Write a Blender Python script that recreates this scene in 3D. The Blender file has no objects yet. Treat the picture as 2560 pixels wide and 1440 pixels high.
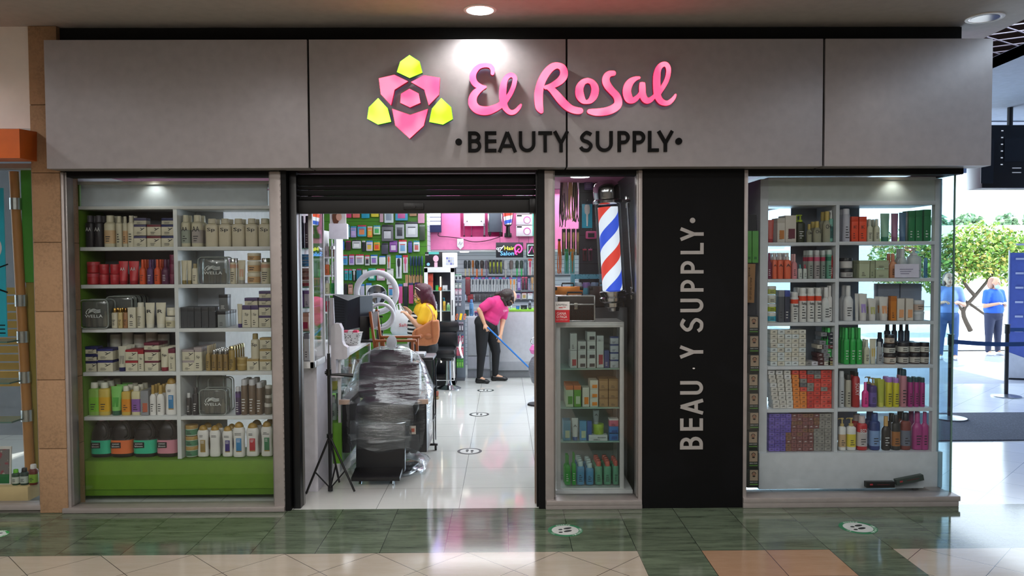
import bpy, bmesh, math, random
import numpy as np
from mathutils import Vector, Matrix, Euler
random.seed(7)
SC = bpy.context.scene
COL = SC.collection
PI = math.pi

# ------------------------------------------------------------ camera
CAM = Vector((0.0, -5.73, 1.85))
FOC = 1930.0
PSI, THE, RHO = math.radians(0.594), math.radians(1.99), math.radians(0.263)
FW = Vector((math.sin(PSI)*math.cos(THE), math.cos(PSI)*math.cos(THE), -math.sin(THE)))
R0 = Vector((math.cos(PSI), -math.sin(PSI), 0)); U0 = R0.cross(FW)
RT = R0*math.cos(RHO) - U0*math.sin(RHO); UP = U0*math.cos(RHO) + R0*math.sin(RHO)
cd = bpy.data.cameras.new('camera'); cam = bpy.data.objects.new('camera', cd); COL.objects.link(cam)
cd.sensor_width = 36.0; cd.lens = 36.0*FOC/2560; cd.clip_start = .05; cd.clip_end = 300
cam.matrix_world = Matrix(((RT.x, UP.x, -FW.x, CAM.x), (RT.y, UP.y, -FW.y, CAM.y), (RT.z, UP.z, -FW.z, CAM.z), (0, 0, 0, 1)))
SC.camera = cam

def ray(px, py): return FW*FOC + RT*(px-1280) + UP*(720-py)
def P(px, py, Y):
    d = ray(px, py); return CAM + d*((Y-CAM.y)/d.y)
def G(px, py, z=0.0):
    d = ray(px, py); return CAM + d*((z-CAM.z)/d.z)
def ppm(Y): return FOC/(Y-CAM.y)

# ------------------------------------------------------------ world, exposure, big lights
SC.view_settings.view_transform = 'Standard'; SC.view_settings.look = 'None'
SC.view_settings.gamma = 1; SC.view_settings.use_curve_mapping = False
SC.view_settings.exposure = 0.0
SC.cycles.max_bounces = 7; SC.cycles.diffuse_bounces = 3; SC.cycles.glossy_bounces = 3
SC.cycles.transparent_max_bounces = 14; SC.cycles.transmission_bounces = 4
SC.cycles.sample_clamp_indirect = 4.0; SC.cycles.caustics_reflective = False; SC.cycles.caustics_refractive = False
W = bpy.data.worlds.new('sky'); SC.world = W; W.use_nodes = True
bg = W.node_tree.nodes['Background']; bg.inputs[0].default_value = (.74, .87, 1, 1); bg.inputs[1].default_value = 5.0
def lamp(name, kind, loc, energy, color=(1, 1, 1), rot=(0, 0, 0), **kw):
    l = bpy.data.lights.new(name, kind); l.energy = energy; l.color = color
    for k, v in kw.items(): setattr(l, k, v)
    o = bpy.data.objects.new(name, l); o.location = loc; o.rotation_euler = rot; COL.objects.link(o); return o
def area(name, loc, sx, sy, energy, color=(1, 1, 1), rot=(0, 0, 0)):
    return lamp(name, 'AREA', loc, energy, color, rot, shape='RECTANGLE', size=sx, size_y=sy)
lamp('sun', 'SUN', (6, 10, 9), 6.0, (1, .97, .93), (math.radians(38), 0, math.radians(150)), angle=.02)
# shop ceiling fluorescents
COOL = (.93, .97, 1.0)
area('shop_light_front', (-.1, 2.55, 2.95), 2.6, 1.2, 52, COOL)
area('shop_light_middle', (-.1, 4.6, 2.95), 3.4, 1.6, 80, COOL)
area('shop_light_back', (.2, 6.6, 2.95), 3.0, .5, 36, COOL)
# mall corridor lighting: faint warm general light from the ceiling far behind the viewer
area('corridor_light', (-2.2, -5.6, 3.5), 6.0, 2.6, 150, (1, .97, .95))
area('daylight_from_entrance', (4.9, 9.6, 1.9), 3.2, 3.2, 480, (.72, .86, 1), (math.radians(90), 0, math.radians(190)))

# ------------------------------------------------------------ materials
def lin(c):
    c = c/255.0
    return c/12.92 if c <= .04045 else ((c+.055)/1.055)**2.4
def L(c): return (lin(c[0]), lin(c[1]), lin(c[2]), 1)
def hx(s): return tuple(int(s[i:i+2], 16) for i in (0, 2, 4))
MC = {}
def mat(col, rough=.45, metal=0, emit=0, alpha=1, kind='', **kw):
    """procedural material; col is an sRGB hex string"""
    key = (col, rough, metal, emit, alpha, kind, tuple(kw.items()))
    if key in MC: return MC[key]
    m = bpy.data.materials.new('m_%s_%s' % (kind or 'plain', col)); m.use_nodes = True
    nt = m.node_tree; b = nt.nodes['Principled BSDF']; c = L(hx(col))
    b.inputs['Base Color'].default_value = c; b.inputs['Roughness'].default_value = rough; b.inputs['Metallic'].default_value = metal
    if kw.get('spec') is not None: b.inputs['Specular IOR Level'].default_value = kw['spec']
    if kw.get('coat'): b.inputs['Coat Weight'].default_value = kw['coat']
    if emit:
        b.inputs['Emission Color'].default_value = c; b.inputs['Emission Strength'].default_value = emit
    tc = nt.nodes.new('ShaderNodeTexCoord')
    def noise(scale, vec=None, detail=3):
        n = nt.nodes.new('ShaderNodeTexNoise'); n.inputs['Scale'].default_value = scale; n.inputs['Detail'].default_value = detail
        nt.links.new(vec or tc.outputs['Object'], n.inputs['Vector']); return n
    def mixc(fac, a, bb):
        n = nt.nodes.new('ShaderNodeMix'); n.data_type = 'RGBA'; nt.links.new(fac, n.inputs[0])
        for i, v in ((6, a), (7, bb)):
            if isinstance(v, tuple): n.inputs[i].default_value = v
            else: nt.links.new(v, n.inputs[i])
        return n.outputs[2]
    def ramp(fac, a, bb):
        n = nt.nodes.new('ShaderNodeMapRange'); nt.links.new(fac, n.inputs[0]); n.inputs[1].default_value = a; n.inputs[2].default_value = bb; return n.outputs[0]
    k = kw.get('var', .10 if kind == '' else 0)
    if kind == '' and not emit:
        n = noise(kw.get('scale', 14)); c2 = tuple(v*(1-k) for v in c[:3])+(1,)
        nt.links.new(mixc(ramp(n.outputs[0], .3, .7), c2, c), b.inputs['Base Color'])
    if kind == 'stone':
        n = noise(9, detail=6); n2 = noise(60, detail=4); c2 = tuple(v*.72 for v in c[:3])+(1,)
        x = mixc(ramp(n.outputs[0], .3, .75), c2, c)
        nt.links.new(mixc(ramp(n2.outputs[0], .35, .6), x, c), b.inputs['Base Color'])
        bp = nt.nodes.new('ShaderNodeBump'); bp.inputs['Strength'].default_value = .35; bp.inputs['Distance'].default_value = .004
        nt.links.new(n2.outputs[0], bp.inputs['Height']); nt.links.new(bp.outputs[0], b.inputs['Normal'])
    if kind in ('tile', 'diag'):
        # tile joints at (off + k*size); col2 streak colour
        mp = nt.nodes.new('ShaderNodeMapping'); nt.links.new(tc.outputs['Object'], mp.inputs[0])
        s = kw['size']; ox, oy = kw['off']; jw = kw.get('joint', .004)
        if kind == 'diag':
            mp.inputs['Location'].default_value = (-ox, -oy, 0)
            m2 = nt.nodes.new('ShaderNodeMapping'); m2.inputs['Rotation'].default_value = (0, 0, PI/4)
            nt.links.new(mp.outputs[0], m2.inputs[0]); vec = m2.outputs[0]
        else:
            mp.inputs['Location'].default_value = (-ox, -oy, 0); vec = mp.outputs[0]
        sp = nt.nodes.new('ShaderNodeSeparateXYZ'); nt.links.new(vec, sp.inputs[0])
        def mth(op, a, bb=None):
            n = nt.nodes.new('ShaderNodeMath'); n.operation = op
            for i, v in enumerate((a, bb)):
                if v is None: continue
                if isinstance(v, (int, float)): n.inputs[i].default_value = v
                else: nt.links.new(v, n.inputs[i])
            return n.outputs[0]
        outs = []; ids = []
        for ch in (0, 1):
            q = mth('DIVIDE', sp.outputs[ch], s); fl = mth('FLOOR', q); ids.append(fl)
            fr = mth('SUBTRACT', q, fl); d = mth('MINIMUM', fr, mth('SUBTRACT', 1.0, fr))
            outs.append(mth('LESS_THAN', d, jw/s/2))
        j = mth('MAXIMUM', outs[0], outs[1])
        wn = nt.nodes.new('ShaderNodeTexWhiteNoise'); wn.noise_dimensions = '2D'
        cb = nt.nodes.new('ShaderNodeCombineXYZ'); nt.links.new(ids[0], cb.inputs[0]); nt.links.new(ids[1], cb.inputs[1]); nt.links.new(cb.outputs[0], wn.inputs['Vector'])
        m3 = nt.nodes.new('ShaderNodeMapping'); m3.inputs['Scale'].default_value = kw.get('streak', (3, 14, 1)); nt.links.new(tc.outputs['Object'], m3.inputs[0])
        ad = nt.nodes.new('ShaderNodeVectorMath'); ad.operation = 'MULTIPLY_ADD'; nt.links.new(wn.outputs['Color'], ad.inputs[0]); ad.inputs[1].default_value = (20, 20, 20); nt.links.new(m3.outputs[0], ad.inputs[2])
        n = noise(1.0, ad.outputs[0], 8); n.inputs['Roughness'].default_value = .75
        c2 = L(hx(kw.get('col2', col)))
        a = mixc(ramp(n.outputs[0], kw.get('lo', .35), kw.get('hi', .75)), c, c2)
        c4 = nt.nodes.new('ShaderNodeHueSaturation'); nt.links.new(a, c4.inputs['Color'])
        vv = nt.nodes.new('ShaderNodeMapRange'); nt.links.new(wn.outputs['Value'], vv.inputs[0]); vv.inputs[3].default_value = 1-kw.get('tv', .06); vv.inputs[4].default_value = 1+kw.get('tv', .06)
        nt.links.new(vv.outputs[0], c4.inputs['Value'])
        nt.links.new(mixc(j, c4.outputs[0], L(hx(kw.get('jcol', '222420')))), b.inputs['Base Color'])
    if kind == 'streak':       # stretched reflections of cling film / brushed metal: fine bump only
        m3 = nt.nodes.new('ShaderNodeMapping'); m3.inputs['Scale'].default_value = kw.get('sc', (3, 3, 60)); m3.inputs['Rotation'].default_value = (0, .25, 0); nt.links.new(tc.outputs['Object'], m3.inputs[0])
        n = noise(2.0, m3.outputs[0], 5)
        bp = nt.nodes.new('ShaderNodeBump'); bp.inputs['Strength'].default_value = kw.get('bs', .6); bp.inputs['Distance'].default_value = .01
        nt.links.new(n.outputs[0], bp.inputs['Height']); nt.links.new(bp.outputs[0], b.inputs['Normal'])
    if kind == 'stripe':       # horizontal stripes with col2, in object z
        sp = nt.nodes.new('ShaderNodeSeparateXYZ'); nt.links.new(tc.outputs['Object'], sp.inputs[0])
        def mth(op, a, bb):
            n = nt.nodes.new('ShaderNodeMath'); n.operation = op
            for i, v in enumerate((a, bb)):
                if isinstance(v, (int, float)): n.inputs[i].default_value = v
                else: nt.links.new(v, n.inputs[i])
            return n.outputs[0]
        fr = mth('FRACT', mth('DIVIDE', sp.outputs[2], kw['size']), 0)
        nt.links.new(mixc(mth('LESS_THAN', fr, kw.get('duty', .5)), c, L(hx(kw['col2']))), b.inputs['Base Color'])
    if kind == 'spots':        # random blobs of col2 / col3
        v = nt.nodes.new('ShaderNodeTexVoronoi'); v.inputs['Scale'].default_value = kw['size']; nt.links.new(tc.outputs['Object'], v.inputs['Vector'])
        x = mixc(ramp(v.outputs['Distance'], .28, .36), L(hx(kw['col2'])), c)
        n = noise(kw['size']*.8); nt.links.new(mixc(ramp(n.outputs[0], .56, .6), x, L(hx(kw.get('col3', kw['col2'])))), b.inputs['Base Color'])
    if kind == 'film':         # thin clear film / glass: transparent with a glossy coat and faint tint
        nt.nodes.remove(b); out = nt.nodes['Material Output']
        tr = nt.nodes.new('ShaderNodeBsdfTransparent'); tr.inputs[0].default_value = c
        gl = nt.nodes.new('ShaderNodeBsdfGlossy'); gl.inputs['Roughness'].default_value = rough
        gl.inputs[0].default_value = (1, 1, 1, 1)
        lw = nt.nodes.new('ShaderNodeLayerWeight'); lw.inputs[0].default_value = .5
        pw_ = nt.nodes.new('ShaderNodeMath'); pw_.operation = 'POWER'; nt.links.new(lw.outputs['Facing'], pw_.inputs[0]); pw_.inputs[1].default_value = 5
        ma = nt.nodes.new('ShaderNodeMath'); ma.operation = 'MULTIPLY_ADD'; nt.links.new(pw_.outputs[0], ma.inputs[0]); ma.inputs[1].default_value = .92; ma.inputs[2].default_value = .03
        fac = ma.outputs[0]
        if kw.get('add'):
            n = nt.nodes.new('ShaderNodeMath'); n.operation = 'ADD'; nt.links.new(fac, n.inputs[0]); n.inputs[1].default_value = kw['add']; fac = n.outputs[0]
        if kw.get('wrinkle'):
            m3 = nt.nodes.new('ShaderNodeMapping'); m3.inputs['Scale'].default_value = kw.get('sc', (4, 4, 40)); m3.inputs['Rotation'].default_value = (0, .35, 0); nt.links.new(tc.outputs['Object'], m3.inputs[0])
            n1 = noise(2.2, m3.outputs[0], 6)
            bp = nt.nodes.new('ShaderNodeBump'); bp.inputs['Strength'].default_value = kw['wrinkle']; bp.inputs['Distance'].default_value = .02
            nt.links.new(n1.outputs[0], bp.inputs['Height']); nt.links.new(bp.outputs[0], gl.inputs['Normal'])
        mx = nt.nodes.new('ShaderNodeMixShader'); nt.links.new(fac, mx.inputs[0]); nt.links.new(tr.outputs[0], mx.inputs[1]); nt.links.new(gl.outputs[0], mx.inputs[2])
        last = mx.outputs[0]
        if alpha < 1:          # milky share
            df = nt.nodes.new('ShaderNodeBsdfDiffuse'); df.inputs[0].default_value = L(hx(kw.get('milk', 'd8dde0')))
            m4 = nt.nodes.new('ShaderNodeMixShader'); m4.inputs[0].default_value = 1-alpha
            if kw.get('wrinkle'):      # folded film turns whitish along its creases
                mk = nt.nodes.new('ShaderNodeMapRange'); nt.links.new(n1.outputs[0], mk.inputs[0]); mk.inputs[1].default_value = .58; mk.inputs[2].default_value = .74; mk.inputs[3].default_value = 1-alpha; mk.inputs[4].default_value = .34; nt.links.new(mk.outputs[0], m4.inputs[0])
            pass; nt.links.new(last, m4.inputs[1]); nt.links.new(df.outputs[0], m4.inputs[2]); last = m4.outputs[0]
        nt.links.new(last, out.inputs[0])
    MC[key] = m; return m
GLASS = dict(col='f6f8f8', rough=.02, kind='film')

# ------------------------------------------------------------ mesh helpers
class MB:
    """collects shapes into one mesh; each shape may name a material"""
    def __init__(s): s.v = []; s.f = []; s.mi = []; s.sm = []; s.mats = []
    def _m(s, m):
        if m is None: m = s.mats[0] if s.mats else None
        if m is None: return 0
        if m not in s.mats: s.mats.append(m)
        return s.mats.index(m)
    def add(s, vs, fs, m=None, smooth=False):
        k = len(s.v); mi = s._m(m); s.v += [tuple(v) for v in vs]
        for f in fs: s.f.append([i+k for i in f]); s.mi.append(mi); s.sm.append(smooth)
        return s
    def box(s, c, d, m=None, bev=0, M=None):
        x, y, z = d[0]/2, d[1]/2, d[2]/2
        if bev <= 0:
            vs = [Vector((i*x, j*y, k*z)) for i in (-1, 1) for j in (-1, 1) for k in (-1, 1)]
            fs = [(0, 1, 3, 2), (4, 6, 7, 5), (0, 4, 5, 1), (2, 3, 7, 6), (0, 2, 6, 4), (1, 5, 7, 3)]
            sm = False
        else:
            bm = bmesh.new(); bmesh.ops.create_cube(bm, size=1)
            for v in bm.verts: v.co = Vector((v.co.x*d[0], v.co.y*d[1], v.co.z*d[2]))
            bmesh.ops.bevel(bm, geom=bm.edges[:], offset=min(bev, x*.95, y*.95, z*.95), segments=2, affect='EDGES', profile=.6)
            vs = [v.co.copy() for v in bm.verts]; bm.verts.index_update(); fs = [[v.index for v in f.verts] for f in bm.faces]; bm.free(); sm = True
        if M is not None: vs = [M @ v for v in vs]
        c = Vector(c); return s.add([v+c for v in vs], fs, m, sm)
    def lathe(s, prof, m=None, n=16, c=(0, 0, 0), sy=1.0, M=None, power=2.0):
        """prof: (radius, z) from bottom to top; power > 2 squares the section"""
        vs = []; fs = []
        for r, z in prof:
            for i in range(n):
                a = 2*PI*(i+.5)/n; ca, sa = math.cos(a), math.sin(a)
                k = (abs(ca)**power+abs(sa)**power)**(-1/power)
                vs.append(Vector((r*k*ca, r*k*sa*sy, z)))
        for j in range(len(prof)-1):
            for i in range(n):
                fs.append((j*n+i, j*n+(i+1) % n, (j+1)*n+(i+1) % n, (j+1)*n+i))
        if prof[0][0] > 1e-5: fs.append(tuple(range(n-1, -1, -1)))
        if prof[-1][0] > 1e-5: fs.append(tuple((len(prof)-1)*n+i for i in range(n)))
        if M is not None: vs = [M @ v for v in vs]
        c = Vector(c); return s.add([v+c for v in vs], fs, m, True)
    def tube(s, pts, r, m=None, n=8, closed=False, flat=1.0):
        pts = [Vector(p) for p in pts]; N = len(pts); rr = r if isinstance(r, (list, tuple)) else [r]*N
        vs = []; fs = []; prev = None
        for i, p in enumerate(pts):
            a = pts[(i-1) % N] if (closed or i > 0) else p; b = pts[(i+1) % N] if (closed or i < N-1) else p
            t = (b-a).normalized() if (b-a).length > 1e-9 else Vector((0, 0, 1))
            if prev is None:
                u = t.orthogonal().normalized()
            else:
                u = prev-t*prev.dot(t); u = u.normalized() if u.length > 1e-6 else t.orthogonal().normalized()
            prev = u; w = t.cross(u)
            for k in range(n):
                an = 2*PI*k/n; vs.append(p+u*math.cos(an)*rr[i]+w*math.sin(an)*rr[i]*flat)
        for j in range(N if closed else N-1):
            for i in range(n):
                fs.append((j*n+i, j*n+(i+1) % n, ((j+1) % N)*n+(i+1) % n, ((j+1) % N)*n+i))
        if not closed: fs += [tuple(range(n-1, -1, -1)), tuple((N-1)*n+i for i in range(n))]
        return s.add(vs, fs, m, True)
    def prism(s, poly, y0, y1, m=None, mside=None):
        """poly in (x, z), extruded from y0 (front) to y1"""
        n = len(poly); A = sum(poly[i][0]*poly[(i+1) % n][1]-poly[(i+1) % n][0]*poly[i][1] for i in range(n))
        if A < 0: poly = poly[::-1]
        vs = [(x, y0, z) for x, z in poly]+[(x, y1, z) for x, z in poly]
        s.add(vs, [tuple(range(n))], m); k = len(s.v)-2*n; mi = s._m(mside or m)
        s.f.append([k+n+i for i in range(n-1, -1, -1)]); s.mi.append(mi); s.sm.append(False)
        for i in range(n):
            j = (i+1) % n; s.f.append([k+j, k+i, k+n+i, k+n+j]); s.mi.append(mi); s.sm.append(False)
        return s
    def quad(s, a, b, c, d, m=None): return s.add([a, b, c, d], [(0, 1, 2, 3)], m)
    def mesh(s, name='mesh', angle=40):
        me = bpy.data.meshes.new(name); me.from_pydata(s.v, [], s.f)
        for m in s.mats: me.materials.append(m)
        me.polygons.foreach_set('material_index', s.mi)
        me.polygons.foreach_set('use_smooth', s.sm)
        me.update()
        if any(s.sm): me.set_sharp_from_angle(angle=math.radians(angle))
        return me
def rz(a): return Matrix.Rotation(a, 3, 'Z')
def rx(a): return Matrix.Rotation(a, 3, 'X')
def ry(a): return Matrix.Rotation(a, 3, 'Y')

def link(name, me, parent=None, loc=(0, 0, 0), rot=(0, 0, 0), label=None):
    o = bpy.data.objects.new(name, me); o.location = loc; o.rotation_euler = rot; COL.objects.link(o)
    if parent: o.parent = parent
    if label: o['label'] = label
    return o
def tag(o, label, cat, group=None):
    o['label'] = label; o['category'] = cat
    if group: o['group'] = group
    return o
def empty(name, loc, label, cat, group=None, rot=(0, 0, 0)):
    o = bpy.data.objects.new(name, None); o.empty_display_size = .05; o.location = loc; o.rotation_euler = rot; COL.objects.link(o)
    return tag(o, label, cat, group)
def struct(name, mb, label=None):
    o = link(name, mb.mesh(name) if isinstance(mb, MB) else mb); o['kind'] = 'structure'
    if label: o['label'] = label
    return o
def smooth(pts, k=6, closed=False):
    """Catmull-Rom through points (any tuple size)"""
    out = []; n = len(pts)
    for i in range(n if closed else n-1):
        if closed: p = [pts[(i+j-1) % n] for j in range(4)]
        else: p = [pts[max(i-1, 0)], pts[i], pts[i+1], pts[min(i+2, n-1)]]
        for t in range(k):
            t /= k; out.append(tuple(.5*((2*b)+(-a+c)*t+(2*a-5*b+4*c-d)*t*t+(-a+3*b-3*c+d)*t**3) for a, b, c, d in zip(*p)))
    if not closed: out.append(tuple(pts[-1]))
    return out
TXT = {}
def text_mesh(s, w, h, m, d=.0006):
    """flat raised lettering in the XZ plane facing -Y, fitted to w x h, centred"""
    key = (s, round(w, 3), round(h, 3), m.name, d)
    if key in TXT: return TXT[key]
    cu = bpy.data.curves.new('t', 'FONT'); cu.body = s; cu.extrude = .01; cu.resolution_u = 2; cu.align_x = 'CENTER'
    o = bpy.data.objects.new('t', cu); COL.objects.link(o); bpy.context.view_layer.update()
    me = bpy.data.meshes.new_from_object(o.evaluated_get(bpy.context.evaluated_depsgraph_get())); bpy.data.objects.remove(o); bpy.data.curves.remove(cu)
    n = len(me.vertices); co = np.empty(n*3); me.vertices.foreach_get('co', co); co = co.reshape(-1, 3)
    lo, hi = co.min(0), co.max(0); c = (lo+hi)/2; sp = np.maximum(hi-lo, 1e-6)
    out = np.stack([(co[:, 0]-c[0])/sp[0]*w, -(co[:, 2]-c[2])/sp[2]*d, (co[:, 1]-c[1])/sp[1]*h], 1)
    me.vertices.foreach_set('co', out.ravel()); me.materials.clear(); me.materials.append(m); me.update()
    TXT[key] = me; return me
# ------------------------------------------------------------ the setting
ALU = mat('a69e9b', .38, .35); ALU2 = mat('8f8b89', .35, .5); BLK = mat('08080a', .5, spec=.2); BLKG = mat('0b0b0e', .3, spec=.35)
WALLW = mat('c9c3bc', .8)
def wbox(x0, x1, y0, y1, z0, z1, m, mb=None, bev=0):
    mb = mb or MB(); return mb.box(((x0+x1)/2, (y0+y1)/2, (z0+z1)/2), (abs(x1-x0), abs(y1-y0), abs(z1-z0)), m, bev)
CEIL = 3.57
XL = P(156, 900, 0).x; XR = P(2393, 900, 0).x       # ends of the shop front
# floors --------------------------------------------------------------
green = mat('66735f', .10, kind='tile', size=.41, off=(.02, -.88), col2='353f33', lo=.42, hi=.72, tv=.10, streak=(2.2, 15, 1), jcol='1c211d')
cream = mat('b2a899', .10, kind='diag', size=.41, off=(.34, -.88), col2='a79d8b', jcol='3a3630', tv=.03)
orange_t = mat('a98a70', .12, kind='tile', size=.41, off=(.02, -.88), col2='98775a', jcol='3a3028', tv=.03)
white_t = mat('d9dbd6', .07, kind='tile', size=.62, off=(-.965, .52), col2='d2d5d0', jcol='7c7e7c', joint=.004, tv=.015)
exit_t = mat('e4e8ee', .14, kind='diag', size=.41, off=(.34, -.88), col2='dde3ea', jcol='8f9bac', tv=.04)
pave = mat('9a9ea8', .6, kind='tile', size=.3, off=(0, 0), col2='8a8f9c', jcol='80848e', tv=.05)
f = MB()
def fl(x0, x1, y0, y1, m, z=0): f.quad((x0, y0, z), (x1, y0, z), (x1, y1, z), (x0, y1, z), m)
Y1 = -.88
fl(-9, 12, Y1, 0.0, green)
fl(-9, .84, -9, Y1, cream); fl(.84, 1.25, -9, Y1, green); fl(1.25, 2.07, -9, Y1, orange_t); fl(2.07, 2.48, -9, Y1, green); fl(2.48, 12, -9, Y1, cream)
fl(-9, XR+.02, 0, 9.5, white_t); fl(XR+.02, 12, 0, 5.6, exit_t); fl(XR+.02, 12, 5.6, 9.5, pave)
struct('floor', f)
g = MB(); g.box((10, 22, -.06), (60, 25, .08), mat('d8d6d0', .8)); struct('ground_outside', g)
mm = MB(); a = G(2395, 1103); b = G(2395, 1034)
mm.box(((XR+7.8)/2+.2, (a.y+b.y)/2, .006), (7.8-XR-.3, b.y-a.y, .012), mat('3a4152', .95, kind='spots', size=70, col2='2c3342', col3='4a5164'))
tag(link('entrance_mat', mm.mesh()), 'dark blue-grey ribbed entrance mat lying across the corridor floor', 'mat')
# mall shell ----------------------------------------------------------
c = MB(); wbox(-9, 3.75, -9, .9, CEIL, CEIL+.1, mat('aaa6a2', .85), c)
struct('ceiling', c)
c = MB(); cs = mat('aeb9cc', .85)
e1 = G(2470, 176, CEIL); e2 = G(2560, 138, CEIL); sl = (e2.y-e1.y)/(e2.x-e1.x)
def cpoly(z): return [(3.75, -9, z), (9, -9, z), (9, e2.y+sl*(9-e2.x), z), (3.75, e1.y+sl*(3.75-e1.x), z)]
c.add(cpoly(CEIL)+cpoly(CEIL+.1), [(3, 2, 1, 0), (4, 5, 6, 7), (2, 3, 7, 6), (1, 2, 6, 5), (0, 1, 5, 4), (3, 0, 4, 7)], cs)
struct('ceiling_side', c)
c = MB(); wbox(3.45, 9, .3, 3.9, 4.15, 4.2, mat('4a2f22', .8), c); wbox(3.44, 3.5, .6, 4.1, CEIL, 4.2, mat('4a2f22', .8), c); struct('ceiling_recess', c)
c = MB(); bz = P(2520, 312, 4.1).z, P(2520, 270, 4.1).z; wbox(3.5, 9, 3.9, 4.1, bz[0], 4.2, mat('c2c8d6', .8), c); struct('beam', c)
lat = MB(); lm = mat('d0c4d0', .5)
for k in range(-14, 26):
    for sg in (-1, 1):
        a = Vector((3.5, .3+k*.27, 3.78)); d = Vector((4.2, sg*2.6, 0)); t0, t1 = 0.0, 1.0
        ya, yb = a.y, a.y+d.y
        for yl, up in ((.3, 0), (3.9, 1)):
            ta = (yl-a.y)/d.y
            if (d.y > 0) == (up == 0): t0 = max(t0, ta)
            else: t1 = min(t1, ta)
        if t1-t0 > .02: lat.tube([a+d*t0, a+d*t1], .006, lm, 4)
lo = link('ceiling_grille', lat.mesh()); tag(lo, 'pale diamond lattice grille set in the brown ceiling recess', 'ceiling grille')
w = MB(); wbox(-9, 9, -9.1, -9, 0, 3.6, mat('7d736a', .8), w); struct('wall_back', w)
w = MB(); wbox(-9.1, -9, -9, .3, 0, 3.6, mat('7d736a', .8), w); struct('wall_left', w)
w = MB(); wbox(9, 9.1, -9, 6.3, 0, 4.2, mat('b9c2d4', .8), w); struct('wall_right', w)
# wall above shops, left side (off-white, scuffed)
w = MB(); x0 = P(95, 200, 0).x; wbox(-9, x0, -.02, .2, P(40, 322, 0).z, CEIL, mat('ece7e2', .85, scale=5), w); struct('wall_upper', w)
# stone pillar between the shops
a = P(93, 700, -.02); b = P(160, 700, -.02)
pil = MB(); stone = mat('a07f60', .8, kind='stone'); joints = [1290, 1122, 950, 779, 606, 432, 262, 84]
xa, xb = P(100, 1000, -.04).x-.02, P(163, 1000, -.04).x
zs = [P(130, q, -.04).z for q in joints]; zs[0] = 0; zs[-1] = CEIL
for i in range(len(zs)-1): wbox(xa, xb, -.04, .2, zs[i]+.0025, zs[i+1]-.0025, stone, pil, .003)
wbox(xa+.004, xb-.004, -.034, .2, 0, CEIL, mat('6b5238', .9), pil); struct('pillar', pil)
# black band above the fascia, and structure behind it
w = MB(); wbox(P(138, 85, 0).x, P(2405, 85, 0).x, .005, .16, 2.6, CEIL-.005, mat('050506', .8), w); struct('wall_bulkhead', w)
# shop front frames ----------------------------------------------------
ZH = P(600, 430, 0).z                                # underside of the head
fr = {}
def X(px, Y=0, py=900): return P(px, py, Y).x
def Z(py, Y=0, px=1280): return P(px, py, Y).z
def frame_window(n, pxa, pxb, pya, base, panes, jl=18, jr=18, Yg=.05):
    """aluminium window: jambs, head, base kick; glass pane"""
    x0, x1 = X(pxa), X(pxb); zb = Z(base)
    m = MB(); wl = jl/ppm(0); wr = jr/ppm(0)
    wbox(x0, x0+wl, -.03, .09, 0, ZH, ALU, m, .004); wbox(x1-wr, x1, -.03, .09, 0, ZH, ALU, m, .004)
    wbox(x0+wl*.62, x0+wl+.012, -.012, .075, zb, ZH, ALU2, m, .003); wbox(x1-wr-.012, x1-wr*.62, -.012, .075, zb, ZH, ALU2, m, .003)
    wbox(x0+wl, x1-wr, -.01, .09, ZH-.035, ZH+.02, BLK, m)
    wbox(x0+.002, x1-.002, -.05, .10, 0, zb-.045, ALU, m, .004); wbox(x0+.004, x1-.004, -.056, .10, zb-.05, zb-.012, ALU, m, .006)
    o = struct('window_%d' % n, m)
    g = MB(); wbox(x0+wl, x1-wr, Yg, Yg+.008, zb-.02, ZH-.03, mat(**GLASS), g); link('glass_pane', g.mesh(), o)
    return x0+wl, x1-wr, zb
W1 = frame_window(1, 155, 712, 437, 1253, 1, 20, 28)
W2 = frame_window(2, 1362, 1604, 437, 1243, 1, 22, 10)
# window 3: glass corner, runs round into the shop's right side
x0, x1, zb = X(1855), X(2393), Z(1240)
m = MB(); wbox(x0, x0+.03, -.03, .09, 0, ZH, ALU, m, .004); wbox(x0, x1, -.05, .10, 0, zb-.045, ALU, m, .004); wbox(x0, x1+.01, -.056, .10, zb-.05, zb-.012, ALU, m, .006)
wbox(x1-.12, x1, .1, 4.6, 0, zb-.02, ALU, m, .004)
wbox(x0, x1+.02, -.01, .09, ZH-.035, ZH+.02, BLK, m); wbox(x1-.05, x1, .09, 4.6, ZH-.035, ZH+.02, BLK, m)
o = struct('window_3', m); g = MB(); wbox(x0+.03, x1-.004, .05, .058, zb-.02, ZH-.03, mat(**GLASS), g); link('glass_pane', g.mesh(), o)
g = MB(); wbox(x1-.012, x1-.004, .06, 4.6, zb-.02, ZH-.03, mat('d6e8ee', .02, kind='film'), g); link('side_glass', g.mesh(), o)
e = MB(); wbox(x1-.012, x1-.002, .046, .058, zb-.02, ZH-.03, mat('5d7f78', .2), e); link('glass_edge', e.mesh(), o)
W3 = (x0, x1, zb)
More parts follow.
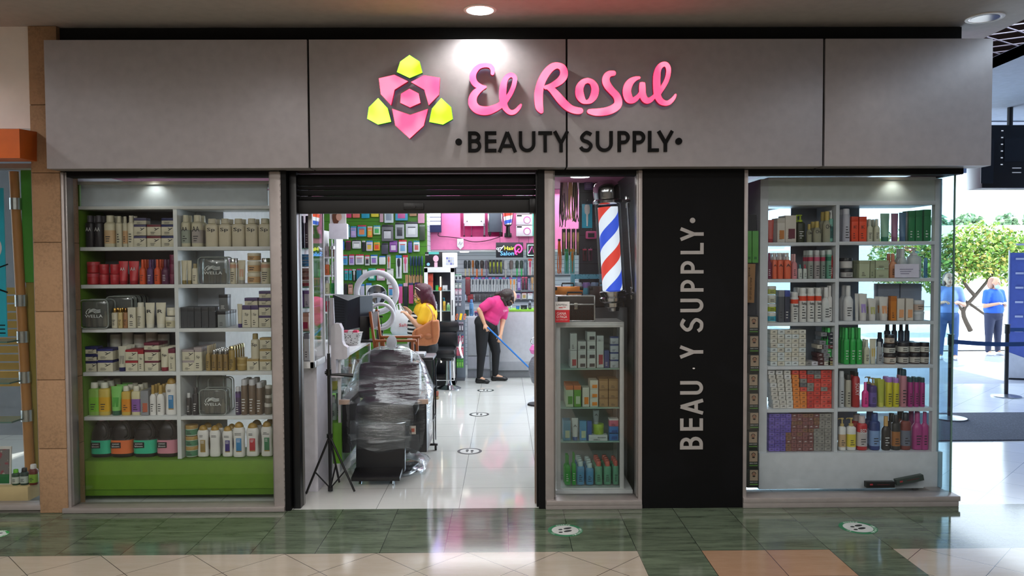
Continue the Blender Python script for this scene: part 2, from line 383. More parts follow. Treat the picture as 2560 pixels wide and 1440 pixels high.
# doorway: black shutter guides, roller shutter housing
g = MB()
wbox(X(708), X(724), -.03, .10, 0, ZH+.03, BLK, g); wbox(X(726), X(745), .02, .16, 0, ZH, BLKG, g, .004)
wbox(X(1341), X(1347), .02, .16, 0, ZH, BLKG, g); wbox(X(1346), X(1362), -.03, .10, 0, ZH+.03, BLK, g)
wbox(X(742), X(746), .1, .14, 0, Z(530), ALU2, g); wbox(X(1337), X(1341), .1, .14, 0, Z(530), mat('8b7b70', .5), g)
struct('door_1', g)
sh = empty('roller_shutter', (X(1035), .06, Z(530)), 'black roller shutter rolled up above the open doorway', 'shutter')
s = MB(); w0 = (X(1340)-X(727))/2
for i, (p0, p1) in enumerate([(431, 460), (460, 470), (470, 485), (485, 497)]):
    z0, z1 = Z(p1)-Z(530), Z(p0)-Z(530); s.box((0, .04+.012*i, (z0+z1)/2), (2*w0, .06, z1-z0-.004), BLK, .006)
link('curtain', s.mesh(), sh)
s = MB(); s.box((0, .05, (Z(497)-Z(530))/2), (2*w0-.04, .07, Z(497)-Z(530)), mat('08080a', .5), .006); link('bottom_rail', s.mesh(), sh)
for xx in (-w0+.02, w0-.02):
    s = MB(); s.box((xx, .02, (Z(497)-Z(530))/2), (.05, .09, .11), BLKG, .006); link('end_stop', s.mesh(), sh)
s = MB(); s.box((0, .008, .05), (.15, .012, .05), mat('17171a', .35), .004); s.lathe([(.018, 0), (.018, .01), (.008, .012)], mat('2a2a2e', .4), 14, (0, .002, .05), M=rx(PI/2)); link('lock', s.mesh(), sh)
# black cladding panel with vertical lettering
w = MB(); wbox(X(1605), X(1855), -.035, .12, 0, ZH+.03, mat('060607', .6, kind='spots', size=2.2, col2='060607', col3='09090b', spec=.15), w); struct('wall_panel_black', w)
# interior shell --------------------------------------------------------
XI0, XI1, YB = -3.32, XR-.02, 8.1
XGW = P(1066, 600, 6.2).x
w = MB(); wbox(XI0-.1, XI0, .1, YB, 0, 3.2, mat('e3e5e6', .6), w); struct('wall_shop_left', w)
slatw = mat('b9bdc6', .5, kind='stripe', size=.075, duty=.07, col2='3a3c44')
w = MB(); wbox(XGW-.2, 2.0, YB, YB+.1, 0, 3.2, slatw, w); struct('wall_shop_back', w)
w = MB(); wbox(XI0, XGW, 6.25, 6.35, 0, 3.2, mat('4a8a1e', .4, kind='stripe', size=.13, duty=.05, col2='24460e'), w); wbox(XGW-.04, XGW, 6.35, YB, 0, 3.2, slatw, w); struct('wall_shop_green', w)
w = MB(); wbox(XI0, XR, 2.0, 6.35, 3.12, 3.2, mat('eef0f2', .7), w); wbox(XGW, 2.0, 6.3, YB, 3.12, 3.2, mat('eef0f2', .7), w); wbox(XI0, 2.2, .16, 2.0, 2.565, 2.68, mat('d884ae', .6), w); wbox(XI0, 2.2, 1.95, 2.0, 2.565, 3.2, mat('d884ae', .6), w); wbox(2.2, XR, .1, 2.0, 2.62, 2.68, mat('6d5660', .6), w); wbox(XI0, XR, .1, .17, ZH, 2.68, mat('3b2a33', .6), w)
struct('ceiling_shop', w)
# dark slat wall on the right of the doorway and behind the middle window, dividing off window 3
dark = mat('2a2c33', .35, kind='stripe', size=.13, duty=.06, col2='0a0a0c')
xs = X(1606)
w = MB(); wbox(xs, xs+.08, .1, 2.35, 0, 2.56, dark, w); struct('wall_slat_right', w)
w = MB(); wbox(xs+.08, 2.4, 2.25, 2.35, 0, 3.2, mat('30323a', .5), w); struct('wall_inner', w)
# pink bulkhead ----------------------------------------------------------
YP = 6.9; pink = mat('ef7fb4', .55)
xa, xb = P(1065, 600, YP).x, 2.0; zt, zb = 3.12, P(1200, 624, YP).z
n0, n1 = P(1150, 560, YP).x, P(1257, 560, YP).x; nz = P(1200, 592, YP).z
w = MB(); wbox(xa, n0, YP, YP+.45, zb, zt, pink, w); wbox(n0, n1, YP+.40, YP+.45, nz, zt, mat('e060a0', .6), w); wbox(n0, n1, YP, YP+.40, zb, nz, pink, w); wbox(n1, xb, YP, YP+.45, zb, zt, pink, w)
struct('wall_bulkhead_pink', w)
w = MB(); wbox(xa-.1, xb, YP+.02, YB, zb-.03, zb-.001, mat('dfe2e6', .6), w); struct('trim_soffit', w)

# fascia -----------------------------------------------------------------
YF = -.17
fas = empty('shop_fascia', (0, YF, P(1280, 418, YF).z), 'wide grey panelled fascia spanning the whole shop front', 'fascia')
fm = mat('aba8ac', .42, .25); z0, z1 = 0, P(1280, 98, YF).z-P(1280, 418, YF).z
cuts = [(113, 769), (774, 1414.5), (1419, 2057), (2062.5, 2480)]
for a, b in cuts:
    m = MB(); xa, xb = P(a, 260, YF).x, P(b, 260, YF).x
    wbox(xa, xb, 0, .03, z0, z1, fm, m, .002); wbox(xa, xb, .03, .168, z0, z0+.012, mat('8e8a88', .5), m); link('fascia_panel', m.mesh(), fas)
m = MB(); wbox(P(113, 260, YF).x+.01, P(2480, 260, YF).x-.01, .032, .168, z0+.013, z1-.02, mat('0a0a0a', .7), m); link('backing', m.mesh(), fas)
FZ = fas.location.z
# ------------------------------------------------------------ illuminated sign
def glow(c1, c2, s, name, k=(1, 1, 1)):
    m = bpy.data.materials.new(name); m.use_nodes = True; nt = m.node_tree; b = nt.nodes['Principled BSDF']
    b.inputs['Base Color'].default_value = L(hx(c1)); b.inputs['Roughness'].default_value = .35
    tc = nt.nodes.new('ShaderNodeTexCoord'); n = nt.nodes.new('ShaderNodeTexNoise'); n.inputs['Scale'].default_value = 9; n.inputs['Detail'].default_value = 0
    nt.links.new(tc.outputs['Object'], n.inputs['Vector']); r = nt.nodes.new('ShaderNodeMapRange'); nt.links.new(n.outputs[0], r.inputs[0]); r.inputs[1].default_value = .35; r.inputs[2].default_value = .7
    x = nt.nodes.new('ShaderNodeMix'); x.data_type = 'RGBA'; nt.links.new(r.outputs[0], x.inputs[0]); x.clamp_result = False
    x.inputs[6].default_value = tuple(a*b_ for a, b_ in zip(L(hx(c1)), k))+(1,); x.inputs[7].default_value = tuple(a*b_ for a, b_ in zip(L(hx(c2)), k))+(1,)
    nt.links.new(x.outputs[2], b.inputs['Emission Color']); b.inputs['Emission Strength'].default_value = s
    return m
GP = glow('ff5c92', 'ff9fc0', .95, 'pink_sign_face', (8, 1, 1)); GY = glow('b6f52a', 'f2f48a', 1, 'lime_sign_face', (1.1, 4.5, .8))
PS = mat('c4104a', .35, emit=.12); YS = mat('2f7a10', .35, emit=.1); HALO = mat('8f93d6', .4, emit=.35)
YS1, YS0 = YF-.018, YF-.062
def contour_loops(strokes, res=2.5, rmax=100):
    """union of tapered round strokes -> closed outlines (marching squares on a distance field)"""
    pts = np.array([p for s in strokes for p in s]); lo = pts[:, :2].min(0)-rmax-15; hi = pts[:, :2].max(0)+rmax+15
    xs = np.arange(lo[0], hi[0], res); ys = np.arange(lo[1], hi[1], res); Xg, Yg = np.meshgrid(xs, ys); D = np.full(Xg.shape, 1e9)
    for s in strokes:
        q = smooth(s, 8)
        for (x0, y0, r0), (x1, y1, r1) in zip(q[:-1], q[1:]):
            dx, dy = x1-x0, y1-y0; l2 = dx*dx+dy*dy+1e-9
            t = np.clip(((Xg-x0)*dx+(Yg-y0)*dy)/l2, 0, 1)
            D = np.minimum(D, np.hypot(Xg-x0-t*dx, Yg-y0-t*dy)-(r0+(r1-r0)*t))
    segs = {}
    ny, nx = D.shape
    act = (D < 0); cell = act[:-1, :-1].astype(int)+2*act[:-1, 1:]+4*act[1:, 1:]+8*act[1:, :-1]
    T = {1: [(3, 0)], 2: [(0, 1)], 3: [(3, 1)], 4: [(1, 2)], 5: [(3, 0), (1, 2)], 6: [(0, 2)], 7: [(3, 2)], 8: [(2, 3)], 9: [(2, 0)], 10: [(0, 1), (2, 3)], 11: [(2, 1)], 12: [(1, 3)], 13: [(1, 0)], 14: [(0, 3)]}
    def ek(j, i, e): return [(j, i, 0), (j, i+1, 1), (j+1, i, 0), (j, i, 1)][e]
    def ep(k):
        j, i, v = k; a = D[j, i]; b = D[j, i+1] if v == 0 else D[j+1, i]; t = a/(a-b)
        return (xs[i]+t*res, ys[j]) if v == 0 else (xs[i], ys[j]+t*res)
    for j, i in zip(*np.nonzero((cell > 0) & (cell < 15))):
        for a, b in T[cell[j, i]]: segs[ek(j, i, a)] = ek(j, i, b)
    loops = []
    while segs:
        k = next(iter(segs)); lp = []
        while k in segs: lp.append(k); k = segs.pop(k)
        p = [ep(q) for q in lp]
        # thin out and relax
        p = np.array(p)
        for _ in range(3): p = (np.roll(p, 1, 0)+2*p+np.roll(p, -1, 0))/4
        p = p[::3]
        if len(p) > 6: loops.append(p)
    return loops
def fill_prism(loops, y0, y1, mf, ms, mb_, org):
    """loops: list of (x,z) lists, first outer then holes (even-odd) -> extruded mesh"""
    cu = bpy.data.curves.new('c', 'CURVE'); cu.dimensions = '2D'; cu.fill_mode = 'FRONT'
    for lp in loops:
        sp = cu.splines.new('POLY'); sp.points.add(len(lp)-1); sp.use_cyclic_u = True
        for q, (x, z) in zip(sp.points, lp): q.co = (x, z, 0, 1)
    o = bpy.data.objects.new('c', cu); COL.objects.link(o); bpy.context.view_layer.update()
    fm = o.evaluated_get(bpy.context.evaluated_depsgraph_get()).to_mesh()
    m = MB(); vs = [v.co.copy() for v in fm.vertices]; fs = [list(p.vertices) for p in fm.polygons]
    m.add([(v.x, y0, v.y) for v in vs], [f if True else f for f in fs], mf)
    if mb_: m.add([(v.x, y1, v.y) for v in vs], fs, mb_)
    bpy.data.objects.remove(o); bpy.data.curves.remove(cu)
    for lp in loops:
        n = len(lp); k = [(x, y0, z) for x, z in lp]+[(x, y1, z) for x, z in lp]
        m.add(k, [(i, (i+1) % n, n+(i+1) % n, n+i) for i in range(n)], ms, True)
    return m
SA = [[(640, 390, 40), (645, 310, 48), (590, 225, 50), (470, 203, 50), (330, 240, 56), (235, 345, 64), (196, 460, 72), (220, 570, 72), (290, 650, 66), (400, 688, 42), (485, 690, 22)],
      [(485, 700, 22), (390, 735, 48), (290, 800, 74), (215, 900, 86), (190, 1010, 95), (215, 1110, 98), (300, 1195, 97), (430, 1230, 98), (560, 1222, 92), (700, 1172, 80), (820, 1105, 70), (900, 1020, 74)],
      [(900, 1040, 70), (965, 960, 58), (1040, 850, 52), (1108, 700, 50), (1142, 560, 50), (1135, 470, 50), (1060, 425, 52), (970, 470, 57), (912, 570, 66), (882, 700, 78), (870, 850, 80), (882, 1000, 82), (912, 1120, 70), (965, 1210, 60), (1040, 1265, 56), (1120, 1262, 52), (1190, 1215, 45), (1245, 1150, 38), (1280, 1098, 22)]]
SR = [[(300, 1245, 46), (255, 1150, 85), (240, 1000, 94), (240, 850, 96), (265, 700, 90), (310, 560, 88), (385, 420, 88), (480, 300, 84), (580, 228, 76), (680, 215, 68), (770, 260, 76), (808, 350, 84), (800, 450, 88), (740, 540, 84), (640, 615, 74), (520, 675, 60), (400, 705, 45)],
      [(440, 700, 45), (540, 760, 70), (640, 870, 84), (740, 990, 90), (850, 1105, 88), (960, 1185, 80), (1070, 1222, 78), (1150, 1232, 72), (1175, 1230, 66)]]
SO = [[(1345, 548, 55), (1440, 590, 62), (1500, 690, 80), (1508, 790, 84), (1480, 900, 82), (1410, 1000, 62), (1315, 1035, 42), (1235, 1000, 66), (1175, 900, 92), (1155, 780, 90), (1175, 680, 82), (1245, 585, 65), (1345, 548, 55)]]
SS = [[(300, 388, 58), (215, 400, 66), (150, 460, 76), (132, 560, 84), (175, 670, 84), (270, 785, 78), (370, 895, 80), (412, 1010, 86), (390, 1110, 90), (290, 1190, 90), (150, 1240, 88), (0, 1260, 84), (-120, 1262, 76), (-220, 1250, 58), (-240, 1248, 50)]]
SAL = [[(880, 488, 30), (790, 512, 50), (695, 575, 74), (632, 670, 90), (605, 780, 93), (620, 890, 95), (660, 970, 88), (735, 1000, 62), (800, 965, 56), (870, 900, 46), (930, 820, 50)],
       [(918, 618, 28), (988, 618, 28)], [(953, 655, 70), (953, 750, 74), (962, 870, 74), (1000, 960, 74), (1060, 1003, 68), (1130, 988, 56), (1200, 930, 46), (1270, 880, 60)],
       [(1290, 880, 66), (1345, 795, 56), (1430, 675, 52), (1500, 540, 52), (1537, 400, 52), (1540, 280, 55), (1500, 200, 55), (1440, 183, 55), (1370, 215, 58), (1310, 300, 66), (1282, 420, 78), (1275, 560, 82), (1278, 700, 82), (1288, 850, 78), (1320, 950, 72), (1380, 1025, 68), (1460, 1058, 58), (1540, 1052, 52), (1610, 1002, 46), (1670, 930, 36), (1700, 872, 22)]]
so = P(1430, 290, YS1); sign = empty('illuminated_sign', so, 'glowing pink script shop name mounted on the grey fascia', 'sign')
for st, (ox, oy) in ((SA, (1160, 140)), (SR, (1320, 140)), (SO, (1320, 140)), (SS, (1500, 140)), (SAL, (1500, 140))):
    loops = [[(P(ox+x/9, oy+y/9, YS0).x-so.x, P(ox+x/9, oy+y/9, YS0).z-so.z) for x, y in lp] for lp in contour_loops(st)]
    m = fill_prism(loops, YS0-YS1, 0, GP, PS, HALO, so); link('letter', m.mesh(), sign)
EM = [('leaf', GY, YS, [(742, 105), (893, 203), (935, 370), (745, 450), (553, 360), (603, 203)]),
      ('petal', GP, PS, [(283, 455), (515, 402), (718, 500), (518, 625), (465, 855), (312, 692)]), ('petal', GP, PS, [(765, 510), (960, 410), (1198, 447), (1183, 700), (1032, 858), (965, 625)]),
      ('flower_centre', GP, PS, [(742, 612), (880, 683), (907, 822), (750, 890), (605, 822), (615, 688)]), ('petal', GP, PS, [(483, 912), (752, 1005), (1018, 915), (955, 1165), (745, 1358), (530, 1160)]),
      ('leaf', GY, YS, [(272, 750), (415, 905), (467, 1105), (270, 1148), (107, 1060), (132, 890)]), ('leaf', GY, YS, [(1218, 750), (1367, 890), (1392, 1065), (1245, 1148), (1038, 1108), (1080, 908)])]
eo = P(1025, 346, YS1); em = empty('illuminated_emblem', eo, 'glowing rose emblem of pink petals and lime green leaves on the fascia', 'emblem')
for nm, a, b, pl in EM:
    lp = [(P(900+x/6, 120+y/6, YS0).x-eo.x, P(900+x/6, 120+y/6, YS0).z-eo.z) for x, y in pl]
    link(nm, fill_prism([lp], YS0-YS1, 0, a, b, HALO, eo).mesh(), em)

# ------------------------------------------------------------ plain lettering by strokes
def ribbon(mb, pts, w, y0, y1, m, closed=False):
    pts = [p for i, p in enumerate(pts) if i == 0 or (Vector(p)-Vector(pts[i-1])).length > 1e-5]
    n = len(pts); P2 = [Vector(p) for p in pts]; Lp, Rp = [], []
    for i in range(n):
        a = P2[i-1] if (i > 0 or closed) else None; b = P2[(i+1) % n] if (i < n-1 or closed) else None
        d1 = (P2[i]-a).normalized() if a is not None else None; d2 = (b-P2[i]).normalized() if b is not None else None
        d = (d1+d2).normalized() if (d1 is not None and d2 is not None) else (d1 or d2)
        nn = Vector((-d.y, d.x)); k = 1.0
        if d1 is not None and d2 is not None: k = 1/max(.45, nn.dot(Vector((-d1.y, d1.x))))
        Lp.append(P2[i]+nn*w/2*k); Rp.append(P2[i]-nn*w/2*k)
    for i in range(n if closed else n-1):
        j = (i+1) % n; q = [Rp[i], Rp[j], Lp[j], Lp[i]]
        mb.prism([(v.x, v.y) for v in q], y0, y1, m)
def arc(cx, cz, rx_, rz_, a0, a1, n=10): return [(cx+rx_*math.cos(math.radians(a0+(a1-a0)*i/n)), cz+rz_*math.sin(math.radians(a0+(a1-a0)*i/n))) for i in range(n+1)]
def glyph(ch, x0, x1, z0, z1, w):
    h = w/2; H = z1-z0; xm = (x0+x1)/2; zm = (z0+z1)/2
    if ch == 'B':
        zc = z0+H*.54; r1 = (z1-h-zc)/2; r2 = (zc-z0-h)/2; xr = x1-h
        return [[(x0+h, z0), (x0+h, z1)], [(x0+h, z1-h), (xr-r1*1.3, z1-h)]+arc(xr-r1*1.3, zc+r1, r1*1.1, r1, 90, -90)+[(x0+h, zc)], [(x0+h, zc), (xr-r2, zc)]+arc(xr-r2, z0+h+r2, r2, r2, 90, -90)+[(x0+h, z0+h)]]
    if ch == 'E': return [[(x0+h, z0), (x0+h, z1)], [(x0, z1-h), (x1, z1-h)], [(x0, zm+h*.4), (x1, zm+h*.4)], [(x0, z0+h), (x1, z0+h)]]
    if ch == 'A': return [[(x0+h, z0), (xm, z1-h*.4)], [(x1-h, z0), (xm, z1-h*.4)], [(x0+(x1-x0)*.2, z0+H*.3), (x1-(x1-x0)*.2, z0+H*.3)]]
    if ch == 'U':
        r = (x1-x0)/2-h; return [[(x0+h, z1), (x0+h, z0+h+r)]+arc(xm, z0+h+r, r, r, 180, 360, 12)+[(x1-h, z1)]]
    if ch == 'T': return [[(x0, z1-h), (x1, z1-h)], [(xm, z0), (xm, z1)]]
    if ch == 'Y': return [[(xm, z0), (xm, z0+H*.46)], [(x0+h, z1), (xm, z0+H*.42)], [(x1-h, z1), (xm, z0+H*.42)]]
    if ch == 'L': return [[(x0+h, z0), (x0+h, z1)], [(x0, z0+h), (x1, z0+h)]]
    if ch == 'P':
        r = H*.27-h*.5; return [[(x0+h, z0), (x0+h, z1)], [(x0+h, z1-h), (x1-h-r, z1-h)]+arc(x1-h-r, z1-h-r, r, r, 90, -90)+[(x0+h, z1-h-2*r)]]
    if ch == 'S':
        r = (x1-x0)/2-h; rt = (H-2*h)/4
        return [smooth([(x1-h*.9, z1-H*.17), (xm+r*.45, z1-h*1.15), (xm-r*.1, z1-h), (xm-r*.85, z1-h-rt*.9), (xm-r*.6, z1-h-rt*1.7), (xm+r*.3, zm-H*.02), (xm+r*.95, z0+h+rt*1.1), (xm+r*.5, z0+h+rt*.15), (xm-r*.1, z0+h), (xm-r*.7, z0+h*1.5), (x0+h*.7, z0+H*.24)], 4)]
    return []
BL = mat('070708', .5, spec=.15)
def lettering(items, Yp, y0, conv, m, w, parent, name='letter'):
    for ch, a, b in items:
        mb = MB(); mb._m(m)
        if ch == '.': mb.lathe([(b, 0), (b, -y0)], m, 20, (a[0], 0, a[1]), M=rx(PI/2))
        else:
            for k_, pl in enumerate(glyph(ch, *conv(a, b), w)): ribbon(mb, pl, w, y0-.0007*k_, 0, m)
        link(name, mb.mesh(), parent)
YL = YF-.002
q = lambda x, y: P(1125+x/4.267, 310+y/4.267, YL-.02)
lo_ = P(1430, 380, YL); bs = empty('fascia_lettering', lo_, 'black capital letters beneath the pink script on the fascia', 'lettering')
conv = lambda a, b: (q(a, 190).x-lo_.x, q(b, 190).x-lo_.x, q((a+b)/2, 300-(a-193)*.0025).z-lo_.z, q((a+b)/2, 78-(a-193)*.0025).z-lo_.z)
it = [('B', 193, 333), ('E', 372, 495), ('A', 508, 715), ('U', 735, 912), ('T', 942, 1090), ('Y', 1100, 1272), ('S', 1382, 1525), ('U', 1558, 1738), ('P', 1790, 1920), ('P', 1952, 2085), ('L', 2115, 2230), ('Y', 2210, 2390)]
pw = 8.2/ppm(YL); lettering(it, YL, -.02, conv, BL, pw, bs)
for x, y in ((92, 190), (2443, 182)): v = q(x, y); lettering([('.', (v.x-lo_.x, v.z-lo_.z), 8.3/ppm(YL))], YL, -.02, None, BL, 0, bs, 'dot')
# vertical lettering on the black panel (reads upward): built flat then turned
YV = -.036; so2 = P(1730, 850, YV); GRY = mat('a7a3a0', .45, .2)
vl = empty('panel_lettering', so2, 'grey metallic capitals running up the black panel', 'lettering')
kz = lambda y: P(1730, 420+y/1.6556, YV-.008).z-so2.z; kx = lambda x: P(1600+x/1.6556, 850, YV-.008).x-so2.x
for ch, a, b in [('B', 1165, 1113), ('E', 1087, 1037), ('A', 1022, 955), ('U', 938, 882), ('Y', 790, 733), ('S', 680, 620), ('U', 597, 541), ('P', 512, 463), ('P', 437, 385), ('L', 357, 310), ('Y', 303, 244)]:
    mb = MB()
    for k_, pl in enumerate(glyph(ch, kz(a), kz(b), -kx(262), -kx(167), .0255)): ribbon(mb, [(-p[1], p[0]) for p in pl], .0255, -.008-.0007*k_, 0, GRY)
    link('letter', mb.mesh(), vl)
mb = MB(); mb.lathe([(.02, 0), (.02, .008)], GRY, 20, (kx(216), 0, kz(217)), M=rx(PI/2)); link('dot', mb.mesh(), vl)
mb = MB(); mb.lathe([(.010, 0), (.009, .003)], mat('d8d4d0', .8), 7, (kx(224), 0, kz(830)), M=rx(PI/2), sy=.6); link('glue_spot', mb.mesh(), vl)

# ------------------------------------------------------------ ceiling downlights
def downlight(px, py, z, lit, r=.105, label='', rot=None):
    c = G(px, py, z); t = empty('ceiling_downlight', c, label, 'ceiling light')
    m = MB(); m.lathe([(r*.82, -.002), (r*.84, -.008), (r, -.006), (r*1.02, 0)], mat('e4e2df', .35), 32); m.lathe([(r*.8, .05), (r*.83, -.006)], mat('b9b4ae', .2, .8), 32); link('rim', m.mesh(), t)
    m = MB(); m.lathe([(r*.815, -.0085), (.001, -.0085)] if lit else [(r*.75, -.0075), (.001, -.0065)], mat('ffffff', .4, emit=7) if lit else mat('3d424d', .1, .6), 24); link('bulb', m.mesh(), t)
    return c
c = downlight(1200, 24, CEIL, True, .112, 'bright round ceiling downlight shining above the pink script')
lamp('downlight_sign', 'SPOT', (c.x, c.y, CEIL-.02), 38, (1, .95, .88), (0, 0, 0), spot_size=math.radians(150), spot_blend=.6, shadow_soft_size=.06)
downlight(2462, 44, CEIL, False, .125, 'unlit round ceiling downlight beyond the end of the fascia')
t = empty('ceiling_downlight', (-4.35, -.75, CEIL), 'round ceiling downlight over the orange canopy', 'ceiling light'); m = MB(); m.lathe([(.09, -.004), (.11, 0)], mat('e4e2df', .35), 24); link('rim', m.mesh(), t); m = MB(); m.lathe([(.088, -.006), (.001, -.006)], mat('ffffff', .4, emit=7), 20); link('bulb', m.mesh(), t)
lamp('downlight', 'SPOT', (-4.35, -.75, CEIL-.03), 34, (1, .96, .92), spot_size=math.radians(150), spot_blend=.6, shadow_soft_size=.08)
# unseen downlight rows added over the mall corridor to brighten the fronts softly
for y, e in ((-2.2, 26), (-4.4, 118), (-7.0, 150)):
    for x in (-4.2, -1.6, 1.0, 3.3):
        t = empty('ceiling_downlight', (x, y, CEIL), 'added unseen ceiling downlight in the rows over the corridor', 'ceiling light', 'added corridor downlights')
        m = MB(); m.lathe([(.09, -.004), (.11, 0)], mat('e4e2df', .35), 24); link('rim', m.mesh(), t); m = MB(); m.lathe([(.088, -.006), (.001, -.006)], mat('ffffff', .4, emit=7), 20); link('bulb', m.mesh(), t)
        lamp('downlight', 'SPOT', (x, y, CEIL-.03), e, (1, .96, .92), spot_size=math.radians(168), spot_blend=.4, shadow_soft_size=.08)

# ------------------------------------------------------------ floor distancing stickers
def sticker(px, py, w, label, ring, z=.0, grp=None):
    c = G(px, py, z); r = w/2/ppm(c.y)
    t = empty('floor_sticker', (c.x, c.y, z), label, 'floor sticker', grp)
    m = MB(); m.lathe([(r, 0), (r, .0015)], mat(ring, .4), 40); link('disc', m.mesh(), t)
    m = MB(); m.lathe([(r*.78, .0016), (.001, .0018)], mat('cfd3cf', .4), 36); link('centre', m.mesh(), t)
    for sx in (-1, 1):
        f_ = MB(); dk = mat('23292a', .6)
        for (cx, cy, a, b) in ((0, .16, .13, .26), (0, -.3, .1, .13)):
            f_.lathe([(a*r, .0), (a*r, .0006)], dk, 14, (sx*.2*r+cx*r, cy*r-(sx*.1*r), .0019), sy=b/a)
        link('footprint', f_.mesh(), t, (0, 0, 0), (0, 0, -1.15 if ring != '2f3a3a' else 0))
    if ring != '2f3a3a':
        k = MB()
        for j, st_ in enumerate(('GUARDE', 'SU', 'DISTANCIA')):
            for i, ch in enumerate(st_):
                a = PI*.5+2*PI*j/3-(i-len(st_)/2)*.17; o_ = link('rim_letter', text_mesh(ch, .012, .016, mat('dfe6df', .6)), t, (r*.89*math.cos(a), r*.89*math.sin(a), .002), (-PI/2, 0, 0)); o_.rotation_euler = (Matrix.Rotation(a-PI/2, 3, 'Z') @ Matrix.Rotation(-PI/2, 3, 'X')).to_euler()
sticker(1413, 1326, 88, 'round green and white footprint sticker on the green tiles before the middle window', '1f7a4d')
sticker(2145, 1319, 92, 'round green and white footprint sticker on the green tiles before the corner window', '1f7a4d')
sticker(-12, 1337, 60, 'green and white floor sticker cut off by the picture edge', '1f9a3d')
for i, (px, py, w) in enumerate([(1174, 1128, 62), (1198, 1036, 50), (1214, 976, 42)]):
    sticker(px, py, w, 'dark-ringed footprint sticker on the white shop floor, %s the door' % ['nearest to', 'halfway down the aisle from', 'farthest from'][i], '2f3a3a', .0005)
# ------------------------------------------------------------ neighbouring shop on the left
YN = .0
n = MB(); xr = X(98, YN, 800)
wbox(-9, xr, -.02, .08, 0, Z(1262), mat('7d7873', .4, .3), n); wbox(-9, xr, -.04, .08, Z(1262), Z(1250), ALU, n, .004)
wbox(xr-.02, xr+.005, -.02, .08, Z(1250), Z(420), ALU2, n); wbox(-9, xr+.005, -.03, .08, Z(418), Z(406), ALU, n)
o = struct('window_4', n); g = MB(); wbox(-9, xr-.02, .03, .038, Z(1250), Z(418), mat(**GLASS), g); link('glass_pane', g.mesh(), o)
# orange canopy: front face nearer the viewer, side face slanting back to the wall
oc = MB(); om = mat('c85c10', .5); yf = -.34
p0, p1 = P(48, 322, yf), P(50, 395, yf); q0, q1 = P(95, 330, -.02), P(95, 404, -.02)
A = [(-6, yf, p1.z), (p1.x, yf, p1.z), (p0.x, yf, p0.z), (-6, yf, p0.z), (-6, -.02, q1.z), (q1.x, -.02, q1.z), (q0.x, -.02, q0.z), (-6, -.02, q0.z)]
oc.add(A, [(0, 1, 2, 3), (1, 5, 6, 2), (3, 2, 6, 7), (4, 5, 1, 0), (7, 6, 5, 4)], om)
tag(link('shop_canopy', oc.mesh()), 'orange box canopy over the neighbouring shop window', 'canopy')
w = MB(); wbox(-9, -4.3, 2.6, 2.7, 0, 3.2, mat('8a8f98', .7), w); wbox(xr+.02, xr+.1, .2, 2.7, 0, 3.2, mat('6a4a28', .8), w); wbox(-9, xr, .1, 2.7, 3.1, 3.2, mat('c4bdb4', .8), w); struct('wall_neighbour', w)
w = MB(); wbox(X(64, .35), X(95, .35), .35, .4, Z(700, .35), Z(420, .35), mat('3f8f2a', .6), w); wbox(X(68, .35), X(97, .35), .36, .41, 0.2, Z(700, .35), mat('8a7a34', .6), w); struct('wall_neighbour_panel', w)
w = MB()
for k in range(12): wbox(-9, X(70, 1.2), 1.2, 1.22, .75+k*.075, .81+k*.075, mat('c09a50', .6), w)
tag(link('slat_board', w.mesh()), 'ochre slatted wall board inside the neighbouring shop', 'slat board')
m = MB(); wbox(-9, X(97, .3), .12, .42, Z(1250)-.02, Z(1200, .2)-.001, mat('d8be8c', .5), m, .01); tag(link('display_plinth', m.mesh()), 'cream display plinth in the neighbouring shop window', 'plinth')
PZ_ = Z(1200, .2)
pt = empty('wooden_pole', (X(54, .34), .34, PZ_), 'tall wooden display pole with metal brackets behind the left window', 'pole')
m = MB(); z1 = Z(425, .34)-PZ_; m.tube([(-.03, 0, 0), (.028, 0, -.0)], .001, mat('a8743c', .5)); m = MB(); m.tube([(.045, 0, 0), (-.02, 0, z1)], .036, mat('a8743c', .5), 14); link('post', m.mesh(), pt)
for py in (505, 745, 835, 935, 1030):
    z = Z(py, .34)-PZ_; xx = .045-.065*z/z1; b = MB(); b.lathe([(.043, -.045), (.043, .045)], mat('b9bcb8', .25, .9), 16, (xx, 0, z)); link('bracket', b.mesh(), pt)
    if py != 505 and py != 745: b = MB(); b.box((xx-.35, -.02, z-.03), (.62, .22, .012), mat('5d7d74', .1)); link('glass_shelf', b.mesh(), pt)
pp = empty('wall_poster', P(9, 842, .3), 'turquoise poster with a white shape and black lines behind glass', 'poster')
v = P(9, 842, .3); h_ = P(9, 470, .3).z-v.z; m = MB(); m.box((-.12, 0, h_/2), (.30, .01, h_), mat('1fb4cc', .5)); link('sheet', m.mesh(), pp)
m = MB(); m.box((-.02, -.007, h_*.32), (.14, .004, .012), BL, M=ry(.35)); m.box((-.04, -.007, h_*.46), (.20, .004, .01), BL, M=ry(-.35)); link('line_drawing', m.mesh(), pp)
link('poster_text', text_mesh('E', .06, .07, BL), pp, (-.01, -.006, .06))
m = MB(); m.lathe([(.07, 0), (.07, .004)], mat('e9e4ea', .5), 24, (-.06, -.006, h_*.6), M=rx(PI/2), sy=1.3); link('white_shape', m.mesh(), pp)
pc = empty('framed_picture', P(16, 1225, .16), 'small picture card leaning beside the supplement bottles', 'picture'); pc.location.z = PZ_
m = MB(); m.box((-.05, .02, .15), (.16, .012, .29), mat('d9d6cf', .5), M=rx(-.06)); link('card', m.mesh(), pc)
m = MB(); m.box((-.05, .010, .18), (.14, .004, .19), mat('6f6a68', .6, kind='spots', size=26, col2='a8a29c', col3='8a3f4a'), M=rx(-.06)); link('print', m.mesh(), pc)
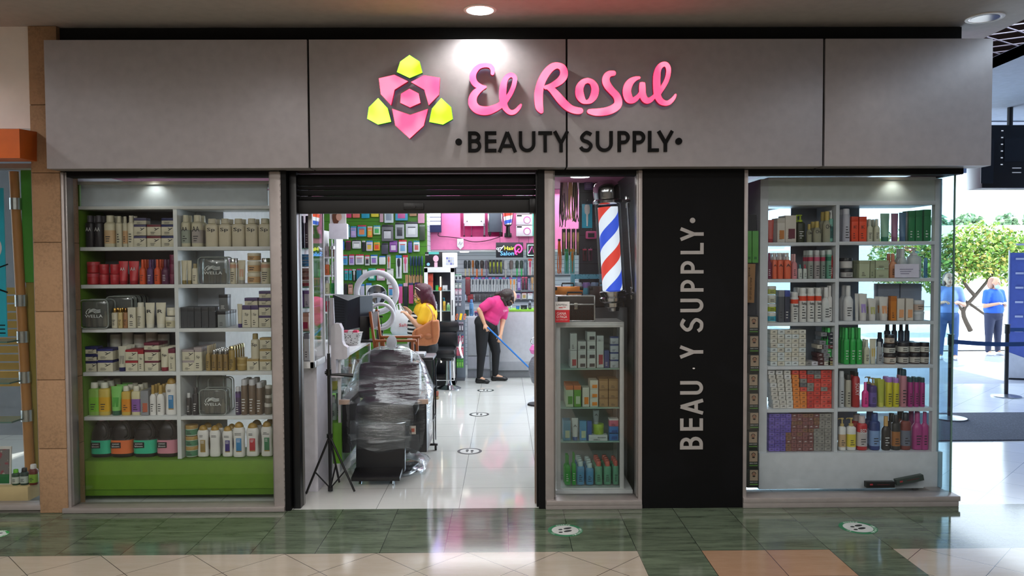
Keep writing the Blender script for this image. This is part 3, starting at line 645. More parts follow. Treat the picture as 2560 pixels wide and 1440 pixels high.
m = MB(); m.box((-.05, .004, .05), (.14, .004, .07), mat('1f6b3a', .6), M=rx(-.06)); link('green_band', m.mesh(), pc)

# ------------------------------------------------------------ entrance, stanchions, outdoors
SB = mat('15181f', .4); BELT = mat('1f4f8f', .6)
def stanchion(px, py, label):
    c = G(px, py, .0125 if px < 2400 else 0); t = empty('belt_stanchion', c, label, 'stanchion')
    m = MB(); m.lathe([(.18, .0), (.18, .012), (.06, .03), (.03, .035)], mat('9ea6ae', .3, .8), 28); link('base', m.mesh(), t)
    m = MB(); m.lathe([(.026, .02), (.026, .86)], SB, 16); link('post', m.mesh(), t)
    m = MB(); m.lathe([(.034, .85), (.034, .95), (.03, .965), (.04, .968), (.04, .975)], SB, 16); link('belt_head', m.mesh(), t)
    return c
s1 = stanchion(2515, 991, 'black belt stanchion standing on the bright entrance floor'); s2 = stanchion(2374, 1046, 'belt stanchion seen through the corner glass of the shop')
def belt(a, b, label, z=.9, sag=.02):
    m = MB(); a = Vector(a); b = Vector(b); d = (b-a).normalized(); nx_ = Vector((-d.y, d.x, 0)).normalized()*.002; N = 8
    for i in range(N):
        p, q_ = a.lerp(b, i/N), a.lerp(b, (i+1)/N); sp = Vector((0, 0, -sag*math.sin(PI*i/N))); sq = Vector((0, 0, -sag*math.sin(PI*(i+1)/N)))
        h = Vector((0, 0, .025)); m.add([p+sp-h, q_+sq-h, q_+sq+h, p+sp+h, p+sp-h+nx_, q_+sq-h+nx_, q_+sq+h+nx_, p+sp+h+nx_], [(0, 1, 2, 3), (7, 6, 5, 4), (3, 2, 6, 7), (0, 4, 5, 1)], BELT)
    tag(link('barrier_belt', m.mesh()), label, 'barrier belt')
belt((s2.x+.04, s2.y, .9), (P(2600, 874, 3.4).x, 3.4, .84), 'blue retractable belt stretched low from the stanchion behind the glass'); belt((s1.x+.04, s1.y, .9), (s1.x+2.2, s1.y+.5, .9), 'blue retractable belt leaving the free-standing stanchion')
Yb = 6.0; v = P(2516, 965, Yb); t = empty('entrance_banner', (v.x+.02, Yb, 0), 'tall lavender-blue banner stand beside the entrance', 'banner')
hb = P(2516, 632, Yb).z; m = MB(); m.add([(0, 0, .25), (.75, -.2, .05), (.75, -.2, hb), (0, 0, hb), (0, .02, .25), (.75, -.18, .05), (.75, -.18, hb), (0, .02, hb)], [(0, 1, 2, 3), (7, 6, 5, 4), (3, 2, 6, 7), (4, 5, 1, 0), (0, 3, 7, 4), (1, 5, 6, 2)], mat('5a6fc4', .6)); link('printed_sheet', m.mesh(), t)
m = MB(); m.add([(0, -.012, .02), (.75, -.212, .02), (.75, -.212, .12), (0, -.012, .42)], [(0, 1, 2, 3)], mat('dfe4ee', .6)); m.tube([(-.01, 0, 0), (-.01, 0, hb+.03)], .012, mat('c9d0dc', .4)); m.tube([(0, 0, .01), (.78, -.2, .01)], .02, SB); link('stand_frame', m.mesh(), t)
for i in range(7):
    z = .75+i*.22; k = MB(); k.box((.12, -.05, z), (.11, .004, .03), mat('c9d2f2', .6), M=rz(-.26)); link('print_mark', k.mesh(), t)
# hanging screens near the entrance
Yt = 2.9; a, b = P(2455, 470, Yt), P(2600, 312, Yt); t = empty('hanging_screen', (a.x, Yt, a.z), 'dark hanging display box above the entrance corridor', 'screen')
m = MB(); m.box(((b.x-a.x)/2+.15, .15, (b.z-a.z)/2), (b.x-a.x+.3, .3, b.z-a.z), mat('10151f', .35), .01); link('housing', m.mesh(), t)
m = MB(); m.box((.42, -.006, .42), (.36, .01, .26), mat('1d2430', .2)); m.box((.05, -.006, .3), (.14, .01, .5), mat('171e2b', .3)); link('screen_panel', m.mesh(), t)
for i in range(6): k = MB(); k.box((.21, -.012, .26+i*.075), (.022, .004, .012), mat('d7dde8', .5, emit=.5)); link('indicator', k.mesh(), t)
for i in range(2): k = MB(); k.box((.38, -.012, .22-i*.05), (.10, .004, .010), mat('b7bdc8', .5, emit=.4)); link('indicator', k.mesh(), t)
m = MB(); m.tube([(.4, .15, b.z-a.z), (.4, .15, 4.15-a.z)], .03, SB); link('hanger', m.mesh(), t)
# transom across the entrance, outdoors wall, tree, hedge
m = MB(); zt = P(2430, 432, 6.2).z; wbox(XR+.1, 9, 6.2, 6.3, zt, zt+.09, mat('6f7f9c', .5), m); wbox(XR+.1, 9, 6.2, 6.3, zt+.12, 4.3, mat('24407a', .4), m); struct('trim_transom', m)
rnd = random.Random(3)
def tree(loc, crowns, trunk, nleaf, ls, cols, label, cat, name='tree'):
    t = empty(name, loc, label, cat); m = MB()
    if trunk:
        for pts, r in trunk: m.tube(smooth(pts, 4), [r*(1-.5*i/(4*(len(pts)-1))) for i in range(4*(len(pts)-1)+1)], mat('4a4038', .9, kind='stone'), 8)
        link('trunk', m.mesh(), t)
    m = MB(); ms = [mat(c_, .6) for c_ in cols]
    for i in range(nleaf):
        c_, r = rnd.choices(crowns, [q_[1][0]*q_[1][2] for q_ in crowns])[0]
        u = Vector((rnd.gauss(0, 1), rnd.gauss(0, 1), rnd.gauss(0, 1))).normalized()*(rnd.random()**.35)
        p = Vector(c_)+Vector((u.x*r[0], u.y*r[1], u.z*r[2])); e = Euler((rnd.uniform(-1, 1), rnd.uniform(-1, 1), rnd.uniform(0, 6))).to_matrix(); l = ls*rnd.uniform(.6, 1.3)
        m.add([p+e@Vector(v)*l for v in ((-.5, 0, 0), (0, -.28, .05), (.5, 0, 0), (0, .28, .05))], [(0, 1, 2, 3)], ms[rnd.randrange(len(ms))])
    link('foliage', m.mesh(), t); return t
Yt = 14.0; cpx = P(2455, 850, Yt)
s = 1/ppm(Yt)
tree((cpx.x, Yt, 0), [((-.1, 0, 2.1), (.95, .7, .75)), ((.6, .1, 1.9), (.8, .7, .75)), ((-.9, .2, 1.7), (.9, .6, .8)), ((-1.9, .4, 1.8), (.9, .6, .9)), ((1.6, .2, 1.9), (.9, .6, .8))],
     [([(-.3, 0, 0), (-.5, 0, .5), (-.2, 0, .9), (.3, 0, 1.5)], .065), ([(-.9, .1, .9), (-.4, .05, .75), (.1, 0, .4), (.5, 0, .25)], .045), ([(-.5, 0, .5), (-.9, 0, 1.0), (-1.3, .1, 1.5)], .04), ([(-.2, 0, .9), (-.5, 0, 1.3), (-.4, 0, 1.8)], .05)], 9000, .13,
     ['6f9a3a', '8fb44c', '4f7a34', 'a7c060', 'c2b45a'], 'leafy tree with dark twisted trunk outside the entrance', 'tree')
w = MB(); wz = P(2450, 562, 24).z; w.box((20, 24.5, wz/2), (40, .3, wz), mat('efe9e4', .8)); struct('wall_outside', w)
for i, (px, py, wd, sd) in enumerate([(2418, 552, .75, 0), (2515, 552, .42, 1), (2345, 556, .22, 2), (2580, 552, .35, 3)]):
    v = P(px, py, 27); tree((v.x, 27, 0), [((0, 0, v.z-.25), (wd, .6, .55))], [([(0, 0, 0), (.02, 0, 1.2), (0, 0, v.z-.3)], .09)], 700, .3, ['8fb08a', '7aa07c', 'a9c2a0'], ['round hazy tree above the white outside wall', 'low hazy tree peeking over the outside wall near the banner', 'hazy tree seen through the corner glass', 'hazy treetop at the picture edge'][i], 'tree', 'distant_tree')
w = MB(); v = G(2450, 884); w.box((v.x+2, 10.6, .05), (14, 1.6, .1), mat('e2dfda', .7)); struct('ground_kerb', w)
# ------------------------------------------------------------ goods: one builder per kind, meshes shared between equals
PC = {}
ORD = 'first second third fourth fifth sixth seventh eighth ninth tenth eleventh twelfth thirteenth fourteenth fifteenth sixteenth seventeenth eighteenth nineteenth twentieth'.split()
CLEARM = lambda c, a=.75: mat(c, .08, kind='film', add=.03, alpha=a, milk=c)
def pm(c, rough=.4):
    if c.startswith('~'): return CLEARM(c[1:], .45)
    if c.startswith('*'): return mat(c[1:], .22, .9)
    return mat(c, rough)
def lines(mb, w, h, y, z0, m, n=4, x0=0):
    """rows of small print"""
    r = random.Random(int(w*9000)+n)
    for i in range(n):
        ww = w*r.uniform(.45, 1); mb.box((x0-(w-ww)/2*.6, y, z0+h*(i+.5)/n), (ww, .0006, h/n*.34), m)
def goods(kind, w, h, c1, c2='', c3='', txt='', d=None):
    key = (kind, round(w*400), round(h*400), c1, c2, c3, txt, d)
    if key in PC: return PC[key]
    out = []; A = pm(c1); B = pm(c2) if c2 and c2 != '-' else A; Cm = pm(c3) if c3 and c3 != '-' else None
    ink = mat('2a2a30', .6) if sum(hx(c1.strip('~*'))) > 300 else mat('d8d8d8', .6)
    def part(nm, mb): out.append((nm, mb.mesh(nm)))
    r = w/2
    if kind in ('bot', 'sq', 'tall', 'pump', 'spray', 'long'):
        pw = 4.5 if kind == 'sq' else 2.6; sy = .62 if kind == 'sq' else .85
        hb = {'bot': .80, 'sq': .84, 'tall': .72, 'pump': .74, 'spray': .74, 'long': .7}[kind]*h; nr = r*{'bot': .5, 'sq': .42, 'tall': .4, 'pump': .4, 'spray': .4, 'long': .35}[kind]
        sh = hb-min(r*(1.25 if kind in ('tall', 'long') else .5), hb*.34)
        m = MB(); m.lathe([(r*.88, 0), (r*.97, .006), (r*.97, sh), (r*.9, sh+(hb-sh)*.35), (nr*1.25, hb-(hb-sh)*.12), (nr, hb)], A, 18, sy=sy, power=pw); part('body', m)
        m = MB(); kr = nr*(1.25 if kind != 'sq' else 1.5)
        if kind == 'pump':
            m.lathe([(kr, hb-.002), (kr, hb+h*.06), (kr*.4, hb+h*.07), (kr*.35, h*.93), (kr*.8, h*.94), (kr*.8, h*.98)], B, 12); m.tube([(0, 0, h*.965), (-r*.9, 0, h*.965), (-r*1.05, 0, h*.93)], .004, B, 6); part('pump_head', m)
        elif kind == 'spray': m.lathe([(kr, hb-.002), (kr, hb+h*.1), (kr*.7, hb+h*.12), (kr*.7, h)], B, 12); m.box((-kr*.7, 0, h*.96), (kr*1.6, kr*.8, h*.05), B, .002); part('spray_head', m)
        else: m.lathe([(kr, hb-.003), (kr*1.02, hb+.004), (kr*.95, h-.003), (kr*.85, h)], B, 14, sy=1 if kind != 'sq' else .9); part('cap', m)
        if Cm:
            m = MB(); z0, z1 = hb*.14, hb*.66; m.lathe([(r*.985, z0), (r*.985, z1)], Cm, 18, sy=sy*1.01, power=pw)
            ik = mat('26262c', .6) if sum(hx(c3.strip('~*'))) > 240 else mat('e4e4e4', .6); lines(m, w*.5, (z1-z0)*.5, -r*sy-.0012, z0+.01, ik, 3); part('paper_label', m)
        elif not txt: m = MB(); lines(m, w*.5, hb*.4, -r*sy*.97-.0012, hb*.16, ink, 4); part('small_print', m)
        if txt: out.append(('printed_text', text_mesh(txt, w*.62, min(w*.45, h*.16), ink, .0016), (0, -r*sy-.002, hb*.7)))
    elif kind == 'curvy':      # tall white waisted bottle with a domed cap
        m = MB(); m.lathe([(r*.84, 0), (r*.95, .008), (r*.93, h*.12), (r*.84, h*.38), (r*.9, h*.58), (r*.98, h*.7), (r*.93, h*.79), (r*.72, h*.85)], A, 20, sy=.62, power=2.8); part('body', m)
        m = MB(); m.lathe([(r*.74, h*.845), (r*.72, h*.88), (r*.55, h*.95), (r*.25, h*.99), (.001, h)], B, 16, sy=.75); part('cap', m)
        if Cm: m = MB(); m.box((r*.1, -r*.585, h*.36), (w*.42, .004, h*.36), Cm, .001); lines(m, w*.3, h*.1, -r*.585-.003, h*.42, mat('e8e8e8', .5), 3, r*.08); m.box((r*.1, -r*.585, h*.165), (w*.42, .004, h*.03), mat('a8874a', .4)); part('paper_label', m)
        m = MB(); lines(m, w*.55, h*.08, -r*.62, h*.62, ink, 2); part('small_print', m)
    elif kind == 'can':
        m = MB(); m.lathe([(r*.95, 0), (r, .005), (r, h*.80), (r*.82, h*.845)], A, 18); part('body', m)
        m = MB(); m.lathe([(r*.86, h*.82), (r*.86, h*.97), (r*.74, h)], B, 16); part('cap', m)
        if Cm: m = MB(); m.lathe([(r*1.01, h*.62), (r*1.01, h*.76)], Cm, 18); part('colour_band', m)
        m = MB(); lines(m, w*.55, h*.4, -r-.001, h*.08, ink, 5); part('small_print', m)
        if txt: out.append(('printed_text', text_mesh(txt, w*.62, h*.10, ink, .0016), (0, -r-.003, h*.55)))
    elif kind == 'soxy':
        m = MB(); m.lathe([(r*.95, 0), (r, .005), (r, h*.82), (r*.6, h*.9)], A, 18); part('body', m)
        m = MB(); m.lathe([(r*.62, h*.88), (r*.62, h)], B, 16); part('cap', m)
        t_ = text_mesh(txt or 'I', h*.36, w*.5, mat('e8dcdc', .5), .0016).copy()
        for v in t_.vertices: v.co = (v.co.z, v.co.y, -v.co.x)
        out.append(('printed_text', t_, (0, -r-.003, h*.52)))
    elif kind == 'tube':       # stands on its cap, crimped flat at the top
        m = MB(); n = 16; N = 7; vs = []; fs = []
        for j in range(N):
            t = j/(N-1); z = h*.16+(h*.84)*t; rx_ = r*(.80+.2*t); ry_ = r*.8*(1-t)+.002*t
            for i in range(n): a = 2*PI*i/n; vs.append((rx_*math.cos(a), ry_*math.sin(a), z))
        for j in range(N-1):
            for i in range(n): fs.append((j*n+i, j*n+(i+1) % n, (j+1)*n+(i+1) % n, (j+1)*n+i))
        fs.append(tuple((N-1)*n+i for i in range(n))); m.add(vs, fs, A, True); part('body', m)
        m = MB(); m.lathe([(r*.72, 0), (r*.76, h*.02), (r*.78, h*.17)], B, 16); part('cap', m)
        if Cm: m = MB(); m.add([(-r*.5, -r*.66, h*.3), (r*.5, -r*.66, h*.3), (r*.52, -r*.40, h*.62), (-r*.52, -r*.40, h*.62), (-r*.5, -r*.5, h*.3), (r*.5, -r*.5, h*.3), (r*.52, -r*.2, h*.62), (-r*.52, -r*.2, h*.62)], [(0, 1, 2, 3), (3, 2, 6, 7), (0, 3, 7, 4), (1, 5, 6, 2)], Cm); part('paper_label', m)
        if txt: out.append(('printed_text', text_mesh(txt, w*.5, w*.34, ink, .0016), (0, -r*.42-.003, h*.66)))
    elif kind == 'jar':
        m = MB(); m.lathe([(r*.86, 0), (r*.96, h*.06), (r*.97, h*.66), (r*.9, h*.72)], A, 20); part('body', m)
        m = MB(); m.lathe([(r, h*.68), (r, h*.95), (r*.95, h)], B, 20); part('lid', m)
        if Cm: m = MB(); m.lathe([(r*.985, h*.12), (r*.985, h*.62)], Cm, 20); lines(m, w*.5, h*.35, -r-.001, h*.18, mat('3a3a3a', .6) if sum(hx(c3.strip('~*'))) > 240 else mat('ddd9d0', .6), 2); part('paper_label', m)
    elif kind in ('box', 'boxt', 'boxs'):
        dd = d or min(.075, w); m = MB(); m.box((0, dd/2, h/2), (w*.985, dd, h*.99), A, .0015); part('carton', m)
        if c2 and c2 != '-': m = MB(); q = .2 if kind != 'boxs' else .42; m.box((0, dd/2, h*(1-q/2)), (w*.99+.001, dd+.0015, h*q), B, .001); part('lid_band', m)
        if Cm: m = MB(); m.box((w*.08, -.001, h*.32), (w*.6, .002, h*.36), Cm); part('printed_panel', m)
        m = MB(); lines(m, w*.42, h*.26, -.0012, h*.10, ink, 3, -w*.06); part('small_print', m)
        if txt: out.append(('printed_text', text_mesh(txt, w*.42, min(w*.42, h*.24), ink, .0012), (w*.02 if kind == 'boxt' else w*.2, -.0012, h*.58)))
    elif kind == 'mini':       # small carton seen end-on
        dd = d or .12; m = MB(); m.box((0, dd/2, h/2), (w*.97, dd, h*.96), A, .001); m.box((0, -.0006, h*.5), (w*.42, .001, h*.1), ink); m.box((w*.05, -.0006, h*.66), (w*.3, .001, h*.07), ink); part('carton', m)
    elif kind == 'jug':
        m = MB(); m.lathe([(r*.92, 0), (r*.99, .015), (r*.99, h*.47), (r*.93, h*.5), (r*.97, h*.54), (r*.9, h*.60), (r*.92, h*.64), (r*.8, h*.71), (r*.82, h*.74), (r*.62, h*.82), (r*.38, h*.93), (r*.3, h*.95)], A, 24, sy=.8, power=3.2); part('body', m)
        m = MB(); m.tube(smooth([(r*.25, -r*.4, h*.9), (r*.62, -r*.62, h*.86), (r*.84, -r*.66, h*.72), (r*.80, -r*.66, h*.56), (r*.5, -r*.72, h*.5)], 4), .014, A, 8); part('handle', m)
        m = MB(); m.lathe([(r*.32, h*.95), (r*.34, h*.955), (r*.32, h)], B, 18); part('cap', m)
        m = MB(); m.lathe([(r*1.0, h*.09), (r*1.0, h*.45)], Cm, 26, sy=.805, power=3.2); part('paper_label', m)
        m = MB(); m.box((0, 0, 0), (w*.46, .003, h*.15), mat('121212', .5)); out.append(('name_plate', m.mesh(), (-w*.16, -r*.845, h*.325)))
        out.append(('printed_text', text_mesh('sweet\nbloom', w*.34, h*.105, mat('e8e8e8', .5), .002), (-w*.16, -r*.852, h*.325)))
    elif kind == 'bag':        # clear zipped vanity bag
        dd = d or (.11 if txt else .05); m = MB(); m.box((0, dd/2, h/2), (w*.95, dd*.94, h*.96), CLEARM('c9cdca', .88), .03); part('clear_shell', m)
        m = MB()
        for yy in (0, dd): m.tube([(sx*(w/2-.03)+(.03*math.cos(a)*1), yy, h/2+sz*(h/2-.03)+.03*math.sin(a)) for sx, sz, a0 in ((1, 1, 0), (-1, 1, 90), (-1, -1, 180), (1, -1, 270)) for a in [math.radians(a0+k*30) for k in range(4)]], .0045, mat('8f9692', .4), 6, True)
        part('piping', m)
        m = MB()
        for i in range(4): x = w*(-.32+.2*i); m.lathe([(w*.09, .008), (w*.09, h*.38), (w*.04, h*.46), (w*.04, h*.58)], mat(['6a5a48', '7c7060', '50483e', '8c8068'][i], .5), 10, (x, dd*.5, 0))
        part('bottles_inside', m)
        if txt:
            m = MB()
            for k in range(3): m.tube(smooth([(w*(-.2+.02*k), -.004, h*(.53+.045*k)), (w*(-.05+.02*k), -.004, h*(.60+.04*k)), (w*(.07+.02*k), -.004, h*(.55+.045*k)), (w*(.24), -.004, h*(.57+.04*k))], 4), .0028, mat('dfe3e1', .5), 5)
            m.tube(smooth([(-w*.24, -.004, h*.5), (-w*.27, -.004, h*.56), (-w*.2, -.004, h*.66), (-w*.12, -.004, h*.68)], 4), .0025, mat('dfe3e1', .5), 5); out.append(('printed_emblem', m.mesh()))
            out.append(('printed_text', text_mesh(txt, w*.62, h*.105, mat('dfe3e1', .5), .002), (0, -.004, h*.43)))
    elif kind == 'pack':       # soft hanging pack with a header card
        m = MB(); n_ = 8; t = min(.03, w*.3)
        m.box((0, -t/2, -h*.55), (w*.94, t, h*.86), A, t*.45); part('pouch', m)
        m = MB(); m.box((0, -.004, -h*.08), (w*.9, .004, h*.17), B, .001); part('header_card', m)
        if Cm: m = MB(); m.box((0, -t-.001, -h*.6), (w*.55, .004, h*.42), Cm, .0015); m.box((0, -t-.002, -h*.34), (w*.6, .003, h*.05), B); part('contents', m)
        m = MB(); m.tube([(0, .03, -.002), (0, -.03, -.002), (0, -.04, .008)], .002, mat('b8bcc0', .3, .8), 5); part('hook', m)
    elif kind == 'card':       # flat card holding a brush or tool
        m = MB(); m.box((0, -.003, -h/2), (w*.92, .006, h), A, .002); part('backing_card', m)
        m = MB(); m.box((0, -.0075, -h*.06), (w*.92, .003, h*.12), B); part('header_card', m)
        m = MB(); m.lathe([(w*.06, 0), (w*.1, h*.3), (w*.09, h*.42), (w*.22, h*.48), (w*.26, h*.66), (w*.2, h*.78), (.001, h*.8)], Cm or B, 10, (0, -.014, -h*.93), sy=.45); part('brush', m)
        m = MB(); m.tube([(0, .03, -.002), (0, -.03, -.002), (0, -.04, .008)], .002, mat('b8bcc0', .3, .8), 5); part('hook', m)
    elif kind == 'brush':      # loose round hairbrush hanging by its head
        m = MB(); m.lathe([(w*.16, -h), (w*.2, -h*.96), (w*.2, -h*.6), (w*.1, -h*.5)], A, 12, (0, -.02, 0)); part('handle', m)
        m = MB(); m.lathe([(w*.3, -h*.5), (w*.44, -h*.45), (w*.44, -h*.08), (w*.3, 0)], B, 14, (0, -.02, 0)); part('bristles', m)
    elif kind == 'hair':       # hank of hair extensions
        m = MB(); rr = random.Random(int(w*1e4))
        for i in range(9): x = (i-4)/9*w; m.tube(smooth([(x*.6, -.01, 0), (x, -.015, -h*.3), (x*1.1+rr.uniform(-.01, .01), -.012, -h*.7), (x*.9+rr.uniform(-.02, .02), -.01, -h*(1-rr.uniform(0, .06)))], 3), [w*.09]*10, A if i % 3 else B, 6)
        part('strands', m); m = MB(); m.box((0, -.01, .0), (w*.9, .02, .02), mat('2a2a2e', .5), .003); part('clip', m)
    PC[key] = out; return out
ALLGOODS = []
NAMES = {'bot': 'plastic_bottle', 'sq': 'flat_bottle', 'tall': 'tall_bottle', 'long': 'tall_bottle', 'pump': 'pump_bottle', 'spray': 'spray_bottle', 'curvy': 'lotion_bottle', 'can': 'spray_can', 'soxy': 'spray_can', 'tube': 'squeeze_tube', 'jar': 'cosmetic_jar', 'box': 'carton', 'boxt': 'carton', 'boxs': 'carton', 'mini': 'hair_dye_carton', 'jug': 'gallon_jug', 'bag': 'vanity_bag', 'pack': 'hanging_pack', 'card': 'carded_brush', 'brush': 'hairbrush', 'hair': 'hair_extension'}
CATS = {'bot': 'bottle', 'sq': 'bottle', 'tall': 'bottle', 'long': 'bottle', 'pump': 'bottle', 'spray': 'bottle', 'curvy': 'bottle', 'can': 'spray can', 'soxy': 'spray can', 'tube': 'tube', 'jar': 'jar', 'box': 'box', 'boxt': 'box', 'boxs': 'box', 'mini': 'box', 'jug': 'jug', 'bag': 'bag', 'pack': 'packet', 'card': 'brush', 'brush': 'brush', 'hair': 'hair extension'}
def place(kind, loc, w, h, c1, c2='', c3='', txt='', desc='', where='', group=None, rot=(0, 0, 0), d=None, fixed=None):
    ps = goods(kind, w, h, c1, c2, c3, txt, d)
    if kind == 'mini':
        t = link(NAMES[kind], ps[0][1], None, loc, rot)
    else:
        t = bpy.data.objects.new(NAMES[kind], None); t.empty_display_size = .02; t.location = loc; t.rotation_euler = rot; COL.objects.link(t)
        b0 = None
        for p in ps:           # print and labels are sub-parts of the body they are on
            on = p[0] in ('paper_label', 'small_print', 'printed_text', 'printed_panel', 'colour_band', 'name_plate', 'lid_band', 'printed_emblem') and b0 is not None
            c_ = link(p[0], p[1], b0 if on else t, p[2] if len(p) > 2 else (0, 0, 0))
            if b0 is None: b0 = c_
    t['category'] = CATS[kind]; ALLGOODS.append((t, desc, where, group, fixed)); return t
def clampx(x, w, where):
    """keeps goods inside their bay of a case"""
    bays = {'green case': ((205, 438), (448, 678)), 'white case': ((1919, 2087), (2096, 2335))}.get(where.split(', ')[-1])
    if not bays: return x
    lo, hi = min(((P(a, 800, YC).x+.003+w/2, P(b, 800, YC).x-.003-w/2) for a, b in bays), key=lambda q: abs(x-(q[0]+q[1])/2))
    return min(max(x, lo), hi) if lo < hi else x
def row(where, base, Y, zs, table, hang=False, group=None, dy=0):
    """one shelf or hook row. line: kind x0 x1 ytop[-ybottom] c1 c2 c3 | text | description [| copies behind]"""
    for ln in table.strip().split('\n'):
        a = [q.strip() for q in ln.split('|')]; k = a[0].split(); kind, x0, x1 = k[0], float(k[1]), float(k[2]); yy = k[3].split('-'); y0 = float(yy[0]); yb = float(yy[1]) if len(yy) > 1 else base
        c = k[4:]+['']*3; s = 1/ppm(Y); w = (x1-x0)*s*.975; h = (yb-y0)*s; xc = (x0+x1)/2
        v = P(xc, yb, Y); z = (zs if (yb == base and zs is not None) else v.z)+(.0055 if kind == 'bag' else .0009)
        if 'overhanging' not in ln: v.x = clampx(v.x, w, where)
        txt = a[1] if len(a) > 1 else ''; desc = a[2] if len(a) > 2 else ''; n = int(a[3]) if len(a) > 3 and a[3] else 0
        r_ = w/2; dd = r_*.9 if kind not in ('box', 'boxt', 'boxs', 'bag', 'pack', 'card', 'brush', 'hair') else 0
        if hang: place(kind, P(xc, y0, Y), w, h, *c[:3], txt, desc, where, group)
        else:
            place(kind, (v.x, Y+dd+.01, z), w, h, *c[:3], txt, desc, where, group)
            step = (r_*2.1 if dd else min(.08, w)*1.04)
            for i in range(n): place(kind, (v.x+random.uniform(-.003, .003), Y+dd+.01+step*(i+1), z), w, h, *c[:3], '', desc, where, 'goods in file behind the front row', fixed=desc.split(' with ')[0]+' behind the front one')
def finish_labels():
    from collections import defaultdict
    D = defaultdict(list)
    for it in ALLGOODS:
        if it[4] is None: D[(it[1], it[2])].append(it)
    for (desc, where), its in D.items():
        def px(o):
            d = Vector(o.location)-CAM; return d.dot(RT)/d.dot(FW), -d.dot(UP)/d.dot(FW)
        its.sort(key=lambda i: (round(px(i[0])[0], 3), px(i[0])[1])); n = len(its)
        for k, it in enumerate(its):
            lab = desc if n == 1 else '%s, %s from left of %d' % (desc, ORD[k] if k < 20 else str(k+1)+'th', n)
            it[0]['label'] = (lab+', '+where).strip(', '); it[0]['group'] = it[3] or ('goods, '+where)
    for t, desc, where, group, fixed in ALLGOODS:
        if fixed: t['label'] = (fixed+', '+where).strip(', '); t['group'] = group or ('goods, '+where)

# ------------------------------------------------------------ green display case in the left window
YC = .24; WH = mat('d9dcdc', .45); LG = mat('5c861f', .5)
def caseX(px, py=800): return P(px, py, YC).x
gc = empty('display_case', (caseX(440), YC, 0), 'green and white shelving case filling the left window', 'display case'); ox = gc.location.x
def cpart(root, name, x0, x1, y0, y1, z0, z1, m, bev=.002):
    o_ = root.location; mb = wbox(x0-o_.x, x1-o_.x, y0-o_.y, y1-o_.y, z0-o_.z, z1-o_.z, m, MB(), bev); return link(name, mb.mesh(), root)
D_ = .38
zc = lambda py, px=440: P(px, py, YC).z
cpart(gc, 'side_panel', P(182, 800, YC).x, caseX(205), YC+.005, YC+D_, .05, zc(455), LG); cpart(gc, 'side_panel', caseX(678), caseX(700), YC+.005, YC+D_, .05, zc(455), LG)
cpart(gc, 'plinth', P(182, 800, YC).x, caseX(700), YC-.02, YC+D_, .05, zc(1148), LG); cpart(gc, 'lower_panel', caseX(209), caseX(684), YC-.03, YC-.021, .1, zc(1150), mat('6a9226', .45))
cpart(gc, 'divider', caseX(438), caseX(448), YC-.004, YC+D_, zc(1147), zc(522), WH)
cpart(gc, 'top_board', caseX(200), caseX(680), YC-.006, YC+D_, zc(461), zc(453), WH); cpart(gc, 'header_shelf', caseX(201), caseX(680), YC-.006, YC+D_, zc(523), zc(515), WH)
lit = mat('cfdbe4', .5); cpart(gc, 'header_panel', caseX(208), caseX(672), YC+.01, YC+.02, zc(515), zc(461), lit)
cpart(gc, 'back_panel', caseX(205), caseX(430), YC+D_-.012, YC+D_, zc(1148), zc(522), mat('8f949c', .6))  # grey-white board; the shadow in this bay is put into its darker colour
cpart(gc, 'back_panel', caseX(448), caseX(520), YC+D_-.012, YC+D_, zc(1148), zc(522), mat('dfe4ec', .6))
LROW = [617, 711, 821, 929.5, 1040.5, 1146.5]; LZ = []
for i, y in enumerate(LROW):
    z = zc(y); LZ.append(z)
    if i < 5: cpart(gc, 'shelf', caseX(205), caseX(438), YC-.004, YC+D_-.014, z-.028, z, WH, .001); cpart(gc, 'shelf', caseX(448), caseX(678), YC-.004, YC+D_-.014, z-.028, z, WH, .001)
S1 = [q+' shelf, green case' for q in ('top', 'second', 'third', 'fourth', 'fifth', 'lowest')]
YI = YC+.02
row(S1[0], 617, YI, LZ[0], '''
bot 209 231 538 2c2a30 55525a |AA| black bottle with grey cap |1
bot 231 253 538 2c2a30 55525a |AA| black bottle with grey cap |1
bot 254 284 538 cfc8ac d8d2b8 c8a880 | | cream bottle with pastel label |2
bot 286 303 540 c9c2a8 d2ccb2 | | slim cream bottle
bot 304 316 541 c5bfa8 cdc7b0 c09a70 | | narrow cream bottle with tan label
bot 315 334 539 d6d0b8 dcd6c0 | | cream bottle with brown swoosh |1
boxs 333 364 545-561 c8c4b0 4a4668 | | half-height carton with purple top
box 333 364 562-589 d2ccb4 4a4668 | y | cream carton with purple band, upper
box 333 364 590 d2ccb4 4a4668 | y | cream carton with purple band, lower |2
box 366 401 562-589 d2ccb4 6a2430 | y | cream carton with maroon band, upper
box 366 401 590 d2ccb4 6a2430 | y | cream carton with maroon band, lower |2
boxs 402 434 545-561 c8c4b0 23285c | | half-height carton with navy top
box 402 434 562-589 d2ccb4 23285c | y | cream carton with navy band, upper
box 402 434 590 d2ccb4 23285c | y | cream carton with navy band, lower |1
bot 449 472 538 cfc8ac d8d2b8 9fa89a | AA | cream bottle with blue-orange label |1
bot 474 503 538 cfc8ac d8d2b8 a89f9a | AA | cream bottle with blue-orange label |1
sq 509 541 547 d6ccb2 d8d0b8 | Sp | flat cream shampoo bottle |1
sq 542 574 547 d6ccb2 d8d0b8 | Sp | flat cream shampoo bottle |1
sq 575 608 547 d6ccb2 d8d0b8 | Sp | flat cream shampoo bottle |1
sq 609 641 547 d6ccb2 d8d0b8 | Sp | flat cream shampoo bottle |1
sq 642 674 547 d6ccb2 d8d0b8 | Sp | flat cream shampoo bottle |1''')
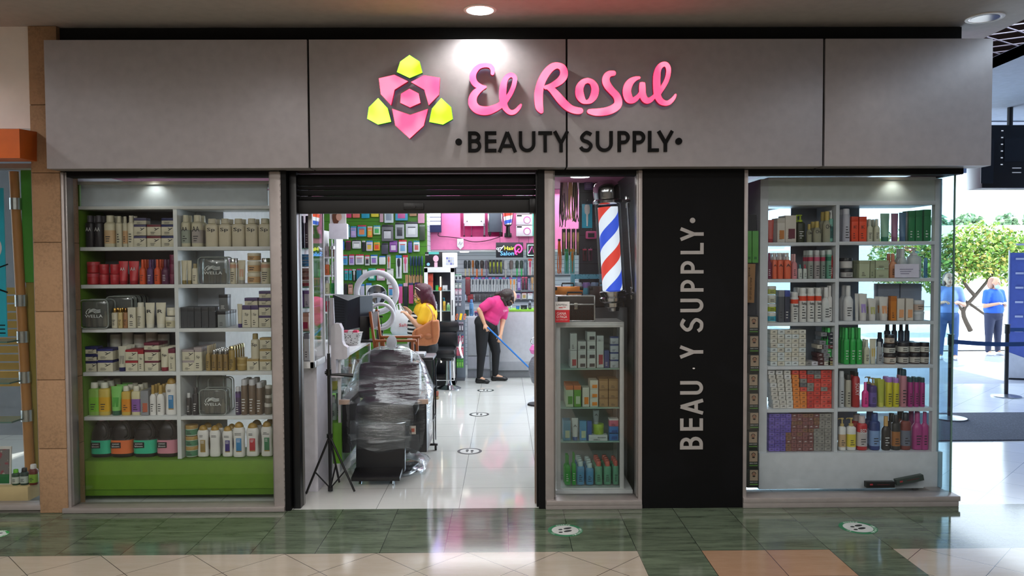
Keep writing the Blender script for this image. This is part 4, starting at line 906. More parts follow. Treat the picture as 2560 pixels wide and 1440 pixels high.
row(S1[1], 711, YI, LZ[1], '''
jar 210 241 655-683 b8262c c0404a | | wide red tub, upper
jar 210 241 683 b8262c c0404a | | wide red tub, lower |2
jar 243 266 661-686 b02430 b83038 | | small red tub, upper
jar 243 266 686 b02430 b83038 | | small red tub, lower |2
jar 270 293 661-686 b02430 b83038 | | small red tub, upper
jar 270 293 686 b02430 b83038 | | small red tub, lower |2
tube 291 315 653 c03038 a01828 | AA | red tube with crimson cap
tube 316 342 653 c03038 a01828 | AA | red tube with crimson cap
long 345 361 649 d8542a d8542a | | glossy orange bottle |2
long 364 380 649 5a3a6c 5a3a6c | | glossy purple bottle |2
long 382 398 649 d8542a d8542a | | glossy orange bottle |2
long 400 419 649 5a2448 5a2448 | | glossy plum bottle |2
jar 420 437 637-661 6a1c40 7a2448 | | plum tub, topmost of three
jar 420 437 661-686 6a1c40 7a2448 | | plum tub, middle of three
jar 420 437 686 6a1c40 7a2448 | | plum tub, bottom of three
tube 449 464 652 d2caae 8a7a4a | | cream tube with gold cap
tube 465 477 652 d2caae 8a7a4a | | thin cream tube with gold cap
bot 477 493 660 dcd4bc a0906a | | white bottle with gold shoulder
bag 494 570 645-714 c0 c0 | WELLA | clear vanity bag with white lettering
can 572 589 647 cfc6ac *c8c8c8 c89a80 | | cream bottle with silver cap |1
tube 592 611 652 cfc6ac a8a49c c89a80 | | cream tube with pale cap
jar 613 647 633-652 d2c8aa dcd4bc c8a070 | | cream tub, topmost of three
jar 613 647 653-682 d2c8aa dcd4bc c8a070 | | cream tub, middle of three
jar 613 647 683 d2c8aa dcd4bc c8a070 | | cream tub, bottom of three
can 649 674 647 cfc6ac *c8c8c8 c89a80 | | cream bottle with silver cap'''.replace('c0 c0', 'c0c0c0'))
row(S1[2], 821, YI-.05, LZ[2], 'bag 198 270 750 c0c0c0 | WELLA | clear vanity bag overhanging the shelf end')
for i in range(4): row(S1[2], 821, YI+.065+.058*i, LZ[2], 'bag %d %d 745 c0c0c0 | | clear bag filed behind the lettered one' % (264+i*11, 330+i*11))
row(S1[2], 821, YI, LZ[2], '''
bot 275 291 771 d8d0b8 *b89048 | | small bottle with gold top |1
bot 292 304 771 d0b880 *b89048 | | small bottle with gold top |1
bot 305 317 771 a87850 *8a6030 | | small amber bottle with gold top |1
boxt 318 338 769 d8d2bc | R | slim cream carton with dark initial
can 339 357 757 d8d2bc dcd8c8 | | cream can with dark lettering
tube 358 382 758 d8d2bc dcd8c8 | R | cream tube with gold stripe
tube 384 410 758 d8d2bc dcd8c8 | R | cream tube with gold stripe
jar 412 437 770-790 d8d2bc dcd8c8 | | cream jar with monogram, upper
jar 408 437 793 d8d2bc dcd8c8 c8c0a0 | R | cream jar with monogram, lower
box 546 569 737-778 5c6064 1c1c20 | | grey and black carton, upper
box 543 563 780 8a9090 1c1c20 | | grey and black carton, lower |3
tube 591 604 762 cfc8b0 4a3a78 | | cream tube with purple cap
boxt 605 626 765 d6d0ba 4a3a68 | Sp | tall cream carton with purple band |2
boxt 627 645 765 d6d0ba 4a3a68 | Sp | tall cream carton with purple band |2
boxs 610 643 745-764 d2ccb4 4a3a68 | y | low cream carton lying on the tall ones
boxs 646 676 728-745 d2ccb4 4a3a68 | y | low cream carton, topmost of stack
boxs 646 676 746-763 d2ccb4 4a3a68 | y | low cream carton, second of stack
box 646 676 764-790 d2ccb4 4a3a68 | y | cream purple-banded carton, second from bottom
box 646 676 791 d2ccb4 4a3a68 | y | cream purple-banded carton, bottom of stack''')
for i in range(5): row(S1[2], 821, YI-.01, LZ[2], 'box %d %d 769 ~60646a 3a3c40 | | smoky clear carton holding a dark bottle |2' % (449+i*18, 466+i*18))
row(S1[3], 929.5, YI, LZ[3], '''
boxs 205 237 867-885 d2ccb4 23285c | y | low navy-topped carton, topmost
boxs 205 237 886-903 d2ccb4 23285c | y | low navy-topped carton, second
box 206 237 904 d2ccb4 23285c | y | navy-topped carton, bottom |1
box 239 281 873-901 d2ccb4 23286c | y | wide navy-topped carton, upper |1
box 239 281 902 d2ccb4 23286c | y | wide navy-topped carton, lower |1
tube 290 312 867 c8c4b0 20245c 9a968a | | cream tube with navy cap |2
box 312 343 875-902 d2ccb4 a01c2c | y | red-topped carton, upper |1
box 312 343 903 d2ccb4 a01c2c | y | red-topped carton, lower |1
boxt 344 358 875 d2ccb4 a01c2c | Sp | narrow tall red-topped carton |1
boxs 358 396 857-875 d2ccb4 6a2038 | y | low maroon-topped carton, topmost |1
box 360 395 876-903 d2ccb4 6a2038 | y | maroon-topped carton, middle |1
box 360 395 903 d2ccb4 6a2038 | y | maroon-topped carton, bottom |1
tube 396 419 870 d2ccb4 8a2838 | Sp | cream tube with crimson cap |2
boxt 420 437 873 d2ccb4 6a2038 | Sp | tall maroon-topped carton |1
box 449 482 875-902 d2ccb4 a89c9c | y | carton with mauve band, upper |3
box 451 482 903 d2ccb4 a89c9c | y | carton with mauve band, lower |3
boxt 484 504 870 d2ccb4 a89c9c | Sp | tall carton with mauve band |3
long 512 524 866 9a8250 b8a888 | | slim gold bottle |4
bot 526 540 877 8a7040 *c8c8c8 | | gold bottle with silver collar |4
bot 541 555 877 8a7040 *c8c8c8 | | gold bottle with silver collar |4
bot 556 568 877 8a7040 *c8c8c8 | | gold bottle with silver collar |4
can 569 586 868 9a8040 *c8b888 | | tall gold can |4
jar 588 615 895-911 a08850 b09860 | | gold jar, upper
jar 588 615 912 a08850 b09860 | | gold jar, lower |2
bot 624 646 835-899 cfc8b0 9a8858 | Sp | cream bottle with gold cap atop a carton
box 616 646 900 d2ccb4 a8905c | y | gold-topped carton under the cream bottle
box 648 677 845-872 d2ccb4 a8905c | y | gold-topped carton, topmost of three
box 648 677 873-900 d2ccb4 a8905c | y | gold-topped carton, middle of three
box 648 677 901 d2ccb4 a8905c | y | gold-topped carton, bottom of three''')
for i in range(5): row(S1[3], 929.5, YI+.2, LZ[3], 'jar %d %d %d c8c4b8 d0ccc0 | | tall cream tub at the back' % (270+i*30, 298+i*30, 846-i % 2*6))
row(S1[4], 1040.5, YI, LZ[4], '''
sq 210 239 958 8ab850 d8d8c8 7ac02a | | green shampoo bottle with lime label |2
sq 240 270 958 c8b050 d8d8c8 d8a818 | | amber shampoo bottle with yellow label |2
tube 271 299 968 7ac060 1f5a40 4aa03a | | green conditioner tube with dark cap |2
sq 299 322 967 c8a848 d8d4c0 d88a18 | | amber bottle with orange label |2
sq 324 348 967 cfc8a0 d8d4c0 8a5aa8 | | pale bottle with lilac label |2
box 350 370 978 8a8c92 - b86048 | | slim grey carton with orange band |3
tall 371 387 965 e2e0dc b09048 | | white bottle with gold cap |2
tall 388 407 965 e2e0dc b09048 | | white bottle with gold cap |2
curvy 408 438 948 e4e2de a88438 2a80b8 | | large white bottle with blue label |1
bot 463 476 985 26262c c8c8c8 | | slim dark bottle with pale cap
bot 478 494 972 1f1f28 2a2a30 | | black rounded bottle
can 586 600 970 3a2a50 c8c8cc 4a3070 | | purple spray can with white cap
can 600 617 952 6a5848 c0c0c4 | | brown spray can with amber print |2
can 619 637 952 6a5848 c0c0c4 | | brown spray can with amber print |2
can 638 655 960 6a5848 c0c0c4 | | shorter brown can with white cap |2
jar 660 677 965-988 6a6258 c8c4bc | | brown jar, topmost
jar 660 677 989-1011 6a6258 c8c4bc | | brown jar, middle
jar 658 678 1012 6a6258 c8c4bc | | brown jar, bottom''')
row(S1[4], 1040.5, YI-.03, LZ[4], 'bag 497 566 976 c0c0c0 | WELLA | clear vanity bag with white lettering')
row(S1[4], 1040.5, YI+.12, LZ[4], 'bag 492 560 946 b0b4b4 | | grey zipped vanity bag behind the clear one\nbag 520 580 955 b0b4b4 | | second grey vanity bag leaning behind the clear one')
for i, (a, b, c) in enumerate([(213, 265, '2ab890'), (268, 324, 'e0703c'), (325, 384, '2ab890'), (385, 438, 'd08898')]):
    row(S1[5], 1146.5, YI+.01, LZ[5], 'jug %d %d 1052 1c181a d898a8 %s | | black gallon jug with %s label' % (a, b, c, ['teal', 'orange', 'teal', 'pink'][i]))
row(S1[5], 1146.5, YI, LZ[5], '''
jar 455 487 1065-1092 b8c0b0 a8884a 4a8060 | | pale tub with gold lid, topmost
jar 455 487 1093-1119 b8c0b0 a8884a 4a8060 | | pale tub with gold lid, middle
jar 455 487 1120 b8c0b0 a8884a 4a8060 | | pale tub with gold lid, bottom
curvy 488 518 1067 e0deda a88438 9a8048 | | white lotion bottle with gold label |1
curvy 519 547 1068 e0deda a88438 | | white lotion bottle turned back to front |1
curvy 551 579 1070 e0deda a88438 3a2a7a | | white lotion bottle with purple label |1
curvy 610 644 1062 e0deda a88438 b82838 | | white lotion bottle with red label |1
curvy 648 679 1058 e0deda a88438 2a7a50 | | white lotion bottle with green label |1''')
row(S1[5], 1146.5, YI-.02, LZ[5], 'curvy 577 609 1058 e0deda a88438 2a80b8 | | white lotion bottle with blue label')

row('on the plinth in the neighbouring shop', 1226, .14, PZ_, '''
bot 24 43 1187 2a4a34 6ac030 c8ccc0 | | green supplement bottle with lime cap
bot 44 65 1184 1f3a34 17181a b8c0b8 | | dark supplement bottle with black cap
bot 66 88 1175 6a1f1a e0dcd8 8ab040 | | dark red supplement bottle with white cap''')
zb = W3[2]
# ------------------------------------------------------------ white display case in the corner window
def YcX(px, py=800, Y=None): return P(px, py, YC if Y is None else Y).x
wc = empty('display_case', (YcX(2120), YC, 0), 'white shelving case filling the corner window', 'display case')
WH2 = mat('cfd3d8', .4)
def zr(py, px=2120): return P(px, py, YC).z
cpart(wc, 'side_panel', YcX(1899), YcX(1919), YC, YC+D_, zb, zr(447), WH2); cpart(wc, 'side_panel', YcX(2334), YcX(2351), YC, YC+.05, zb, zr(447), WH2); cpart(wc, 'side_rail', YcX(2334), YcX(2338), YC+.05, YC+D_, zr(1130), zr(1122), WH2)
cpart(wc, 'plinth', YcX(1898), YcX(2358), YC-.02, YC+D_, .06, zr(1130), WH2); cpart(wc, 'divider', YcX(2087), YcX(2096), YC-.004, YC+D_, zr(1130), zr(512), WH2)
cpart(wc, 'top_board', YcX(1918), YcX(2335), YC-.006, YC+D_, zr(450), zr(443), WH2); cpart(wc, 'header_shelf', YcX(1918), YcX(2335), YC-.006, YC+D_, zr(513), zr(503), WH2); cpart(wc, 'header_panel', YcX(1918), YcX(2334), YC+.008, YC+.02, zr(503), zr(450), mat('cdd8d6', .5))
cpart(wc, 'back_panel', YcX(2020), YcX(2200), YC+D_-.012, YC+D_, zr(1128), zr(512), mat('8f959f', .6))
S2 = [q+' shelf, white case' for q in ('top', 'second', 'third', 'fourth', 'fifth', 'lowest')]
RA = [606, 697.5, 806.5, 915.5, 1022.5, 1130.5]; RB = [603.5, 695.5, 803, 912, 1020, 1128.5]; ZA = []; ZB = []
for i in range(6):
    a, b = zr(RA[i], 2000), zr(RB[i], 2210); ZA.append(a); ZB.append(b)
    if i < 5: cpart(wc, 'shelf', YcX(1919), YcX(2087), YC-.004, YC+D_-.014, a-.026, a, WH2, .001); cpart(wc, 'shelf', YcX(2096), YcX(2335), YC-.004, YC+D_-.014, b-.026, b, WH2, .001)
ZA[5] = zr(1130, 2000)+.001
row(S2[0], 606, YI, ZA[0], '''
tube 1918 1938 549 c85a50 b04048 | | coral tube with rose cap |1
box 1944 1964 545 d8d2c8 c8c0b4 c07a3a | | slim carton with orange square |1
boxt 1964 1992 538 d8d0c4 - 6a2838 | | white carton with maroon panel |1
pump 1994 2016 535 2a3018 a8c020 | | dark box-shaped bottle with lime pump |1
tall 2019 2033 560 9a9880 c8b060 | CHI | small silver bottle with gold cap
tall 2036 2058 553 a09e88 c8b060 | CHI | medium silver bottle with gold cap |1
tall 2061 2084 528 a8a690 c8b060 | CHI | large silver bottle with gold cap |1''')
row(S2[0], 603.5, YI, ZB[0], '''
spray 2099 2109 525 7ab8a8 d8dcdc 2a6a68 | | teal spray bottle with clear cap |1
can 2110 2129 521 c0c0cc d8d8e0 | | white spray can with green dot |1
boxt 2130 2147 541 e8502c d84420 | BC | vivid orange carton |1
boxt 2149 2168 541 e8502c d84420 | BC | vivid orange carton |1
tall 2170 2186 547 c8c8b0 d8d8c8 | | small pale bottle with vertical print |2
tall 2188 2204 547 c8c8b0 d8d8c8 | | small pale bottle with vertical print |2
tube 2206 2230 533 8ab8a0 2a7a60 | | pale green tube with teal cap
tube 2232 2251 533 9a6a88 8a5a78 | | mauve tube
tube 2252 2271 531 5a7a98 4a6a88 | | slate blue tube
box 2273 2289 527 2a7a4a | | dark green carton |1
box 2290 2307 526 2a7a4a | | dark green carton |1
box 2311 2329 524 2a7a4a | | dark green carton |1'''.replace('2a7a4a | |', '2a7a4a 2a7a4a | |'))
row(S2[1], 697.5, YI, ZA[1], '''
long 1919 1932 632 7a2a48 8a3458 | | maroon bottle
spray 1933 1945 632 e86a48 d8d4d0 | A | orange spray bottle with clear cap |2
spray 1946 1961 632 e86a48 d8d4d0 | A | orange spray bottle with clear cap |2
spray 1963 1981 632 e86a48 d8d4d0 | A | orange spray bottle with clear cap |2
long 1982 1996 635 d88a90 d8a8a8 | | pink bottle |1
spray 1998 2008 662 c8d0c8 5aa8a0 | | tiny spray bottle with teal print
spray 2010 2020 662 c8d0c8 c05060 | | tiny spray bottle with red print
can 2022 2036 626 9aa098 c8d0cc b03050 | | speckled spray can with crimson wave |2
can 2038 2053 626 a8a0a0 c8c8c8 c05070 | | pink-speckled spray can |2
can 2055 2066 626 8a9890 c8d0cc b03050 | | grey-green speckled spray can |1
can 2069 2084 625 6aa890 c8d8d0 1f7a60 | | teal-speckled spray can |1''')
row(S2[1], 695.5, YI, ZB[1], '''
can 2096 2105 638 a81c24 c02830 | | narrow red can
jar 2106 2138 645-671 c8c4c0 1c1c20 | | white-labelled jar with black lid, upper
jar 2108 2139 672 3a2a30 1c1c20 b8b4b0 | | white-labelled jar with black lid, lower
boxt 2149 2176 651 b8c0a0 a8b090 | | sage green carton with leaf print |1
box 2177 2189 651 a0a888 98a080 | | slim sage carton |1
box 2190 2224 651-672 b0b898 a8b090 | | wide sage carton, upper
box 2190 2224 673 b0b898 a8b090 | | wide sage carton, lower
long 2227 2248 634 d8946c d8886a | | peach bottle with orange cap |1
tall 2251 2272 622 c0c8c8 d0d4d8 | | pale grey bottle with white cap |1
pump 2276 2311 618 c0c8c8 d0d4d8 | | wide pale bottle with white pump |
can 2313 2322 645 4a8ab0 5a9ac0 | | narrow blue can''')
sg = empty('price_sign', P(2267, 677, YC-.01), 'small white price sign hung before the pale bottles', 'sign'); m = MB(); m.box((0, 0, 0), (.19, .002, .105), mat('dcd8ea', .5)); link('card', m.mesh(), sg)
m = MB(); lines(m, .12, .05, -.002, -.03, mat('8a86a0', .6), 3); link('small_print', m.mesh(), sg)
row(S2[2], 806.5, YI, ZA[2], '''
jar 1919 1945 716-737 d0d4c0 d8d8d0 b8c060 | | white tub with lime label, topmost of four
jar 1919 1945 738-759 d0d4c0 d8d8d0 c8c8b8 | | white tub with pale label, second of four
jar 1919 1945 760-781 d0d4c0 d8d8d0 a8b828 | | white tub with lime label, third of four
jar 1919 1945 782 d0d4c0 d8d8d0 3aa8c0 | | white tub with turquoise label, bottom of four
box 1948 1962 726 ~70747c 8a8c94 | | clear carton with grey insert |1
box 1963 1976 726 ~5a5e70 3a4a9a | | clear carton with blue insert |1
can 1980 2000 731 d8d8d4 dcdcd8 e04828 | Roma | shorter white can with red band |1
can 2001 2020 720 d8d8d4 dcdcd8 e04828 | Roma | tall white can with red band |2
can 2021 2040 720 d8d8d4 dcdcd8 e04828 | Roma | tall white can with red band |2
can 2041 2057 720 d8d8d4 dcdcd8 e04828 | Roma | tall white can with red band |2
tall 2059 2085 719 d0d4d4 dcdcdc | | large white bottle with vertical print |1''')
row(S2[2], 803, YI, ZB[2], '''
tall 2099 2111 714 d8d8d8 dcdcdc | | large white developer bottle |1
tall 2113 2138 714 d8d8d8 dcdcdc | | large white developer bottle |1
tube 2140 2150 737 c8c8c4 c8c8c4 | | narrow grey-white tube
tube 2151 2173 735 d4d2cc d8d4d0 a08ac8 | | white tube with lilac patch |1
tube 2175 2196 747 d4d2cc d8d4d0 b8b878 | | white tube with olive patch |1
tube 2203 2227 743 d4d2cc d8d4d0 e0a070 | | white tube with apricot patch |1
box 2228 2243 741 c87a28 b86a20 | | amber carton
boxt 2244 2263 747 d4ccc0 - e0a070 | | white carton with apricot patch |1
boxt 2266 2285 747 d4ccc0 - e0a070 | | white carton with apricot patch |1
jar 2288 2318 751-779 b8bcc0 c8ccd0 c0a898 | | grey tub with pink label, upper
jar 2288 2318 780 b8bcc0 c8ccd0 | | grey tub with plain label, lower''')
row(S2[2], 803, YI+.13, ZB[2], '''
box 2195 2250 713 8a93a4 8a93a4 | | large grey carton behind the tubes
box 2251 2306 713 8a93a4 8a93a4 | | large grey carton behind the tubes''')
def grid(where, what, x0, pitch, ncol, ztop_px, zbase, nrow, Y, colf, tilt=0):
    s = 1/ppm(Y); base = P(x0, 900, Y); H = (P(x0, ztop_px, Y).z-zbase)/nrow; w = pitch*s
    for ci in range(ncol):
        xa = base.x+(ci+.5)*w; 
        for rj in range(nrow):
            cc = colf(ci, rj)
            if not cc: continue
            tl = tilt(ci) if tilt else 0; z = zbase+rj*H; xx = xa-tl*rj*H+random.uniform(-.0015, .0015)
            place('mini', (clampx(xx, w*1.2, 'x, white case'), Y+random.uniform(0, .006), z+.0009), w*.97, H*.98, cc, fixed='%s carton, column %s from left, row %s from bottom' % (what(cc), ORD[ci], ORD[rj]), where=where, rot=(0, tl*.3 if rj else 0, 0), group='hair dye cartons, '+where)
def wn(c):
    r, g, b = hx(c)
    if c in ('7a68c0', '6a5ab0'): return 'lilac'
    if c in ('8a5a5a', '7a5050', '8a6450'): return 'brown'
    if c in ('8f8d88', '9a9892', '6c6c70'): return 'grey'
    if c in ('e88a3c', 'e8a060'): return 'orange'
    if c in ('d8453c', 'c83c34', 'e0584c'): return 'red'
    return 'white'
grid('wall of white cartons', wn, 1926, 18, 5, 825, ZA[3], 8, YI, lambda c, r: random.choice(['d6d2c2', 'd8d6cc', 'cfcabc', 'd4dcdc']))
grid('leaning dye cartons', wn, 1934, 17.2, 9, 926.5, ZA[4], 9, YI, lambda c, r: (random.choice(['d8d6d0', 'd4d0c8', 'dcdcdc']) if c < 3 else ('e88a3c' if r < 8 and c == 3 else 'e88a3c' if c == 4 and r < 4 else '8f8d88' if (c, r) in ((4, 6), (5, 4), (5, 5), (6, 7), (7, 4)) else '6c6c70' if (c, r) in ((4, 5), (5, 8), (6, 8)) else random.choice(['d8453c', 'c83c34', 'e0584c']))), lambda c: max(0, .16-c*.035))
grid('lowest block of dye cartons', wn, 1924, 14.2, 12, 1035.5, ZA[5], 10, YI, lambda c, r: (random.choice(['7a68c0', '6a5ab0']) if c < 3 or (c == 3 and r > 4) else random.choice(['8f8d88', '9a9892']) if c > 8 or (c == 8 and r < 6) else random.choice(['8a5a5a', '7a5050', '8a6450'])))
# tumbled dark and grey cartons at the right of the fourth shelf
k = 0
for (px, py, c_) in [(2060, 834, '85878c'), (2057, 846, '85878c'), (2063, 858, '85878c'), (2062, 869, '85878c'), (2067, 880, '85878c'), (2068, 891, '85878c'), (2068, 903, 'c8c4b8'), (2051, 866, 'c8c0b0'), (2051, 878, '4a2428'), (2053, 891, '4a2428'), (2053, 903, '4a2428'), (2078, 828, '1f2838'), (2079, 839, '1f2838'), (2078, 850, '1f2838'), (2037, 903, 'c8c4cc'), (2022, 903, '8a8884'), (2078, 865, '6a2030'), (2079, 890, '5a3a3a'), (2078, 903, 'b8a878')]:
    v = P(px, py+11, YI+.01); z = ZA[3]+round((v.z-ZA[3])/.0325)*.0325; k += 1
    place('mini', (v.x, YI+.01, max(z, ZA[3])+.0009), 16/ppm(YI), .031, c_, fixed='%s end-on carton in the tumbled dye pile, %s' % ({'85878c': 'grey', '4a2428': 'dark red', '1f2838': 'navy', '6a2030': 'crimson', '5a3a3a': 'brown', 'b8a878': 'tan', '8a8884': 'grey-brown'}.get(c_, 'pale'), 'tier %s' % ORD[int(round((max(z, ZA[3])-ZA[3])/.0325))]), where='fourth shelf, white case', group='tumbled dye cartons')
row(S2[3], 912, YI, ZB[3], '''
tall 2096 2111 820 2aa84a 4ac868 | | green gel bottle |2
tall 2112 2127 820 2aa84a 4ac868 | | green gel bottle |2
tall 2128 2143 820 2aa84a 4ac868 | | green gel bottle |2
tall 2144 2159 820 2aa84a 4ac868 | | green gel bottle |2
tall 2163 2178 850 c8c8b0 d0d0c0 | | cream treatment bottle |1
tube 2178 2195 848 d0ccb8 c8c8b8 c8b068 | | cream tube with yellow dots
bot 2195 2210 856 a0a4a8 b0b4b8 | | grey bottle with blue lettering
jar 2218 2243 838-860 7a5a48 1a1a20 c8b8a8 | | brown and cream jar on the stack
jar 2215 2246 861-886 3a2a2a 1a1a22 c8c8c0 | | black-lidded jar, upper tier |
jar 2251 2279 857-884 3a2a2a 1a1a22 c8c8c0 | | black-lidded jar, upper tier |1
jar 2280 2307 857-884 3a2a2a 1a1a22 c8c8c0 | | black-lidded jar, upper tier |1
jar 2309 2333 857-884 3a2a2a 1a1a22 c8c8c0 | | black-lidded jar, upper tier
jar 2216 2248 887 8a6a58 2a2424 c8c0b4 | | dark-lidded jar, lower tier
jar 2251 2279 885 4a3a3a 1a1a22 c0bcb4 | | dark-lidded jar, lower tier |1
jar 2280 2307 885 4a3a3a 1a1a22 c0bcb4 | | dark-lidded jar, lower tier |1
jar 2309 2333 885 4a3a3a 1a1a22 c0bcb4 | | dark-lidded jar, lower tier''')
row(S2[3], 912, YI+.19, ZB[3], '''
bot 2195 2212 840 28344a 1a2030 | | dark blue bottle at the back
bot 2214 2230 815 28344a 1a2030 | | dark blue bottle at the back
bot 2232 2246 815 28344a 1a2030 | | dark blue bottle at the back
bot 2249 2263 815 28344a 1a2030 | | dark blue bottle at the back
bot 2264 2277 815 28344a 1a2030 | | dark blue bottle at the back''')
row(S2[4], 1020, YI, ZB[4], '''
can 2100 2114 928 b8bcc0 c8ccd0 | | pale grey spray can
can 2117 2131 937 b0ac9c 2a2a2a | | silver spray can with black cap |1
soxy 2134 2154 932 a82028 1c1c1c | SOXY | red spray can with vertical white lettering |1
long 2159 2176 957 e03890 e86ab0 | | hot pink bottle
pump 2177 2197 945 4a3a78 9a8a60 6a5aa0 | | purple pump bottle |1
tube 2198 2216 950 b0b848 c8c858 | | lime tube |1
can 2218 2235 945 c8c020 b07ac8 | | yellow can with lilac cap |1
can 2236 2252 947 c8c020 b07ac8 | | yellow can with lilac cap |1
can 2254 2271 925 b87a88 1a4a58 | | rose can with dark teal cap |1
can 2273 2286 945 a02878 1a4a50 | | magenta can with teal cap |1
can 2288 2301 945 a02878 1a4a50 | | magenta can with teal cap |1
can 2303 2316 946 a02878 1a4a50 | | magenta can with teal cap |1''')
row(S2[5], 1128.5, YI, ZB[5], '''
pump 2100 2119 1045 dcdcd8 c8b070 c8a880 | | white pump bottle with gold collar, tan label
pump 2121 2145 1045 dcdcd8 c8b070 d8c840 | | white pump bottle with gold collar, yellow label
bot 2147 2174 1042 b82830 c8b8b8 c0b8b8 | BED | red bottle with silver label |1
bot 2179 2206 1035 1f3a78 2a4a88 7a9ac8 | | navy bottle with pale blue label |1
tall 2209 2231 1043 2a2624 c8a060 | | black bottle with gold neck
bot 2234 2256 1040 2a2a2c 1f1f24 a0683a | | black bottle with copper label |1
bot 2257 2283 1035 7a3a34 1f2430 6a7080 | | brown bottle with grey label |1
tall 2286 2313 1032 a83a80 b04488 | | large magenta bottle |1
tall 2315 2334 1032 a83a80 b04488 | | large magenta bottle''')
# boxes dropped on the sill
def sill_box(px0, px1, py, c_, a, lab, z):
    v = P((px0+px1)/2, py, .16); t = empty('product_carton', (v.x, .16, z), lab, 'box', None, (0, a, 0)); w = (px1-px0)/ppm(.16)
    m = MB(); m.box((0, 0, .022), (w, .045, .044), mat(c_, .4), .002); link('carton', m.mesh(), t)
    m = MB(); m.box((-w*.33, -.0235, .025), (.022, .001, .012), mat('b8303c', .5)); m.box((w*.1, -.0235, .024), (w*.45, .001, .004), mat('6a2028', .5)); link('printed_mark', m.mesh(), t)
sill_box(2162, 2234, 1236, '141012', 0, 'black carton with red mark lying on the corner window sill', zb)
sill_box(2238, 2308, 1222, '3a4440', -.19, 'dark grey-green carton tilted against the white case base', zb+.035)
# strip of man's beard-dye boxes, green boxes and kraft box at the left end of the corner window
XE = lambda px, py=900: P(px, py, .14).x
z = zb; k = 0
for i in range(9):
    hh = .148; t = empty('beard_dye_box', (XE(1884, 1200)-.004*(i % 3), .16, z), 'beard dye carton with a bearded man printed on it, %s from bottom of the strip' % ORD[i], 'box', 'beard dye cartons stacked in a strip', (0, 0, 0))
    m = MB(); m.box((0, .03, hh/2), (.088, .06, hh-.002), mat('1b1c1c', .5), .002); link('carton', m.mesh(), t)
    m = MB(); m.box((.008, -.0008, hh*.66), (.062, .0015, hh*.56), mat('b09a84', .6)); m.box((.008, -.0016, hh*.18), (.064, .0015, hh*.06), mat('5a8a3a', .6)); link('printed_panel', m.mesh(), t)
    m = MB(); m.lathe([(.014, 0), (.014, .001)], mat('a87a62', .6), 16, (.008, -.0016, hh*.7), M=rx(PI/2), sy=1.35); link('printed_face', m.mesh(), t)
    m = MB(); m.lathe([(.0165, 0), (.0165, .001)], mat('1c1614', .6), 16, (.008, -.0012, hh*.755), M=rx(PI/2), sy=.9); m.lathe([(.011, 0), (.011, .001)], mat('221a18', .6), 12, (.008, -.0026, hh*.615), M=rx(PI/2), sy=.6); m.box((.002, -.0032, hh*.715), (.005, .001, .0025), BL); m.box((.014, -.0032, hh*.715), (.005, .001, .0025), BL); link('printed_hair', m.mesh(), t)
    link('printed_text', text_mesh('BEARD COLOR', .058, .009, mat('e0e0dc', .5), .001), t, (.008, -.002, hh*.30)); z += hh
for i, (a, b) in enumerate([(1868, 1881), (1882, 1898)]):
    v = P((a+b)/2, 657, .16); t = empty('green_carton', (v.x, .2, v.z), ['tall bright green carton hung against the corner window post', 'tall bright green carton beside the white case upright'][i], 'box')
    m = MB(); h = 80/ppm(.16); m.box((0, 0, h/2), ((b-a)/ppm(.16)-.002, .05, h), mat('5aa84a', .45), .002); link('carton', m.mesh(), t)
    m = MB(); m.box((0, -.026, h*.15), (.02, .001, .02), mat('3a7a3a', .5)); link('printed_mark', m.mesh(), t)
v = P(1875, 757, .16); t = empty('kraft_carton', (v.x, .2, v.z), 'long brown kraft carton with vertical black print under the green cartons', 'box', None, (0, .03, 0)); h = 98/ppm(.16)
m = MB(); m.box((0, 0, h/2), (.074, .05, h), mat('a0764c', .7), .002); link('carton', m.mesh(), t)
for s_, ww, xx, zz in (('evok', .075, -.008, h*.78), ('ANILLO DE LUZ LED', .17, .006, h*.36)):
    t_ = text_mesh(s_, ww, .014, BL, .0012).copy()
    for q_ in t_.vertices: q_.co = (q_.co.z, q_.co.y, -q_.co.x)
    link('printed_text', t_, t, (xx, -.0262, zz))
m = MB(); wbox(XE(1866)-.01, XE(1899), .235, .25, zb+.02, 2.2, mat('2c2e36', .6), m); tag(link('backing_board', m.mesh()), 'dark narrow board behind the strip of beard dye cartons', 'board')

# ------------------------------------------------------------ middle window: small showcase, cases, barber pole
Y2 = .20; X2 = lambda px, py=1000: P(px, py, Y2).x; z2 = lambda py: P(1475, py, Y2).z
sc_ = empty('glass_showcase', (X2(1475), Y2, W2[2]), 'narrow white-framed glass showcase in the middle window', 'showcase'); zf = W2[2]; SW = mat('c9cccb', .35, .2)
xl, xr_ = X2(1390), X2(1560); zt = z2(809); zbm = z2(1231)
for a, b in ((xl, xl+.035), (xr_-.032, xr_)):
    for y_ in (Y2, Y2+.36): cpart(sc_, 'frame_post', a, b, y_, y_+.03, zbm, zt, SW, .003)
cpart(sc_, 'frame_rail', xl, xr_, Y2-.001, Y2+.03, zt-.03, zt, SW, .003); cpart(sc_, 'frame_rail', xl, xr_, Y2-.001, Y2+.03, zbm, zbm+.035, SW, .003)
cpart(sc_, 'base', xl-.02, P(1580, 1225, Y2).x, Y2-.04, Y2+.4, zf, zbm, mat('cfd2d2', .4), .003); cpart(sc_, 'top_panel', xl, xr_, Y2, Y2+.39, zt, zt+.012, SW)
cpart(sc_, 'door_glass', xl+.03, xr_-.03, Y2+.01, Y2+.015, zbm+.03, zt-.03, mat('f4f8f6', .02, kind='film'), 0)
cpart(sc_, 'back_panel', xl+.03, xr_-.03, Y2+.37, Y2+.38, zbm, zt, mat('9aa4a8', .2), 0)
ZS = [z2(923), z2(1021), z2(1106), zbm+.04]
